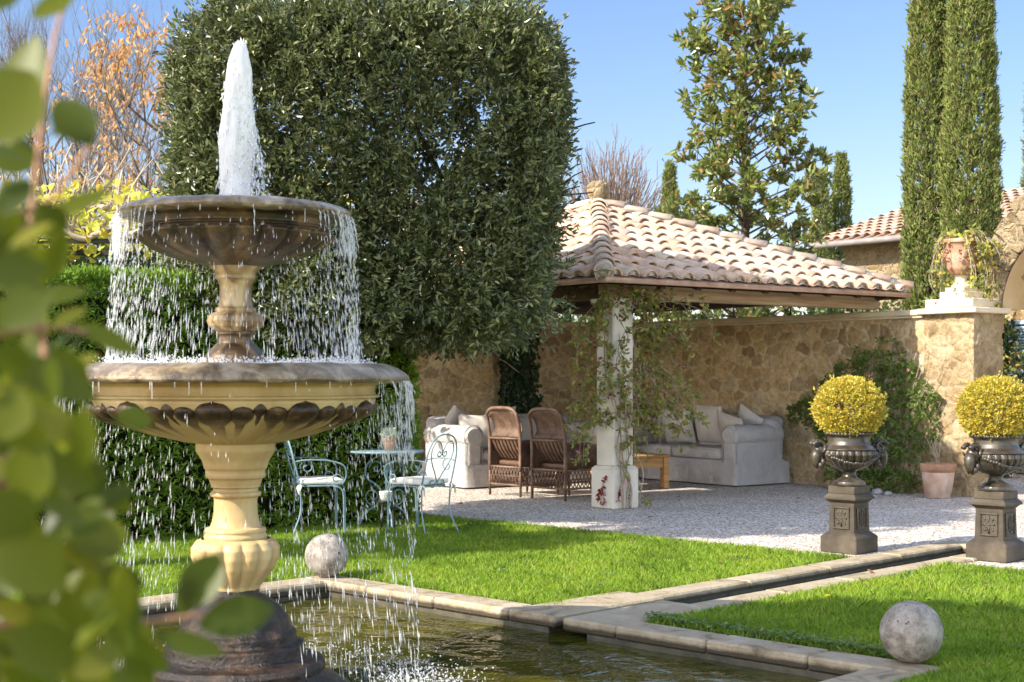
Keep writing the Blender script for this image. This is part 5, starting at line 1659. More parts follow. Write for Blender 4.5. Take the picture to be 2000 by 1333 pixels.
wicker_chair('tall brown wicker chair farther from the stone pillar, its back to the camera', lp(0.60, 2.52, GZ), UA + 0.08)
wicker_chair('tall brown wicker chair nearer the stone pillar, its back to the camera', lp(0.66, 1.76, GZ), UA + 0.10)

# ------------------------------------------------------------------ low table
t = thing('coffee_table', 'low orange brown wooden table between the pillar and the right sofa', 'table', tuple(lp(1.75, 2.20, GZ)), UA)
b = MB(); b.bbox((0.58, 0.38, 0.415), (1.26, 0.80, 0.032), 0.006); b.build('tabletop', M['oakwood'], t)
b = MB()
for y in (0.035, 0.725): b.bbox((0.58, y, 0.335), (1.10, 0.03, 0.125), 0.003)
for x in (0.0, 1.16): b.bbox((x, 0.38, 0.335), (0.03, 0.62, 0.125), 0.003)
b.build('apron', M['oakwood'], t)
for x in (0.0, 1.16):
    for y in (0.035, 0.725):
        b = MB(); b.bbox((x, y, 0.20), (0.085, 0.085, 0.398), 0.006); b.build('leg', M['oakwood'], t)

# ------------------------------------------------------------------ pale blue iron chairs and table on the lawn
def iron_chair(label, o, rz):
    """local y points to the chair's front"""
    t = thing('iron_chair', label, 'iron chair', tuple(o), rz, 'pale blue iron garden chairs')
    m = M['blueiron']; r = 0.0082
    hw, d = 0.20, 0.20
    bk = lambda z: -d - 0.11 * max(0, z - 0.44) / 0.46
    b = MB()                                           # hoop of the back and the rear posts
    P = [(-hw, bk(0.44), 0.44), (-hw - 0.005, bk(0.62), 0.62), (-hw + 0.005, bk(0.76), 0.76), (-0.13, bk(0.87), 0.87), (0, bk(0.90), 0.905), (0.13, bk(0.87), 0.87), (hw - 0.005, bk(0.76), 0.76), (hw + 0.005, bk(0.62), 0.62), (hw, bk(0.44), 0.44)]
    b.tube(smoothpath(P, 60), r, 7)
    b.build('back_hoop', m, t)
    b = MB()
    for s in (-1, 1):                                   # heart with curled tips
        P = [(0.0, 0.47), (s * 0.05, 0.55), (s * 0.125, 0.66), (s * 0.150, 0.76), (s * 0.115, 0.835), (s * 0.055, 0.835), (s * 0.018, 0.785), (s * 0.006, 0.745)]
        P2 = [(s * p[0], p[1]) for p in spiral((0.040, 0.735), 0.034, 0.010, PI, PI + 6.5, 16)]
        Q = np.array(P + P2)
        Q = smoothpath(np.column_stack([Q[:, 0], [bk(z) for z in Q[:, 1]], Q[:, 1]]), 80)
        b.tube(Q, r * 0.8, 6)
        sp = spiral((s * 0.062, 0.475), 0.062, 0.012, PI / 2 - s * PI / 2 + PI * (s < 0) * 0, PI / 2 - s * PI / 2 + s * 0 + 5.4, 24)
        sp = np.array([(s * (0.062 + (0.058 - 0.046 * q / 23) * math.cos(PI - q / 23 * 5.2)), 0.475 + (0.058 - 0.046 * q / 23) * math.sin(PI + q / 23 * 5.2)) for q in range(24)])
        b.tube(np.column_stack([sp[:, 0], [bk(max(z, 0.44)) for z in sp[:, 1]], sp[:, 1]]), r * 0.75, 6)
    b.build('back_scrolls', m, t)
    b = MB()
    ring = [(hw * 1.02 * np.sign(math.cos(a)) * abs(math.cos(a)) ** 0.6, d * np.sign(math.sin(a)) * abs(math.sin(a)) ** 0.6, 0.44) for a in np.linspace(0, 2 * PI, 41)]
    b.tube(ring, r, 7, cap=False)
    for q in range(5):
        x = -0.14 + q * 0.07
        b.tube([(x, -d * 0.95, 0.438), (x, d * 0.95, 0.438)], 0.005, 5)
    b.build('seat_frame', m, t)
    for s in (-1, 1):
        b = MB()
        P = smoothpath([(s * hw, bk(0.66), 0.66), (s * (hw + 0.03), -d + 0.05, 0.675), (s * (hw + 0.045), 0.03, 0.67), (s * (hw + 0.045), d - 0.02, 0.625), (s * (hw + 0.03), d + 0.01, 0.53), (s * hw, d - 0.02, 0.445)], 30)
        b.tube(P, r * 0.9, 7)
        sp = spiral((-d + 0.055, 0.612), 0.062, 0.012, PI / 2, PI / 2 - 6.6, 26)
        b.tube([(s * (hw + 0.02), p[0], p[1]) for p in sp], r * 0.75, 6)
        sp = spiral((d - 0.075, 0.50), 0.052, 0.012, 0, 5.6, 24)
        b.tube([(s * (hw + 0.012), p[0], p[1]) for p in sp], r * 0.75, 6)
        b.build('armrest', m, t)
        b = MB(); b.tube(smoothpath([(s * hw, -d, 0.44), (s * (hw - 0.005), -d + 0.005, 0.22), (s * (hw + 0.02), -d - 0.05, 0.06), (s * (hw + 0.035), -d - 0.075, 0.0)], 16), r, 7); b.build('leg', m, t)
        b = MB(); b.tube(smoothpath([(s * (hw - 0.09), d - 0.0, 0.435), (s * (hw - 0.03), d, 0.41), (s * (hw - 0.01), d + 0.005, 0.33), (s * hw, d + 0.005, 0.10), (s * (hw + 0.01), d + 0.015, 0.0)], 20), r, 7)
        b.tube(smoothpath([(s * hw, d - 0.10, 0.435), (s * hw, d - 0.03, 0.41), (s * hw, d - 0.008, 0.33), (s * (hw + 0.004), d - 0.006, 0.10), (s * (hw + 0.012), d, 0.0)], 20), r, 7)
        b.build('leg', m, t)
    return t
def seat_pad(label, o, rz):
    t = thing('seat_pad', label, 'seat cushion', tuple(np.array(o) + [0, 0, 0.448]), rz, 'cushions on the iron chairs')
    b = MB(); b.rbox((0, 0, 0.03), (0.40, 0.39, 0.058), 0.027, 11, wob=0.004); b.build('pad', M['cushion'], t)
    for s in (-1, 1):
        b = MB()
        for q in range(4):
            a = q * 1.7 + 0.4
            b.tube(smoothpath([(s * 0.205, -0.198, 0.005), (s * 0.215 + 0.03 * math.cos(a), -0.21 + 0.02 * math.sin(a), 0.0 - 0.015), (s * 0.215 + 0.045 * math.cos(a), -0.215, -0.045 - 0.012 * q)], 8), [0.008, 0.009, 0.010, 0.010, 0.009, 0.009, 0.008, 0.007], 6)
        b.build('tie', M['cushion'], t)
    return t
LZ = G0 + 0.02
c1 = np.array([-0.84, 13.22, LZ]); r1 = math.atan2(0.60, -0.80) - PI / 2
c2 = np.array([-1.76, 13.28, LZ]); r2 = math.atan2(0.30, 0.95) - PI / 2
iron_chair('pale blue iron chair with a heart back turned to the camera, nearest the left sofa', c1, r1)
iron_chair('pale blue iron chair by the hedge, seen side on behind the falling water', c2, r2)
seat_pad('white cushion tied with bows to the iron chair nearest the left sofa', c1, r1)
seat_pad('grey white cushion on the iron chair by the hedge behind the falling water', c2, r2)
ct = np.array([-1.17, 13.62, LZ])
t = thing('iron_table', 'round pale blue iron table with scrolled legs between the two iron chairs', 'table', tuple(ct), 0.3)
b = MB().lathe([(0.001, 0.735), (0.345, 0.735), (0.352, 0.730), (0.352, 0.718), (0.34, 0.712), (0.001, 0.712)], 48); b.build('tabletop', M['blueiron'], t)
for q in range(3):
    b = MB()
    Q = [(0.05, 0.70), (0.19, 0.60), (0.20, 0.48), (0.09, 0.40), (0.055, 0.33), (0.10, 0.22), (0.22, 0.14), (0.28, 0.0)]
    pth = smoothpath([(p[0], 0, p[1]) for p in Q], 40)
    b.tube(pth, 0.010, 7)
    sp = spiral((0.135, 0.30), 0.085, 0.015, -PI / 2, -PI / 2 + 8.0, 34); b.tube([(p[0], 0, p[1]) for p in sp], 0.007, 6)
    sp = spiral((0.10, 0.57), 0.07, 0.014, 0, 7.4, 30); b.tube([(p[0], 0, p[1]) for p in sp], 0.007, 6)
    b.xform(Matrix.Rotation(q * 2 * PI / 3 + 0.5, 4, 'Z'))
    b.build('leg', M['blueiron'], t)
b = MB(); b.tube([(0, 0, 0.30), (0, 0, 0.712)], 0.012, 7); b.sphere((0, 0, 0.30), (0.03, 0.03, 0.03), 10, 8); b.build('stem', M['blueiron'], t)

def flower_pot(label, c, h, rt, rb, m, rimh=0.2, group=None):
    t = thing('flower_pot', label, 'pot', tuple(c), 0, group)
    b = MB().lathe([(0.001, 0.002), (rb, 0.002), (rb + (rt - rb) * 0.75, h * (1 - rimh))], 40); b.build('body', m[0], t)
    b = MB().lathe(fine([(rb + (rt - rb) * 0.74, h * (1 - rimh)), (rt * 0.99, h * (1 - rimh) + 0.003), (rt * 1.03, h - 0.01), (rt * 1.02, h), (rt * 0.88, h), (rt * 0.84, h * 0.82)], 2), 40); b.build('rim', m[1], t)
    b = MB().lathe([(0.001, h * 0.86), (rt * 0.87, h * 0.86)], 24); b.build('soil', M['soil'], t)
    return t
pc = ct + np.array([0.03, -0.06, 0.735])
flower_pot('small terracotta pot standing on the round iron table', pc, 0.115, 0.068, 0.045, (M['terracotta'], M['terracotta']), 0.25)
t = thing('potted_plant', 'pale green little plant growing in the pot on the iron table', 'plant', tuple(pc + [0, 0, 0.105]))
b = MB(); D = randdir(60); D[:, 2] = np.abs(D[:, 2])
clusters(b, D * 0.055 + [0, 0, 0.02], D, 5, 0.028, 0.018, 0.7, 0.02); b.build('foliage', M['pale_flower'], t)
b = MB()
for q in range(6):
    d = randdir(1)[0]; d[2] = abs(d[2]); b.tube([(0, 0, -0.01), d * 0.05], 0.003, 5)
b.build('stem', M['twig'], t)
flower_pot('small white glazed pot on the dark iron stand under the round iron table', ct + np.array([0.02, -0.62 + 0.3, 0.29]), 0.085, 0.06, 0.045, (M['white'], M['white']), 0.45)
t = thing('plant_stand', 'dark iron stand under the white pot beside the iron table', 'stand', tuple(ct + np.array([0.02, -0.32, 0])))
b = MB(); b.lathe([(0.001, 0.288), (0.07, 0.288), (0.07, 0.276), (0.001, 0.276)], 28); b.build('top', M['iron'], t)
for q in range(3):
    a = q * 2.1; b = MB(); b.tube([(0.055 * math.cos(a), 0.055 * math.sin(a), 0.278), (0.085 * math.cos(a), 0.085 * math.sin(a), 0)], 0.007, 6); b.build('leg', M['iron'], t)

# ------------------------------------------------------------------ terracotta pot with bare twigs by the wall, urn on the pier
pt = lp(4.50, -0.74, GZ)
flower_pot('large limed terracotta pot on the gravel at the foot of the wall pier', pt, 0.40, 0.205, 0.145, (M['terracotta_pale'], M['terracotta']), 0.24)
t = thing('bare_shrub', 'leafless little shrub growing in the large terracotta pot', 'plant', tuple(pt + [0, 0, 0.34]))
b = MB()
for q in range(7):
    d = randdir(1)[0] * [0.14, 0.10, 0]; h = random.uniform(0.22, 0.40)
    pth = smoothpath([(0, 0, 0), d * 0.3 + [0, 0, h * 0.4], d * 1.0 + [0, 0, h]], 8)
    b.tube(pth, np.linspace(0.009, 0.003, 8), 5)
    for w in range(2):
        k_ = random.randint(3, 6); d2 = randdir(1)[0] * [0.07, 0.06, 0.02] + [0, 0, 0.09]
        b.tube([pth[k_], pth[k_] + d2], [0.004, 0.002], 4)
b.build('stem', M['vine_stem'], t)
uc = lp(WX + 0.18, -0.62, WT + 0.113)
t = thing('terracotta_urn', 'big terracotta urn with a relief standing on the wall pier by the arch', 'urn', tuple(uc), UA)
b = MB(); b.bbox((0, 0, 0.045), (0.36, 0.36, 0.088), 0.006); b.bbox((0, 0, 0.115), (0.27, 0.27, 0.052), 0.006)
b.lathe(fine([(0.12, 0.14), (0.125, 0.16), (0.10, 0.18), (0.07, 0.205), (0.063, 0.25), (0.075, 0.275), (0.085, 0.285)], 3), 36)
b.build('foot', M['coping'], t)
b = MB().lathe(fine([(0.07, 0.28), (0.115, 0.30), (0.165, 0.36), (0.195, 0.44), (0.205, 0.53), (0.212, 0.64), (0.23, 0.67), (0.245, 0.675), (0.25, 0.71), (0.235, 0.72), (0.215, 0.715), (0.19, 0.6)], 5), 60, mod=lambda th, z: 1 + np.where(z < 0.40, 0.05, 0) * (np.abs(np.cos(10 * th)) - 0.6))
bo = b.build('bowl', M['terracotta'], t)
for k_ in range(5):
    b = MB()
    a = -PI / 2 - 0.75 + (k_ - 2) * 1.25
    ctr = np.array([0.215 * math.cos(a), 0.215 * math.sin(a), 0.53]); tx = np.array([-math.sin(a), math.cos(a), 0])
    b.sphere(ctr, (0.035, 0.035, 0.045), 12, 9)
    for s in (-1, 1):
        for zc in (0.045, -0.05):
            sp = spiral((s * 0.055, zc), 0.035, 0.007, 0, s * 6.5, 18)
            b.tube([ctr + tx * p[0] + [0, 0, p[1]] for p in sp], 0.009, 5)
    b.build('relief', M['terracotta'], bo)
t = thing('trailing_plant', 'yellow green creeper trailing from the terracotta urn on the pier', 'plant', tuple(uc + [0, 0, 0.66]))
b = MB(); lf = MB(); wl = MB()
for q in range(40):
    a = rng.uniform(0, 2 * PI)
    if q % 3 == 0: a = rng.normal(-0.5, 0.6)
    o_ = np.array([math.cos(a), math.sin(a), 0])
    rr_ = rng.uniform(0.30, 0.48); dr = rng.uniform(0.25, 0.85) if q % 3 else rng.uniform(0.1, 0.35)
    pth = smoothpath([(0, 0, 0), o_ * 0.20 + [0, 0, rng.uniform(0.07, 0.16)], o_ * rr_ * 0.8 + [0, 0, 0.0], o_ * rr_ + [rng.normal(0, 0.05), rng.normal(0, 0.05), -dr * 0.6], o_ * rr_ * rng.uniform(0.8, 1.05) + [0, 0, -dr]], 26)
    b.tube(pth, np.linspace(0.006, 0.003, 26), 4)
    kk = rng.choice(np.arange(3, 26), 11)
    clusters(lf if q % 4 else wl, pth[kk], randdir(11) + [0, -0.2, 0.2], 3, 0.045, 0.036, 0.9, 0.04)
b.build('stem', M['vine_stem'], t); lf.build('foliage', M['climber_leaf'], t); wl.build('yellow_leaves', M['yellow_leaf'], t)

# ================================================================== plants
def inbox(n, r, e=4.0):
    """points in a rounded box of half sizes r (superellipsoid), their directions from the middle"""
    P = rng.uniform(-1, 1, (n * 3, 3))
    q = (np.abs(P) ** e).sum(1)
    k_ = q <= 1
    return P[k_][:n], q[k_][:n] ** (1 / e)

# ------------------------------------------------------------------ clipped hedge on the left
H0 = np.array([-3.28, 12.45, 0]); HR = 2.92; HL = -4.2; HD = 1.1; HH = 2.25
t = thing('clipped_hedge', 'tall clipped cypress hedge behind the fountain, its top lit by the sun', 'hedge', tuple(H0), UA)
b = MB()
def hedge_pts(n, face):
    u = rng.random((n, 2))
    if face == 'front': P = np.stack([HL + (HR - HL) * u[:, 0], np.zeros(n), HH * u[:, 1]], 1); N_ = np.array([0, -1.0, 0.15])
    elif face == 'top': P = np.stack([HL + (HR - HL) * u[:, 0], HD * u[:, 1], np.full(n, HH)], 1); N_ = np.array([0, 0, 1.0])
    else: P = np.stack([np.full(n, HR), HD * u[:, 0], HH * u[:, 1]], 1); N_ = np.array([1.0, 0, 0.15])
    w = 0.035 * noise1(P, 2.2) + 0.025 * noise1(P + 7, 6.0)
    P = P + N_ * (w - np.abs(rng.normal(0, 0.035, n)))[:, None]
    return P, np.repeat(N_[None, :], n, 0)
for f, n in (('front', 8500), ('top', 5200), ('end', 1500)):
    P, N_ = hedge_pts(n, f)
    clusters(b, P, N_ + 0.4 * randdir(n) + [0, 0, 0.35], 7, 0.055, 0.016, 0.55, 0.05)
b.build('foliage', M['hedge_leaf'], t)
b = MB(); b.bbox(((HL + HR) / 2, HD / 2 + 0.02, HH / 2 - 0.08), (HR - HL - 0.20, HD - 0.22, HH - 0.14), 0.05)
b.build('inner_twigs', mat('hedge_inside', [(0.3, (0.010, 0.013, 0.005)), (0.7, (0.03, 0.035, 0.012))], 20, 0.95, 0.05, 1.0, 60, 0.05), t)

# ------------------------------------------------------------------ trees with branches
def grow(b, p, d, L, r, depth, tips, jit=0.35, kids=(2, 4), shrink=0.72, up=0.12, k=5, segs=4):
    pts = [np.array(p, float)]
    d = unit(np.array(d, float))
    for s in range(segs):
        d = unit(d + rng.normal(0, jit * 0.28, 3) + [0, 0, up * 0.3])
        pts.append(pts[-1] + d * L / segs)
    pts = np.array(pts)
    b.tube(pts, np.linspace(r, r * 0.62, segs + 1), k if depth > 1 else max(3, k - 1), cap=depth > 2)
    tips.append((pts, d, depth))
    if depth <= 0: return
    for c in range(random.randint(*kids)):
        f = random.uniform(0.35, 1.0)
        q = pts[min(segs, int(f * segs + 0.5))]
        nd = unit(d + rng.normal(0, jit * 1.5, 3) * [1, 1, 0.7] + [0, 0, up])
        grow(b, q, nd, L * shrink * random.uniform(0.75, 1.15), r * 0.58, depth - 1, tips, jit, kids, shrink, up, k, segs)

# the big clipped holm oak
OC = np.array([-1.31, 14.0, 3.26]); OR = np.array([1.75, 1.15, 1.53])
t = thing('holm_oak', 'huge clipped holm oak with a boxy dark green crown behind the fountain', 'tree', (-1.12, 14.45, 0))
o_off = np.array([-1.12, 14.45, 0])
b = MB()
P, q = inbox(74000, (1, 1, 1), 8.0)
q = np.maximum(q, 1e-3)
sh = rng.random(len(P)) < np.where(q > 0.78, 1.0, 0.10)
P = P[sh]; q = q[sh]
Wd = P * OR
P = P * (1 + 0.022 * noise1(Wd, 1.3) + 0.03 * noise1(Wd + 3, 3.2) + 0.035 * noise1(Wd + 5, 7.5))[:, None]
Wd = P * OR + OC
Wd[:, 0] += -0.17 * np.clip(0.35 - P[:, 2], 0, 2) * np.clip(P[:, 0] * 1.2, 0, 1)
hole = noise1(Wd, 5.0) + 0.6 * noise1(Wd + 11, 11.0)
kp = hole > -0.02
kp &= ~((np.abs(P[:, 0]) + np.maximum(P[:, 2], 0) * 0.8) > 1.62)
kp &= ~((P[:, 0] > 0.05) & (np.abs(P[:, 0]) < 0.9) & (noise1(Wd, 2.2) < -0.22) & (rng.random(len(P)) < 0.55))
kp &= ~((P[:, 2] < -0.72) & (np.abs(noise1(Wd, 2.0)) > 0.35))
kp &= ~((P[:, 0] < -0.80) & (P[:, 2] > 0.72) & (rng.random(len(P)) < 0.6))
Wd, P = Wd[kp], P[kp]
Dr = unit(P * np.abs(P) ** 2)
clusters(b, Wd - o_off, Dr + 0.8 * randdir(len(P)) + [0, 0, 0.25], 10, 0.064, 0.024, 0.75, 0.13)
# loose shoots that stick out of the clipped outline
n = 420
P2, q2 = inbox(n * 6, (1, 1, 1), 8.0); P2 = P2[q2 > 0.9][:n]
D2 = unit(P2 * np.abs(P2) ** 2 + [0, 0, 0.5] + 0.5 * randdir(len(P2)))
for s in range(3):
    clusters(b, P2 * OR * 1.01 + OC - o_off + D2 * 0.07 * s, D2, 5, 0.066, 0.022, 0.55, 0.08)
b.build('crown', M['oak_leaf'], t)
b = MB(); tips = []
b.tube(smoothpath([(0, 0, G0), (0.03, 0.0, 0.8), (-0.05, -0.05, 1.7), (-0.1, -0.2, 2.6)], 14), np.linspace(0.16, 0.11, 14), 10)
b.tube(smoothpath([(-0.16, 0.10, G0), (-0.20, 0.04, 0.8), (-0.35, -0.1, 1.6), (-0.7, -0.3, 2.5)], 14), np.linspace(0.10, 0.07, 14), 9)
for q in range(11):
    a = q * 0.77
    grow(b, (-0.1 + 0.04 * q, -0.2, 1.75 + 0.09 * q), (math.cos(a), 0.6 * math.sin(a), 0.75), 0.95, 0.05, 3, tips, 0.4, (2, 3), 0.75, 0.1)
b.build('trunk', M['bark'], t)
t = thing('ivy', 'dark ivy climbing round the foot of the holm oak trunk', 'ivy', (-1.16, 14.42, 0))
b = MB(); n = 1500
z = rng.uniform(0, 1.9, n); a = rng.uniform(0, 2 * PI, n)
P = np.stack([(0.19 + 0.05 * noise1(np.stack([a, z, a], 1), 2)) * np.cos(a) - 0.05 * z, 0.19 * np.sin(a), z], 1)
leaves(b, P + rng.normal(0, 0.02, (n, 3)), np.stack([np.cos(a) * 0.5, np.sin(a) * 0.5, -np.ones(n) * 0.7], 1) + 0.4 * randdir(n), 0.06, 0.055)
b.build('foliage', M['ivy_leaf'], t)
t = thing('ivy', 'dark column of ivy growing up the back wall behind the wicker chairs', 'ivy', tuple(lp(2.90, WY - 0.10, 0)), UA)
b = MB(); n = 2600
z = 2.1 * rng.random(n); w = 0.30 + 0.10 * noise1(np.stack([z, z * 0, z], 1), 2.5)
x = rng.normal(0, 1, n).clip(-1.6, 1.9) * w * 0.62
leaves(b, np.stack([x, -np.abs(rng.normal(0.02, 0.04, n)), z], 1), np.stack([rng.normal(0, 0.6, n), -0.35 * np.ones(n), -0.7 * np.ones(n)], 1), 0.065, 0.060, up=(0, -1, 0.3), upw=0.6)
b.build('foliage', M['ivy_leaf'], t)
b = MB()
for q in range(4): b.tube(smoothpath([(-0.1 + 0.07 * q, 0, 0), (-0.15 + 0.09 * q, -0.02, 0.8), (-0.1 + 0.06 * q, 0, 2.0)], 10), 0.014, 5)
b.build('stem', M['vine_stem'], t)

# cypresses
def cypress(label, x, Y, w, h, n=5200, z0=0.0, size=0.085):
    t = thing('cypress', label, 'cypress', (x, Y, z0), rng.uniform(0, 6), 'slim cypresses behind the pavilion')
    z = h * (1 - rng.random(n) ** 0.85 * 0.995)
    z = rng.uniform(0.1, h, n)
    prof_ = np.interp(z / h, [0, 0.06, 0.25, 0.6, 0.85, 0.95, 1], [0.55, 0.85, 1.0, 0.92, 0.62, 0.33, 0.04])
    a = rng.uniform(0, 2 * PI, n)
    lump = 1 + 0.26 * noise1(np.stack([2.2 * np.cos(a), 2.2 * np.sin(a), z * 1.3 + x], 1), 1.5) + 0.09 * noise1(np.stack([3 * np.cos(a), 3 * np.sin(a), z * 4 + x], 1), 1.7)
    r = w / 2 * prof_ * lump * np.sqrt(rng.uniform(0.55, 1, n))
    P = np.stack([r * np.cos(a), r * np.sin(a), z], 1)
    kp = noise1(np.stack([4 * np.cos(a), 4 * np.sin(a), z * 5 + x], 1), 1.3) > -0.16
    P, a = P[kp], a[kp]; n = len(a)
    D = np.stack([np.cos(a) * 0.45, np.sin(a) * 0.45, np.ones(n)], 1)
    b = MB(); clusters(b, P, D, 9, size, size * 0.26, 0.42, size * 1.5)
    b.build('foliage', M['cypress_leaf'], t)
    b = MB(); b.tube([(0, 0, 0), (0, 0, h * 0.5), (0, 0, h * 0.94)], [w * 0.11, w * 0.07, 0.01], 8); b.build('trunk', M['bark'], t)
    return t
cypress('tall cypress left of the pair, rising out of the frame behind the wall', 6.84, 24.0, 0.72, 8.6, 9500)
cypress('taller broader cypress right of the pair, behind the terracotta urn', 7.35, 23.4, 0.84, 8.9, 10500)
cypress('small far cypress beside the house gable', 8.35, 37.0, 0.50, 6.9, 3000, 0, 0.10)
cypress('small far cypress half hidden at the right side of the magnolia', 7.75, 36.5, 0.48, 6.2, 2600, 0, 0.10)
cypress('small far cypress at the left side of the magnolia', 4.0, 37.0, 0.45, 6.7, 2800, 0, 0.10)
cypress('cypress edge at the far right behind the tiled roof', 13.0, 36.0, 0.75, 9.5, 4000, 0, 0.11)

# magnolia
mc = np.array([3.98, 25.0, 0])
t = thing('magnolia_tree', 'loose conical magnolia with glossy leaves rusty underneath, behind the tiled roof', 'tree', tuple(mc))
b = MB(); lf = MB()
b.tube([(0, 0, 0), (0.02, 0, 3), (0, 0, 5.5), (0.02, 0, 7.65)], [0.11, 0.085, 0.05, 0.012], 9)
for q in range(96):
    z = 1.9 + 5.6 * (q / 95) ** 1.05
    a = q * 2.4 + rng.normal(0, 0.3)
    R_ = np.interp(z, [2.0, 3.4, 4.6, 5.6, 6.6, 7.3, 7.7], [1.35, 1.42, 1.30, 1.02, 0.82, 0.70, 0.25]) * rng.uniform(0.72, 1.12)
    o_ = np.array([math.cos(a), math.sin(a), 0])
    pth = smoothpath([(0, 0, z), o_ * R_ * 0.5 + [0, 0, z + 0.28], o_ * R_ + [0, 0, z + 0.55 + rng.normal(0, 0.10)]], 10)
    b.tube(pth, np.linspace(0.022, 0.007, 10), 5)
    for s in range(8):
        k_ = rng.integers(2, 10)
        d2 = unit(o_ + randdir(1)[0] * 1.1 + [0, 0, 0.5]); L_ = rng.uniform(0.08, 0.36)
        e = pth[k_] + d2 * L_ if s else pth[-1]
        if s: b.tube([pth[k_], e], [0.007, 0.004], 4)
        n = 14
        C = np.repeat(e[None, :], n, 0) + rng.normal(0, 0.03, (n, 3))
        leaves(lf, C, d2 * 0.55 + randdir(n) * 0.9 + [0, 0, 0.25], rng.uniform(0.12, 0.19, n), 0.062, fold=0.16, curl=0.16)
b.build('trunk', M['bark'], t); lf.build('crown', M['magnolia_leaf'], t)

# bare rounded tree behind the pavilion
bc = np.array([1.98, 29.0, 0])
t = thing('bare_tree', 'small leafless tree with a rounded head of fine twigs behind the pavilion roof', 'tree', tuple(bc))
b = MB()
b.tube([(0, 0, 0), (0.02, 0, 2.2), (0, 0, 3.7)], [0.14, 0.12, 0.10], 9)
tw = MB()
for q in range(430):
    a = rng.uniform(0, 2 * PI); el = math.asin(rng.uniform(0.05, 1) ** 1.5)
    o_ = np.array([math.cos(a) * math.cos(el), math.sin(a) * math.cos(el), math.sin(el)])
    R_ = 1.20 * rng.uniform(0.82, 1.0)
    pth = smoothpath([(0, 0, 3.6), o_ * [0.3, 0.3, 0.5] * 1.0 + [0, 0, 3.75], o_ * [0.75, 0.75, 1.15] * R_ * 0.72 + [0, 0, 3.85], o_ * [1.0, 1.0, 1.85] * R_ + [0, 0, 3.9]], 9)
    pth[3:] += rng.normal(0, 0.03, (6, 3))
    tw.tube(pth, np.linspace(0.014, 0.0065, 9), 3, cap=False)
    for s in range(3):
        k_ = rng.integers(4, 9); d2 = unit(o_ + randdir(1)[0] * 0.8 + [0, 0, 0.5])
        tw.tube([pth[k_], pth[k_] + d2 * 0.16 + [0, 0, 0.02], pth[k_] + d2 * 0.28 + [0, 0, 0.07]], [0.008, 0.007, 0.005], 3, cap=False)
b.build('trunk', M['bark'], t); tw.build('twigs', M['twig'], t)

# bare trees and the autumn tree at the upper left
M['greytwig'] = mat('dark_grey_twig', [(0.3, (0.10, 0.08, 0.068)), (0.7, (0.22, 0.18, 0.15))], 8, 0.85, 0.1)
def fine_tree(label, x, Y, h, r0, depth, lean=(0, 0), n=9, jit=0.3, up=0.35, L=1.7, zb=1.2, k=4, rr=0.036):
    t = thing('bare_tree' , label, 'tree', (x, Y, 0))
    b = MB(); tips = []
    b.tube([(0, 0, 0), (lean[0] * 0.4, 0, zb), (lean[0], 0, h * 0.55)], [r0, r0 * 0.85, r0 * 0.5], 8)
    b.build('trunk', M['bark'], t)
    b = MB()
    for q in range(n):
        f = q / max(1, n - 1)
        z = zb + (h * 0.52 - zb) * f
        a = q * 2.4
        grow(b, (lean[0] * z / (h * 0.55), 0, z), (math.cos(a) * 0.85 + lean[0] * 0.2, math.sin(a) * 0.85, 0.75), L * (1 - 0.35 * f), rr * (1 - 0.3 * f), depth, tips, jit, (2, 4), 0.70, up, k, 4)
    b.build('twigs', M['greytwig'], t)
    return t, tips
fine_tree('leafless tree with long upright branches at the far upper left', -9.9, 30.0, 11.5, 0.16, 4, (0.2, 0), 13, 0.30, 0.45, 3.3, 1.8)
fine_tree('leafless tree with branches spreading to the right, left of the autumn tree', -8.3, 27.0, 9.4, 0.15, 4, (0.3, 0), 12, 0.32, 0.36, 2.7, 1.8)
t, tips = fine_tree('autumn tree with sparse orange leaves standing at the left of the holm oak', -5.35, 23.0, 9.6, 0.15, 4, (0.1, 0), 13, 0.36, 0.20, 2.0, 2.0)
t.name = 'autumn_tree'
b = MB()
for pts, d, dep in tips:
    if dep <= 1 and pts[-1][2] > 3.1 and rng.random() < 0.40:
        n = 4
        leaves(b, pts[rng.integers(1, len(pts), n)] + rng.normal(0, 0.03, (n, 3)), randdir(n) * 0.6 + [0, 0, -0.75], rng.uniform(0.08, 0.13, n), 0.05, curl=0.2)
b.build('leaves', M['orange_leaf'], t)

# vine on its pergola beyond the hedge
t = thing('pergola', 'dark iron pergola with a pale stone post behind the clipped hedge', 'pergola', (-4.2, 17.5, 0))
b = MB()
for y in (0.0, 2.0):
    b.bbox((-1.0, y, 3.02 if y == 0 else 3.04), (7.2, 0.045, 0.06), 0.006)
for x in (-3.6, -1.6, 0.4, 2.4): b.bbox((x, 1.0, 3.085), (0.04, 2.4, 0.045), 0.006)
b.build('iron_bars', M['iron'], t)
for x in (0.35, -3.4):
    b = MB(); b.bbox((x, 0, 1.30), (0.15, 0.15, 2.6), 0.01); b.build('post', M['pillar'], t)
    b = MB(); b.tube([(x - 0.09, 0, 1.9), (x - 0.09, 0, 3.02)], 0.014, 6); b.build('iron_rod', M['iron'], t)
t = thing('grape_vine', 'yellowing vine with pale knotted branches trained over the iron pergola', 'vine', (-4.2, 17.5, 0))
b = MB(); lf = MB(); tw = b
arms = []
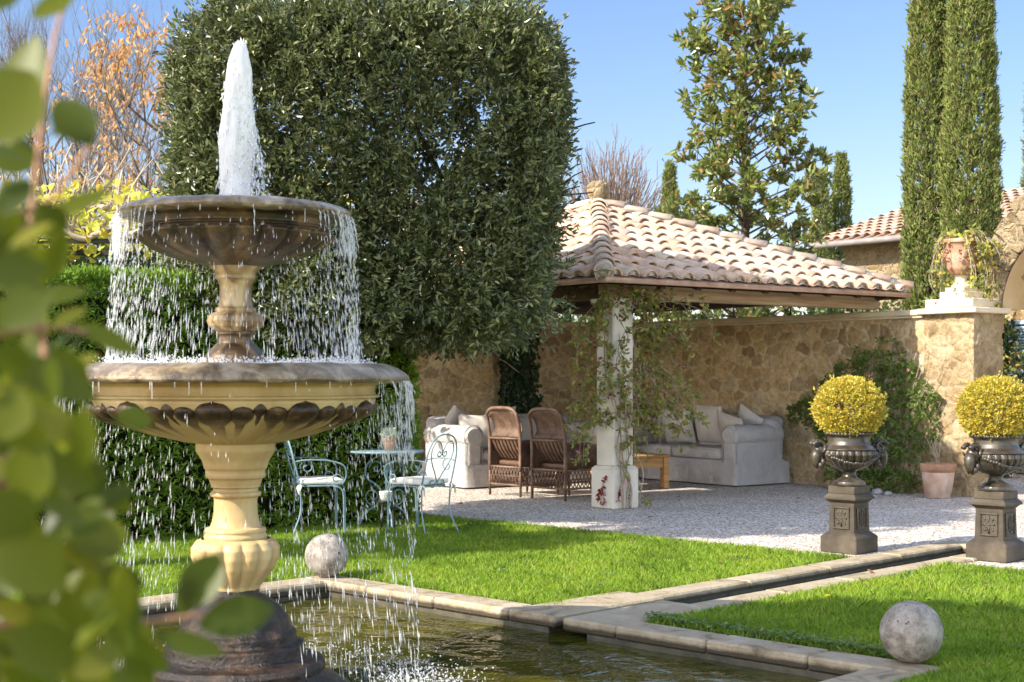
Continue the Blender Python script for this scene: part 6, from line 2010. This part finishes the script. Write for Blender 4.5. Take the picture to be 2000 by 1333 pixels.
for q in range(9):
    x0 = rng.uniform(-4.4, 2.2); y0 = rng.uniform(-0.3, 2.0)
    zb_ = 3.16 + rng.uniform(0, 0.22)
    pts = [(x0, y0, zb_)]
    for s in range(6):
        p = np.array(pts[-1]) + [rng.uniform(0.25, 0.5), rng.normal(0, 0.1), rng.normal(0, 0.06)]
        p[2] = min(max(p[2], 3.10), 3.5); pts.append(tuple(p))
    pth = smoothpath(pts, 44)
    pth += 0.018 * wobble(pth * 9)
    b.tube(pth, np.linspace(0.042, 0.026, 44) * (1 + 0.18 * np.sin(np.arange(44) * 1.1 + q)), 8)
    arms.append(pth)
for (xa_, za_) in ((-0.9, 3.08), (0.3, 3.05), (-2.2, 3.1)):
    pth = smoothpath([(xa_ - 0.9, -0.1, za_ - 0.02), (xa_ - 0.4, -0.12, za_ + 0.08), (xa_, -0.05, za_ - 0.02), (xa_ + 0.5, -0.1, za_ + 0.16), (xa_ + 1.0, -0.02, za_ + 0.2)], 36)
    pth += 0.02 * wobble(pth * 8); b.tube(pth, np.linspace(0.05, 0.03, 36), 8); arms.append(pth)
for pth in arms:
    for s in range(8):
        p = pth[rng.integers(0, len(pth))]
        d = unit(np.array([rng.normal(0, 0.45), rng.normal(0, 0.3), 1.0])); L_ = rng.uniform(0.35, 0.95)
        sp_ = smoothpath([p, p + d * L_ * 0.5 + rng.normal(0, 0.04, 3), p + d * L_ + rng.normal(0, 0.10, 3)], 10)
        b.tube(sp_, np.linspace(0.020, 0.009, 10), 6)
        for q in range(3):
            k_ = rng.integers(3, 10); d2 = unit(d + randdir(1)[0])
            tw.tube([sp_[k_], sp_[k_] + d2 * rng.uniform(0.1, 0.4)], [0.007, 0.004], 4)
n = 3200
P = np.stack([rng.uniform(-5.0, 2.2, n), rng.uniform(-0.5, 2.4, n), 3.25 + rng.normal(0.12, 0.2, n)], 1)
P = P[(noise1(P, 1.6) > -0.15) & (P[:, 2] > 2.95)]
leaves(lf, P, randdir(len(P)) * [1, 1, 0.6] + [0, 0, -0.4], rng.uniform(0.10, 0.17, len(P)), 0.12, curl=0.15)
b.build('stem', M['barkpale'], t); lf.build('leaves', M['yellow_leaf'], t)
leafy('laurel_hedge', 'dark glossy laurel hedge under the pergola behind the clipped hedge', 'hedge', (-5.2, 20.6, 1.75), (3.4, 0.7, 1.75), 2600, 11, 0.10, 0.045, M['laurel_leaf'], stems=14, shell=0.6, z0=0.0)
leafy('evergreen_shrub', 'bright green shrub behind the pergola at the left edge of the holm oak', 'shrub', (-4.0, 21.5, 2.4), (0.9, 0.8, 1.7), 1000, 11, 0.09, 0.045, M['laurel_leaf'])
leafy('evergreen_shrub', 'grey green shrub at the far left behind the vine', 'shrub', (-8.6, 24.0, 2.0), (2.6, 0.9, 1.7), 1500, 10, 0.10, 0.05, M['laurel_leaf'])
# planting beyond the right hand wall, seen between coping and beam
for i_, (x, y, w, h, lab) in enumerate(((1.0, 27.0, 1.5, 2.9, 'leafy shrub behind the back wall under the left roof beam'), (3.6, 26.5, 1.6, 3.0, 'leafy shrub behind the wall under the middle of the roof beam'), (6.0, 24.5, 1.5, 2.9, 'leafy shrub behind the wall under the right end of the roof beam'), (6.5, 20.9, 0.7, 2.75, 'sunlit yellow green shrub over the wall at the corner of the tiled roof'))):
    leafy('garden_shrub', lab, 'shrub', (x, y, h / 2), (w, 0.8, h / 2), 800 if i_ < 3 else 420, 10, 0.09, 0.042, (M['laurel_leaf'], M['magnolia_leaf'], M['laurel_leaf'], M['climber_leaf'])[i_], stems=6)

leafy('garden_shrub', 'dark shrub seen through the arch left of the shutter', 'shrub', (6.93, 20.6, 1.10), (0.15, 0.4, 1.10), 260, 10, 0.07, 0.04, M['ivy_leaf'], stems=4)
# climber on the pillar
t = thing('honeysuckle', 'straggling honeysuckle with pink flowers winding up the stone pillar', 'climber', tuple(lp(PXc, PYc, GZ)), UA)
b = MB(); lf = MB(); dl = MB(); fl = MB()
def onp(a, z, off=0.02):
    """a point on the square pillar at the bearing a and the height z"""
    c_, s_ = math.cos(a), math.sin(a)
    hw_ = 0.145 if z > 0.42 else 0.185
    m_ = (hw_ + off) / max(abs(c_), abs(s_))
    return np.array([c_ * m_, s_ * m_, z])
stems = []
for q in range(17):
    a0 = rng.uniform(-2.9, -0.1); z0 = 0.0
    pts = []
    z1 = rng.uniform(1.4, 2.45)
    turns = rng.uniform(-1.6, 1.6)
    base_a = -0.25 if q % 2 else rng.uniform(-2.6, 0)
    for s in range(10):
        f = s / 9
        pts.append(onp(base_a + turns * f + rng.normal(0, 0.14), max(0, z1 * f), 0.015 + abs(rng.normal(0, 0.035))))
    pth = smoothpath(pts, 60); stems.append(pth)
    b.tube(pth, np.linspace(rng.uniform(0.007, 0.013), 0.004, 60), 5)
for q in range(92):                                    # hanging and spreading side shoots
    s_ = stems[rng.integers(len(stems))]
    p = s_[rng.integers(22, 60)]
    if q < 40:
        p = onp(rng.normal(-0.35, 0.3), rng.uniform(0.9, 2.25))
        o_ = unit(np.array([1.0, rng.normal(-0.45, 0.35), 0])) * rng.uniform(0.2, 0.80)
    elif q < 68:
        p = onp(rng.normal(-2.3, 0.4), rng.uniform(0.8, 2.2))
        o_ = unit(np.array([-0.55, rng.normal(0.45, 0.45), 0])) * rng.uniform(0.12, 0.42)
    else:
        o_ = unit(np.array([p[0], p[1], 0])) * rng.uniform(0.06, 0.22)
    pth = smoothpath([p, p + o_ * 0.5 + [0, 0, rng.uniform(-0.02, 0.12)], p + o_ + [0, 0, rng.uniform(-0.28, 0.10)], p + o_ * 1.15 + [0, 0, rng.uniform(-0.50, 0.02)]], 22)
    b.tube(pth, np.linspace(0.0045, 0.002, 22), 4)
    for k_ in range(3, 22, 2):
        if rng.random() < 0.80:
            clusters(lf, pth[k_][None, :], randdir(1) + [0, 0, 0.2], 7, 0.052, 0.026, 0.9, 0.05)
        elif rng.random() < 0.6:
            clusters(dl, pth[k_][None, :], randdir(1) + [0, 0, -0.6], 3, 0.045, 0.022, 0.8, 0.04)
    if rng.random() < 0.25:
        clusters(fl, pth[-3:-2], randdir(1) + [0, 0, 0.4], 9, 0.036, 0.008, 0.7, 0.015).build('flower', M['pink'], t); fl = MB()
n = 150
P = np.array([onp(rng.uniform(-2.9, 0.0), 2.25 + rng.normal(0, 0.12), 0.08 + abs(rng.normal(0, 0.1))) for _ in range(n)])
clusters(dl, P[:60], randdir(60), 3, 0.05, 0.022, 0.9, 0.05); clusters(lf, P[60:], randdir(90), 4, 0.05, 0.03, 0.9, 0.06)
for s_ in stems:
    for k_ in range(20, 60, 5):
        if rng.random() < 0.6: clusters(lf, s_[k_][None, :], unit(s_[k_][None, :] * [1, 1, 0]) + 0.5 * randdir(1), 4, 0.046, 0.022, 0.8, 0.05)
        elif rng.random() < 0.5: clusters(dl, s_[k_][None, :], randdir(1), 3, 0.045, 0.02, 0.8, 0.04)
clusters(lf, np.array([[0.24, -0.10, 0.10], [0.27, -0.15, 0.2], [0.22, -0.18, 0.06]]), randdir(3) + [0, 0, .5], 12, 0.05, 0.03, 0.9, 0.1)
b.build('stem', M['vine_stem'], t); lf.build('foliage', M['climber_leaf'], t); dl.build('dry_leaves', M['dead_leaf'], t)
t = thing('red_creeper', 'sprig of dark red leaves on the base of the stone pillar', 'creeper', tuple(lp(PXc, PYc, GZ)), UA)
b = MB(); lf = MB()
for x, z0, z1, y in ((-0.199, 0.05, 0.36, -0.02), (-0.199, 0.06, 0.22, 0.05), (-0.05, 0.10, 0.22, None)):
    if y is None: pts = [(-0.13 + 0.0, -0.197, 0.10), (-0.10, -0.199, 0.17), (-0.08, -0.197, 0.22)]
    else: pts = [(x, y - 0.04, z0), (x, y - 0.01, (z0 + z1) / 2), (x, y - 0.05, z1)]
    pth = smoothpath(pts, 14); b.tube(pth, 0.003, 4)
    leaves(lf, pth, randdir(14) * [0.3, 0.6, 0.6] + [-0.15, -0.15, -0.4], 0.042, 0.026)
    leaves(lf, pth[5:], randdir(9) * [0.3, 0.9, 0.5] + [-0.15, -0.15, 0], 0.045, 0.026)
b.build('stem', M['vine_stem'], t); lf.build('foliage', M['red_leaf'], t)

# shrub trained on the right hand wall
t = thing('wall_shrub', 'big dark green shrub with a few pink flowers leaning on the wall behind the urns', 'shrub', tuple(lp(WX - 0.25, 0.58, GZ)), UA)
b = MB(); lf = MB(); fl = MB(); tw = MB()
n = 2300
y = rng.uniform(-1.10, 1.35, n); z = rng.uniform(0.02, 2.0, n)
top = np.interp(y, [-1.1, -0.75, -0.3, 0.2, 0.7, 1.05, 1.35], [1.25, 1.62, 1.85, 1.72, 1.35, 1.15, 0.9])
top = top + 0.16 * noise1(np.stack([y, y, y * 0], 1), 4)
bot = np.interp(y, [-1.1, -0.8, 0.35, 0.6, 1.0, 1.35], [0.75, 0.0, 0.0, 0.55, 0.85, 0.80])
thk = np.interp(y, [-1.1, -0.6, 0.3, 0.8, 1.35], [0.16, 0.38, 0.36, 0.15, 0.06]) * np.interp(z, [0, 0.9, 1.5, 2], [1, 1, 0.6, 0.25])
dens = np.interp(z, [0, 1.0, 1.6, 2.0], [1.0, 1.0, 0.55, 0.3]) * np.interp(y, [-1.1, -0.6, 0.4, 1.35], [0.7, 1, 1, 0.45])
kp = (z < top) & (z > bot) & (rng.random(n) < dens) & (noise1(np.stack([y, z, y], 1), 4.0) > -0.42)
y, z, thk = y[kp], z[kp], thk[kp]
x = 0.22 - thk * rng.random(len(y)) ** 0.6
clusters(lf, np.stack([x, y, z], 1), np.stack([-np.ones(len(y)) * 0.8, rng.normal(0, 0.5, len(y)), rng.normal(0.2, 0.4, len(y))], 1), 8, 0.052, 0.028, 0.9, 0.08)
for q in range(48):
    y0 = rng.uniform(-0.75, 0.35); yt = y0 + rng.normal(0, 0.35); zt_ = rng.uniform(0.9, 1.95)
    tw.tube(smoothpath([(0.12, y0, 0), (0.0 + rng.uniform(0, 0.15), y0 + (yt - y0) * 0.3, zt_ * 0.5), (0.12, yt, zt_)], 14), np.linspace(0.008, 0.003, 14), 4)
for k_ in rng.choice(len(y), 14):
    clusters(MB(), np.array([[x[k_] - 0.06, y[k_], z[k_]]]), np.array([[-1.0, 0, 0.3]]), 7, 0.035, 0.014, 0.7, 0.02).build('flower', M['pink'], t)
lf.build('foliage', M['shrub_leaf'], t); tw.build('stem', M['vine_stem'], t)
for i_, (y_, s_, lab) in enumerate(((-0.62, 0.060, 'larger grey boulder at the foot of the wall shrub'), (-0.78, 0.042, 'small pale boulder right of the larger one under the wall shrub'), (-0.40, 0.04, 'dark small boulder at the left under the wall shrub'))):
    b = MB().sphere((0, 0, 0), (s_ * 1.15, s_, s_ * 0.8), 18, 12); b.v[0] = b.v[0] + s_ * 0.16 * wobble(b.v[0] * 22 + i_ * 3)
    o = b.build('boulder', M['pebble']); o.location = tuple(lp(WX - 0.66, 0.58 + y_, GZ + s_ * 0.55)); tag(o, lab, 'boulder')

# ------------------------------------------------------------------ blurred branch in the foreground, left
fs = thing('foreground_shrub', 'out of focus leafy evergreen branch hanging into the left of the picture', 'shrub', (-0.62, 1.25, 0.0))
fo = np.array([-0.62, 1.25, 0.0])
lf = MB(); b = MB()
def fleaf(x0, y0, x1, y1, w, Y, nrm=(0.1, -1, 0.35), curl=0.06):
    A_, B_ = px(x0, y0, Y), px(x1, y1, Y * 1.01)
    d = B_ - A_; L = np.linalg.norm(d); d = d / L
    nr = unit(np.array(nrm, float) + rng.normal(0, 0.18, 3)); s_ = unit(np.cross(d, nr)); nr = np.cross(s_, d)
    W = w / 2850.0 * Y
    V = []
    m_ = 9
    for i_ in range(m_):
        f = i_ / (m_ - 1)
        ww = W / 2 * math.sin(PI * min(1, f * 0.97 + 0.015)) ** 0.75
        c_ = A_ + d * L * f - nr * curl * L * f * f
        V += [c_ - s_ * ww + nr * ww * 0.22, c_, c_ + s_ * ww + nr * ww * 0.22]
    Fq = []
    for i_ in range(m_ - 1):
        for j_ in (0, 1): Fq.append([3 * i_ + j_, 3 * i_ + j_ + 1, 3 * i_ + 4 + j_, 3 * i_ + 3 + j_])
    lf.add(np.array(V) - fo, Fq, True)
hero = [(15, 285, 66, 66, 112, 1.25), (-45, 275, 66, 140, 160, 1.22), (178, 285, 112, 190, 88, 1.3), (180, 275, 95, 250, 60, 1.3), (62, 35, 145, -12, 46, 1.35), (-20, 20, 40, -15, 40, 1.3),
        (90, 430, 215, 368, 42, 1.3), (75, 395, 120, 470, 70, 1.28), (65, 470, 82, 560, 46, 1.3), (150, 632, 272, 690, 42, 1.36), (100, 640, 170, 600, 36, 1.3),
        (225, 815, 300, 822, 55, 1.42), (0, 420, 60, 350, 60, 1.2), (-20, 545, 90, 520, 80, 1.2), (0, 640, 100, 560, 90, 1.15), (10, 700, 190, 780, 75, 1.2),
        (30, 770, 70, 900, 90, 1.2), (80, 860, 40, 990, 110, 1.15), (100, 900, 190, 960, 70, 1.25), (180, 985, 260, 950, 42, 1.33), (190, 955, 262, 1000, 40, 1.35),
        (120, 1010, 240, 1080, 85, 1.25), (175, 1190, 230, 1100, 90, 1.27), (190, 1120, 270, 1235, 85, 1.27), (366, 1190, 424, 1080, 92, 1.40), (388, 1222, 535, 1188, 80, 1.40), (350, 1200, 385, 1120, 50, 1.4),
        (0, 1060, 130, 1150, 120, 1.1), (-10, 1150, 110, 1060, 120, 1.12), (20, 1230, 150, 1300, 110, 1.12), (100, 1270, 220, 1340, 85, 1.15), (220, 1240, 330, 1310, 60, 1.3), (300, 1240, 440, 1275, 46, 1.36),
        (-20, 960, 60, 1050, 110, 1.1), (0, 860, 40, 760, 90, 1.12), (240, 1290, 300, 1340, 60, 1.25), (140, 1180, 60, 1260, 90, 1.15)]
for h in hero: fleaf(*h)
env = [(420, 90), (560, 120), (640, 120), (760, 150), (860, 165), (960, 190), (1080, 235), (1180, 270), (1280, 250), (1345, 240)]
for q in range(160):
    y = (rng.uniform(440, 1350) if q % 2 else rng.uniform(720, 1350)) if q > 12 else rng.uniform(230, 440)
    xm = np.interp(y, [e[0] for e in env], [e[1] for e in env])
    x = xm - abs(rng.normal(0, 0.42)) * (xm + 120)
    if y < 440: x = rng.uniform(-80, 25)
    a = rng.normal(0.25, 0.9); L_ = rng.uniform(75, 135)
    fleaf(x - L_ * math.cos(a) * 0.5, y - L_ * math.sin(a) * 0.5, x + L_ * math.cos(a) * 0.5, y + L_ * math.sin(a) * 0.5, rng.uniform(42, 78), rng.uniform(1.12, 1.5), (rng.normal(-0.25, 0.45), -0.8, rng.uniform(0.1, 0.9)))
for pts in ([(-80, 960), (60, 940), (170, 985), (260, 1000)], [(-80, 1230), (120, 1210), (270, 1215), (400, 1200)], [(-60, 420), (80, 405), (180, 280)], [(-60, 660), (90, 640), (170, 650)], [(-60, 1050), (90, 820), (60, 500), (75, 300), (110, 60), (150, -20)], [(-60, 900), (100, 900), (200, 960)], [(-80, 460), (70, 445), (130, 440)]):
    pth = smoothpath([px(x, y, 1.30 + 0.03 * i_) for i_, (x, y) in enumerate(pts)], 24) - fo
    b.tube(pth, np.linspace(0.0042, 0.0022, 24), 6)
base_pts = [np.array([-0.06, -0.02, 0.0]), np.array([-0.06, 0.0, 0.7]), px(-60, 1050, 1.30) - fo]
b.tube(smoothpath(base_pts, 16), np.linspace(0.014, 0.005, 16), 7)
for yy in (960, 1230, 420, 660, 900, 460):
    b.tube(smoothpath([np.array([-0.06, 0.0, 0.45]), px(-160, yy + 60, 1.27) - fo, px(-75, yy, 1.30) - fo], 12), np.linspace(0.009, 0.0042, 12), 6)
lf.build('leaves', M['front_leaf'], fs); b.build('stem', mat('reddish_stem', [(0.3, (0.20, 0.09, 0.05)), (0.7, (0.34, 0.18, 0.10))], 20, 0.6, 0.3), fs)

# ------------------------------------------------------------------ trees beyond the left edge of the frame, whose shade lies on gravel and lawn
def shade_tree(label, c, r, n, h0=0.0):
    t = thing('garden_tree', label, 'tree', (c[0], c[1], 0))
    P, q = inbox(n, (1, 1, 1), 2.2)
    C = P * np.asarray(r) * (1 + 0.2 * noise1(P * 2 + c[0], 1.5))[:, None] + [0, 0, c[2]]
    C = C[noise1(C, 1.9) > -0.22]
    b = MB(); clusters(b, C, randdir(len(C)), 9, 0.13, 0.065, 0.9, 0.16); b.build('crown', M['laurel_leaf'], t)
    b = MB(); b.tube([(0, 0, 0), (0.05, 0, c[2] * 0.5), (0, 0, c[2])], [0.13, 0.11, 0.07], 9); b.build('trunk', M['bark'], t)
def sp_at(s, p):
    return (0.85 * s + 0.527 * p, 0.527 * s - 0.85 * p)
x, y = sp_at(0.1, -10.75); shade_tree('evergreen tree outside the frame at the left beyond the hedge end', (x, y, 7.1), (1.0, 1.0, 1.5), 1300)
x, y = sp_at(-1.5, -10.85); shade_tree('round evergreen tree outside the frame at the left behind the pool', (x, y, 5.4), (0.95, 0.85, 0.9), 800)
x, y = sp_at(-3.0, -5.55); shade_tree('smaller evergreen tree outside the frame at the left near the pool', (x, y, 6.3), (1.15, 1.15, 0.75), 1700)

# ------------------------------------------------------------------ fallen leaves and a dandelion
def fallen(label, pos, m, group, first=[None]):
    b = MB(); n = 1
    V = np.array([[-0.035, 0, 0.004], [-0.012, 0.020, 0.010], [0.014, 0.017, 0.008], [0.038, 0, 0.014], [0.014, -0.016, 0.012], [-0.012, -0.019, 0.006]])
    b.add(V, [[0, 3, 2, 1], [0, 5, 4, 3]], False); b.tube([(-0.035, 0, 0.004), (-0.055, 0.004, 0.006)], 0.0012, 4)
    o = b.build('fallen_leaf', m); o.location = pos; o.rotation_euler = (random.uniform(-0.3, 0.3), random.uniform(-0.3, 0.3), random.uniform(0, 6.28))
    return tag(o, label, 'leaf', group)
for x_, y_ in ((845, 1104), (1700, 1118), (1925, 1140), (1530, 1155), (1885, 1098), (1235, 1062), (1405, 1100)):
    p = gp(x_, y_, 0.0); fallen('brown fallen leaf lying on the mown lawn', (p[0], p[1], 0.0), M['dead_leaf'], 'fallen leaves on the lawn')
for x_, y_ in ((982, 978), (1325, 972), (1270, 1012), (1455, 960), (1405, 1005), (1560, 975), (900, 985)):
    p = gp(x_, y_, GZ); fallen('brown fallen leaf lying on the pale gravel', (p[0], p[1], GZ + 0.004), M['dead_leaf'], 'fallen leaves on the gravel')
p = gp(1617, 1170, 0.0)
t = thing('dandelion', 'single yellow dandelion flowering in the right lawn beside the water channel', 'dandelion', (p[0], p[1], G0))
b = MB(); n = 60; a = rng.uniform(0, 2 * PI, n)
leaves(b, np.zeros((n, 3)) + [0, 0, 0.058], np.stack([np.cos(a), np.sin(a), rng.uniform(0.1, 1.4, n)], 1), 0.020, 0.006); b.build('flower', M['dandelion'], t)
b = MB(); b.tube([(0, 0, 0), (0.004, 0, 0.058)], 0.0022, 5); b.build('stem', M['climber_leaf'], t)
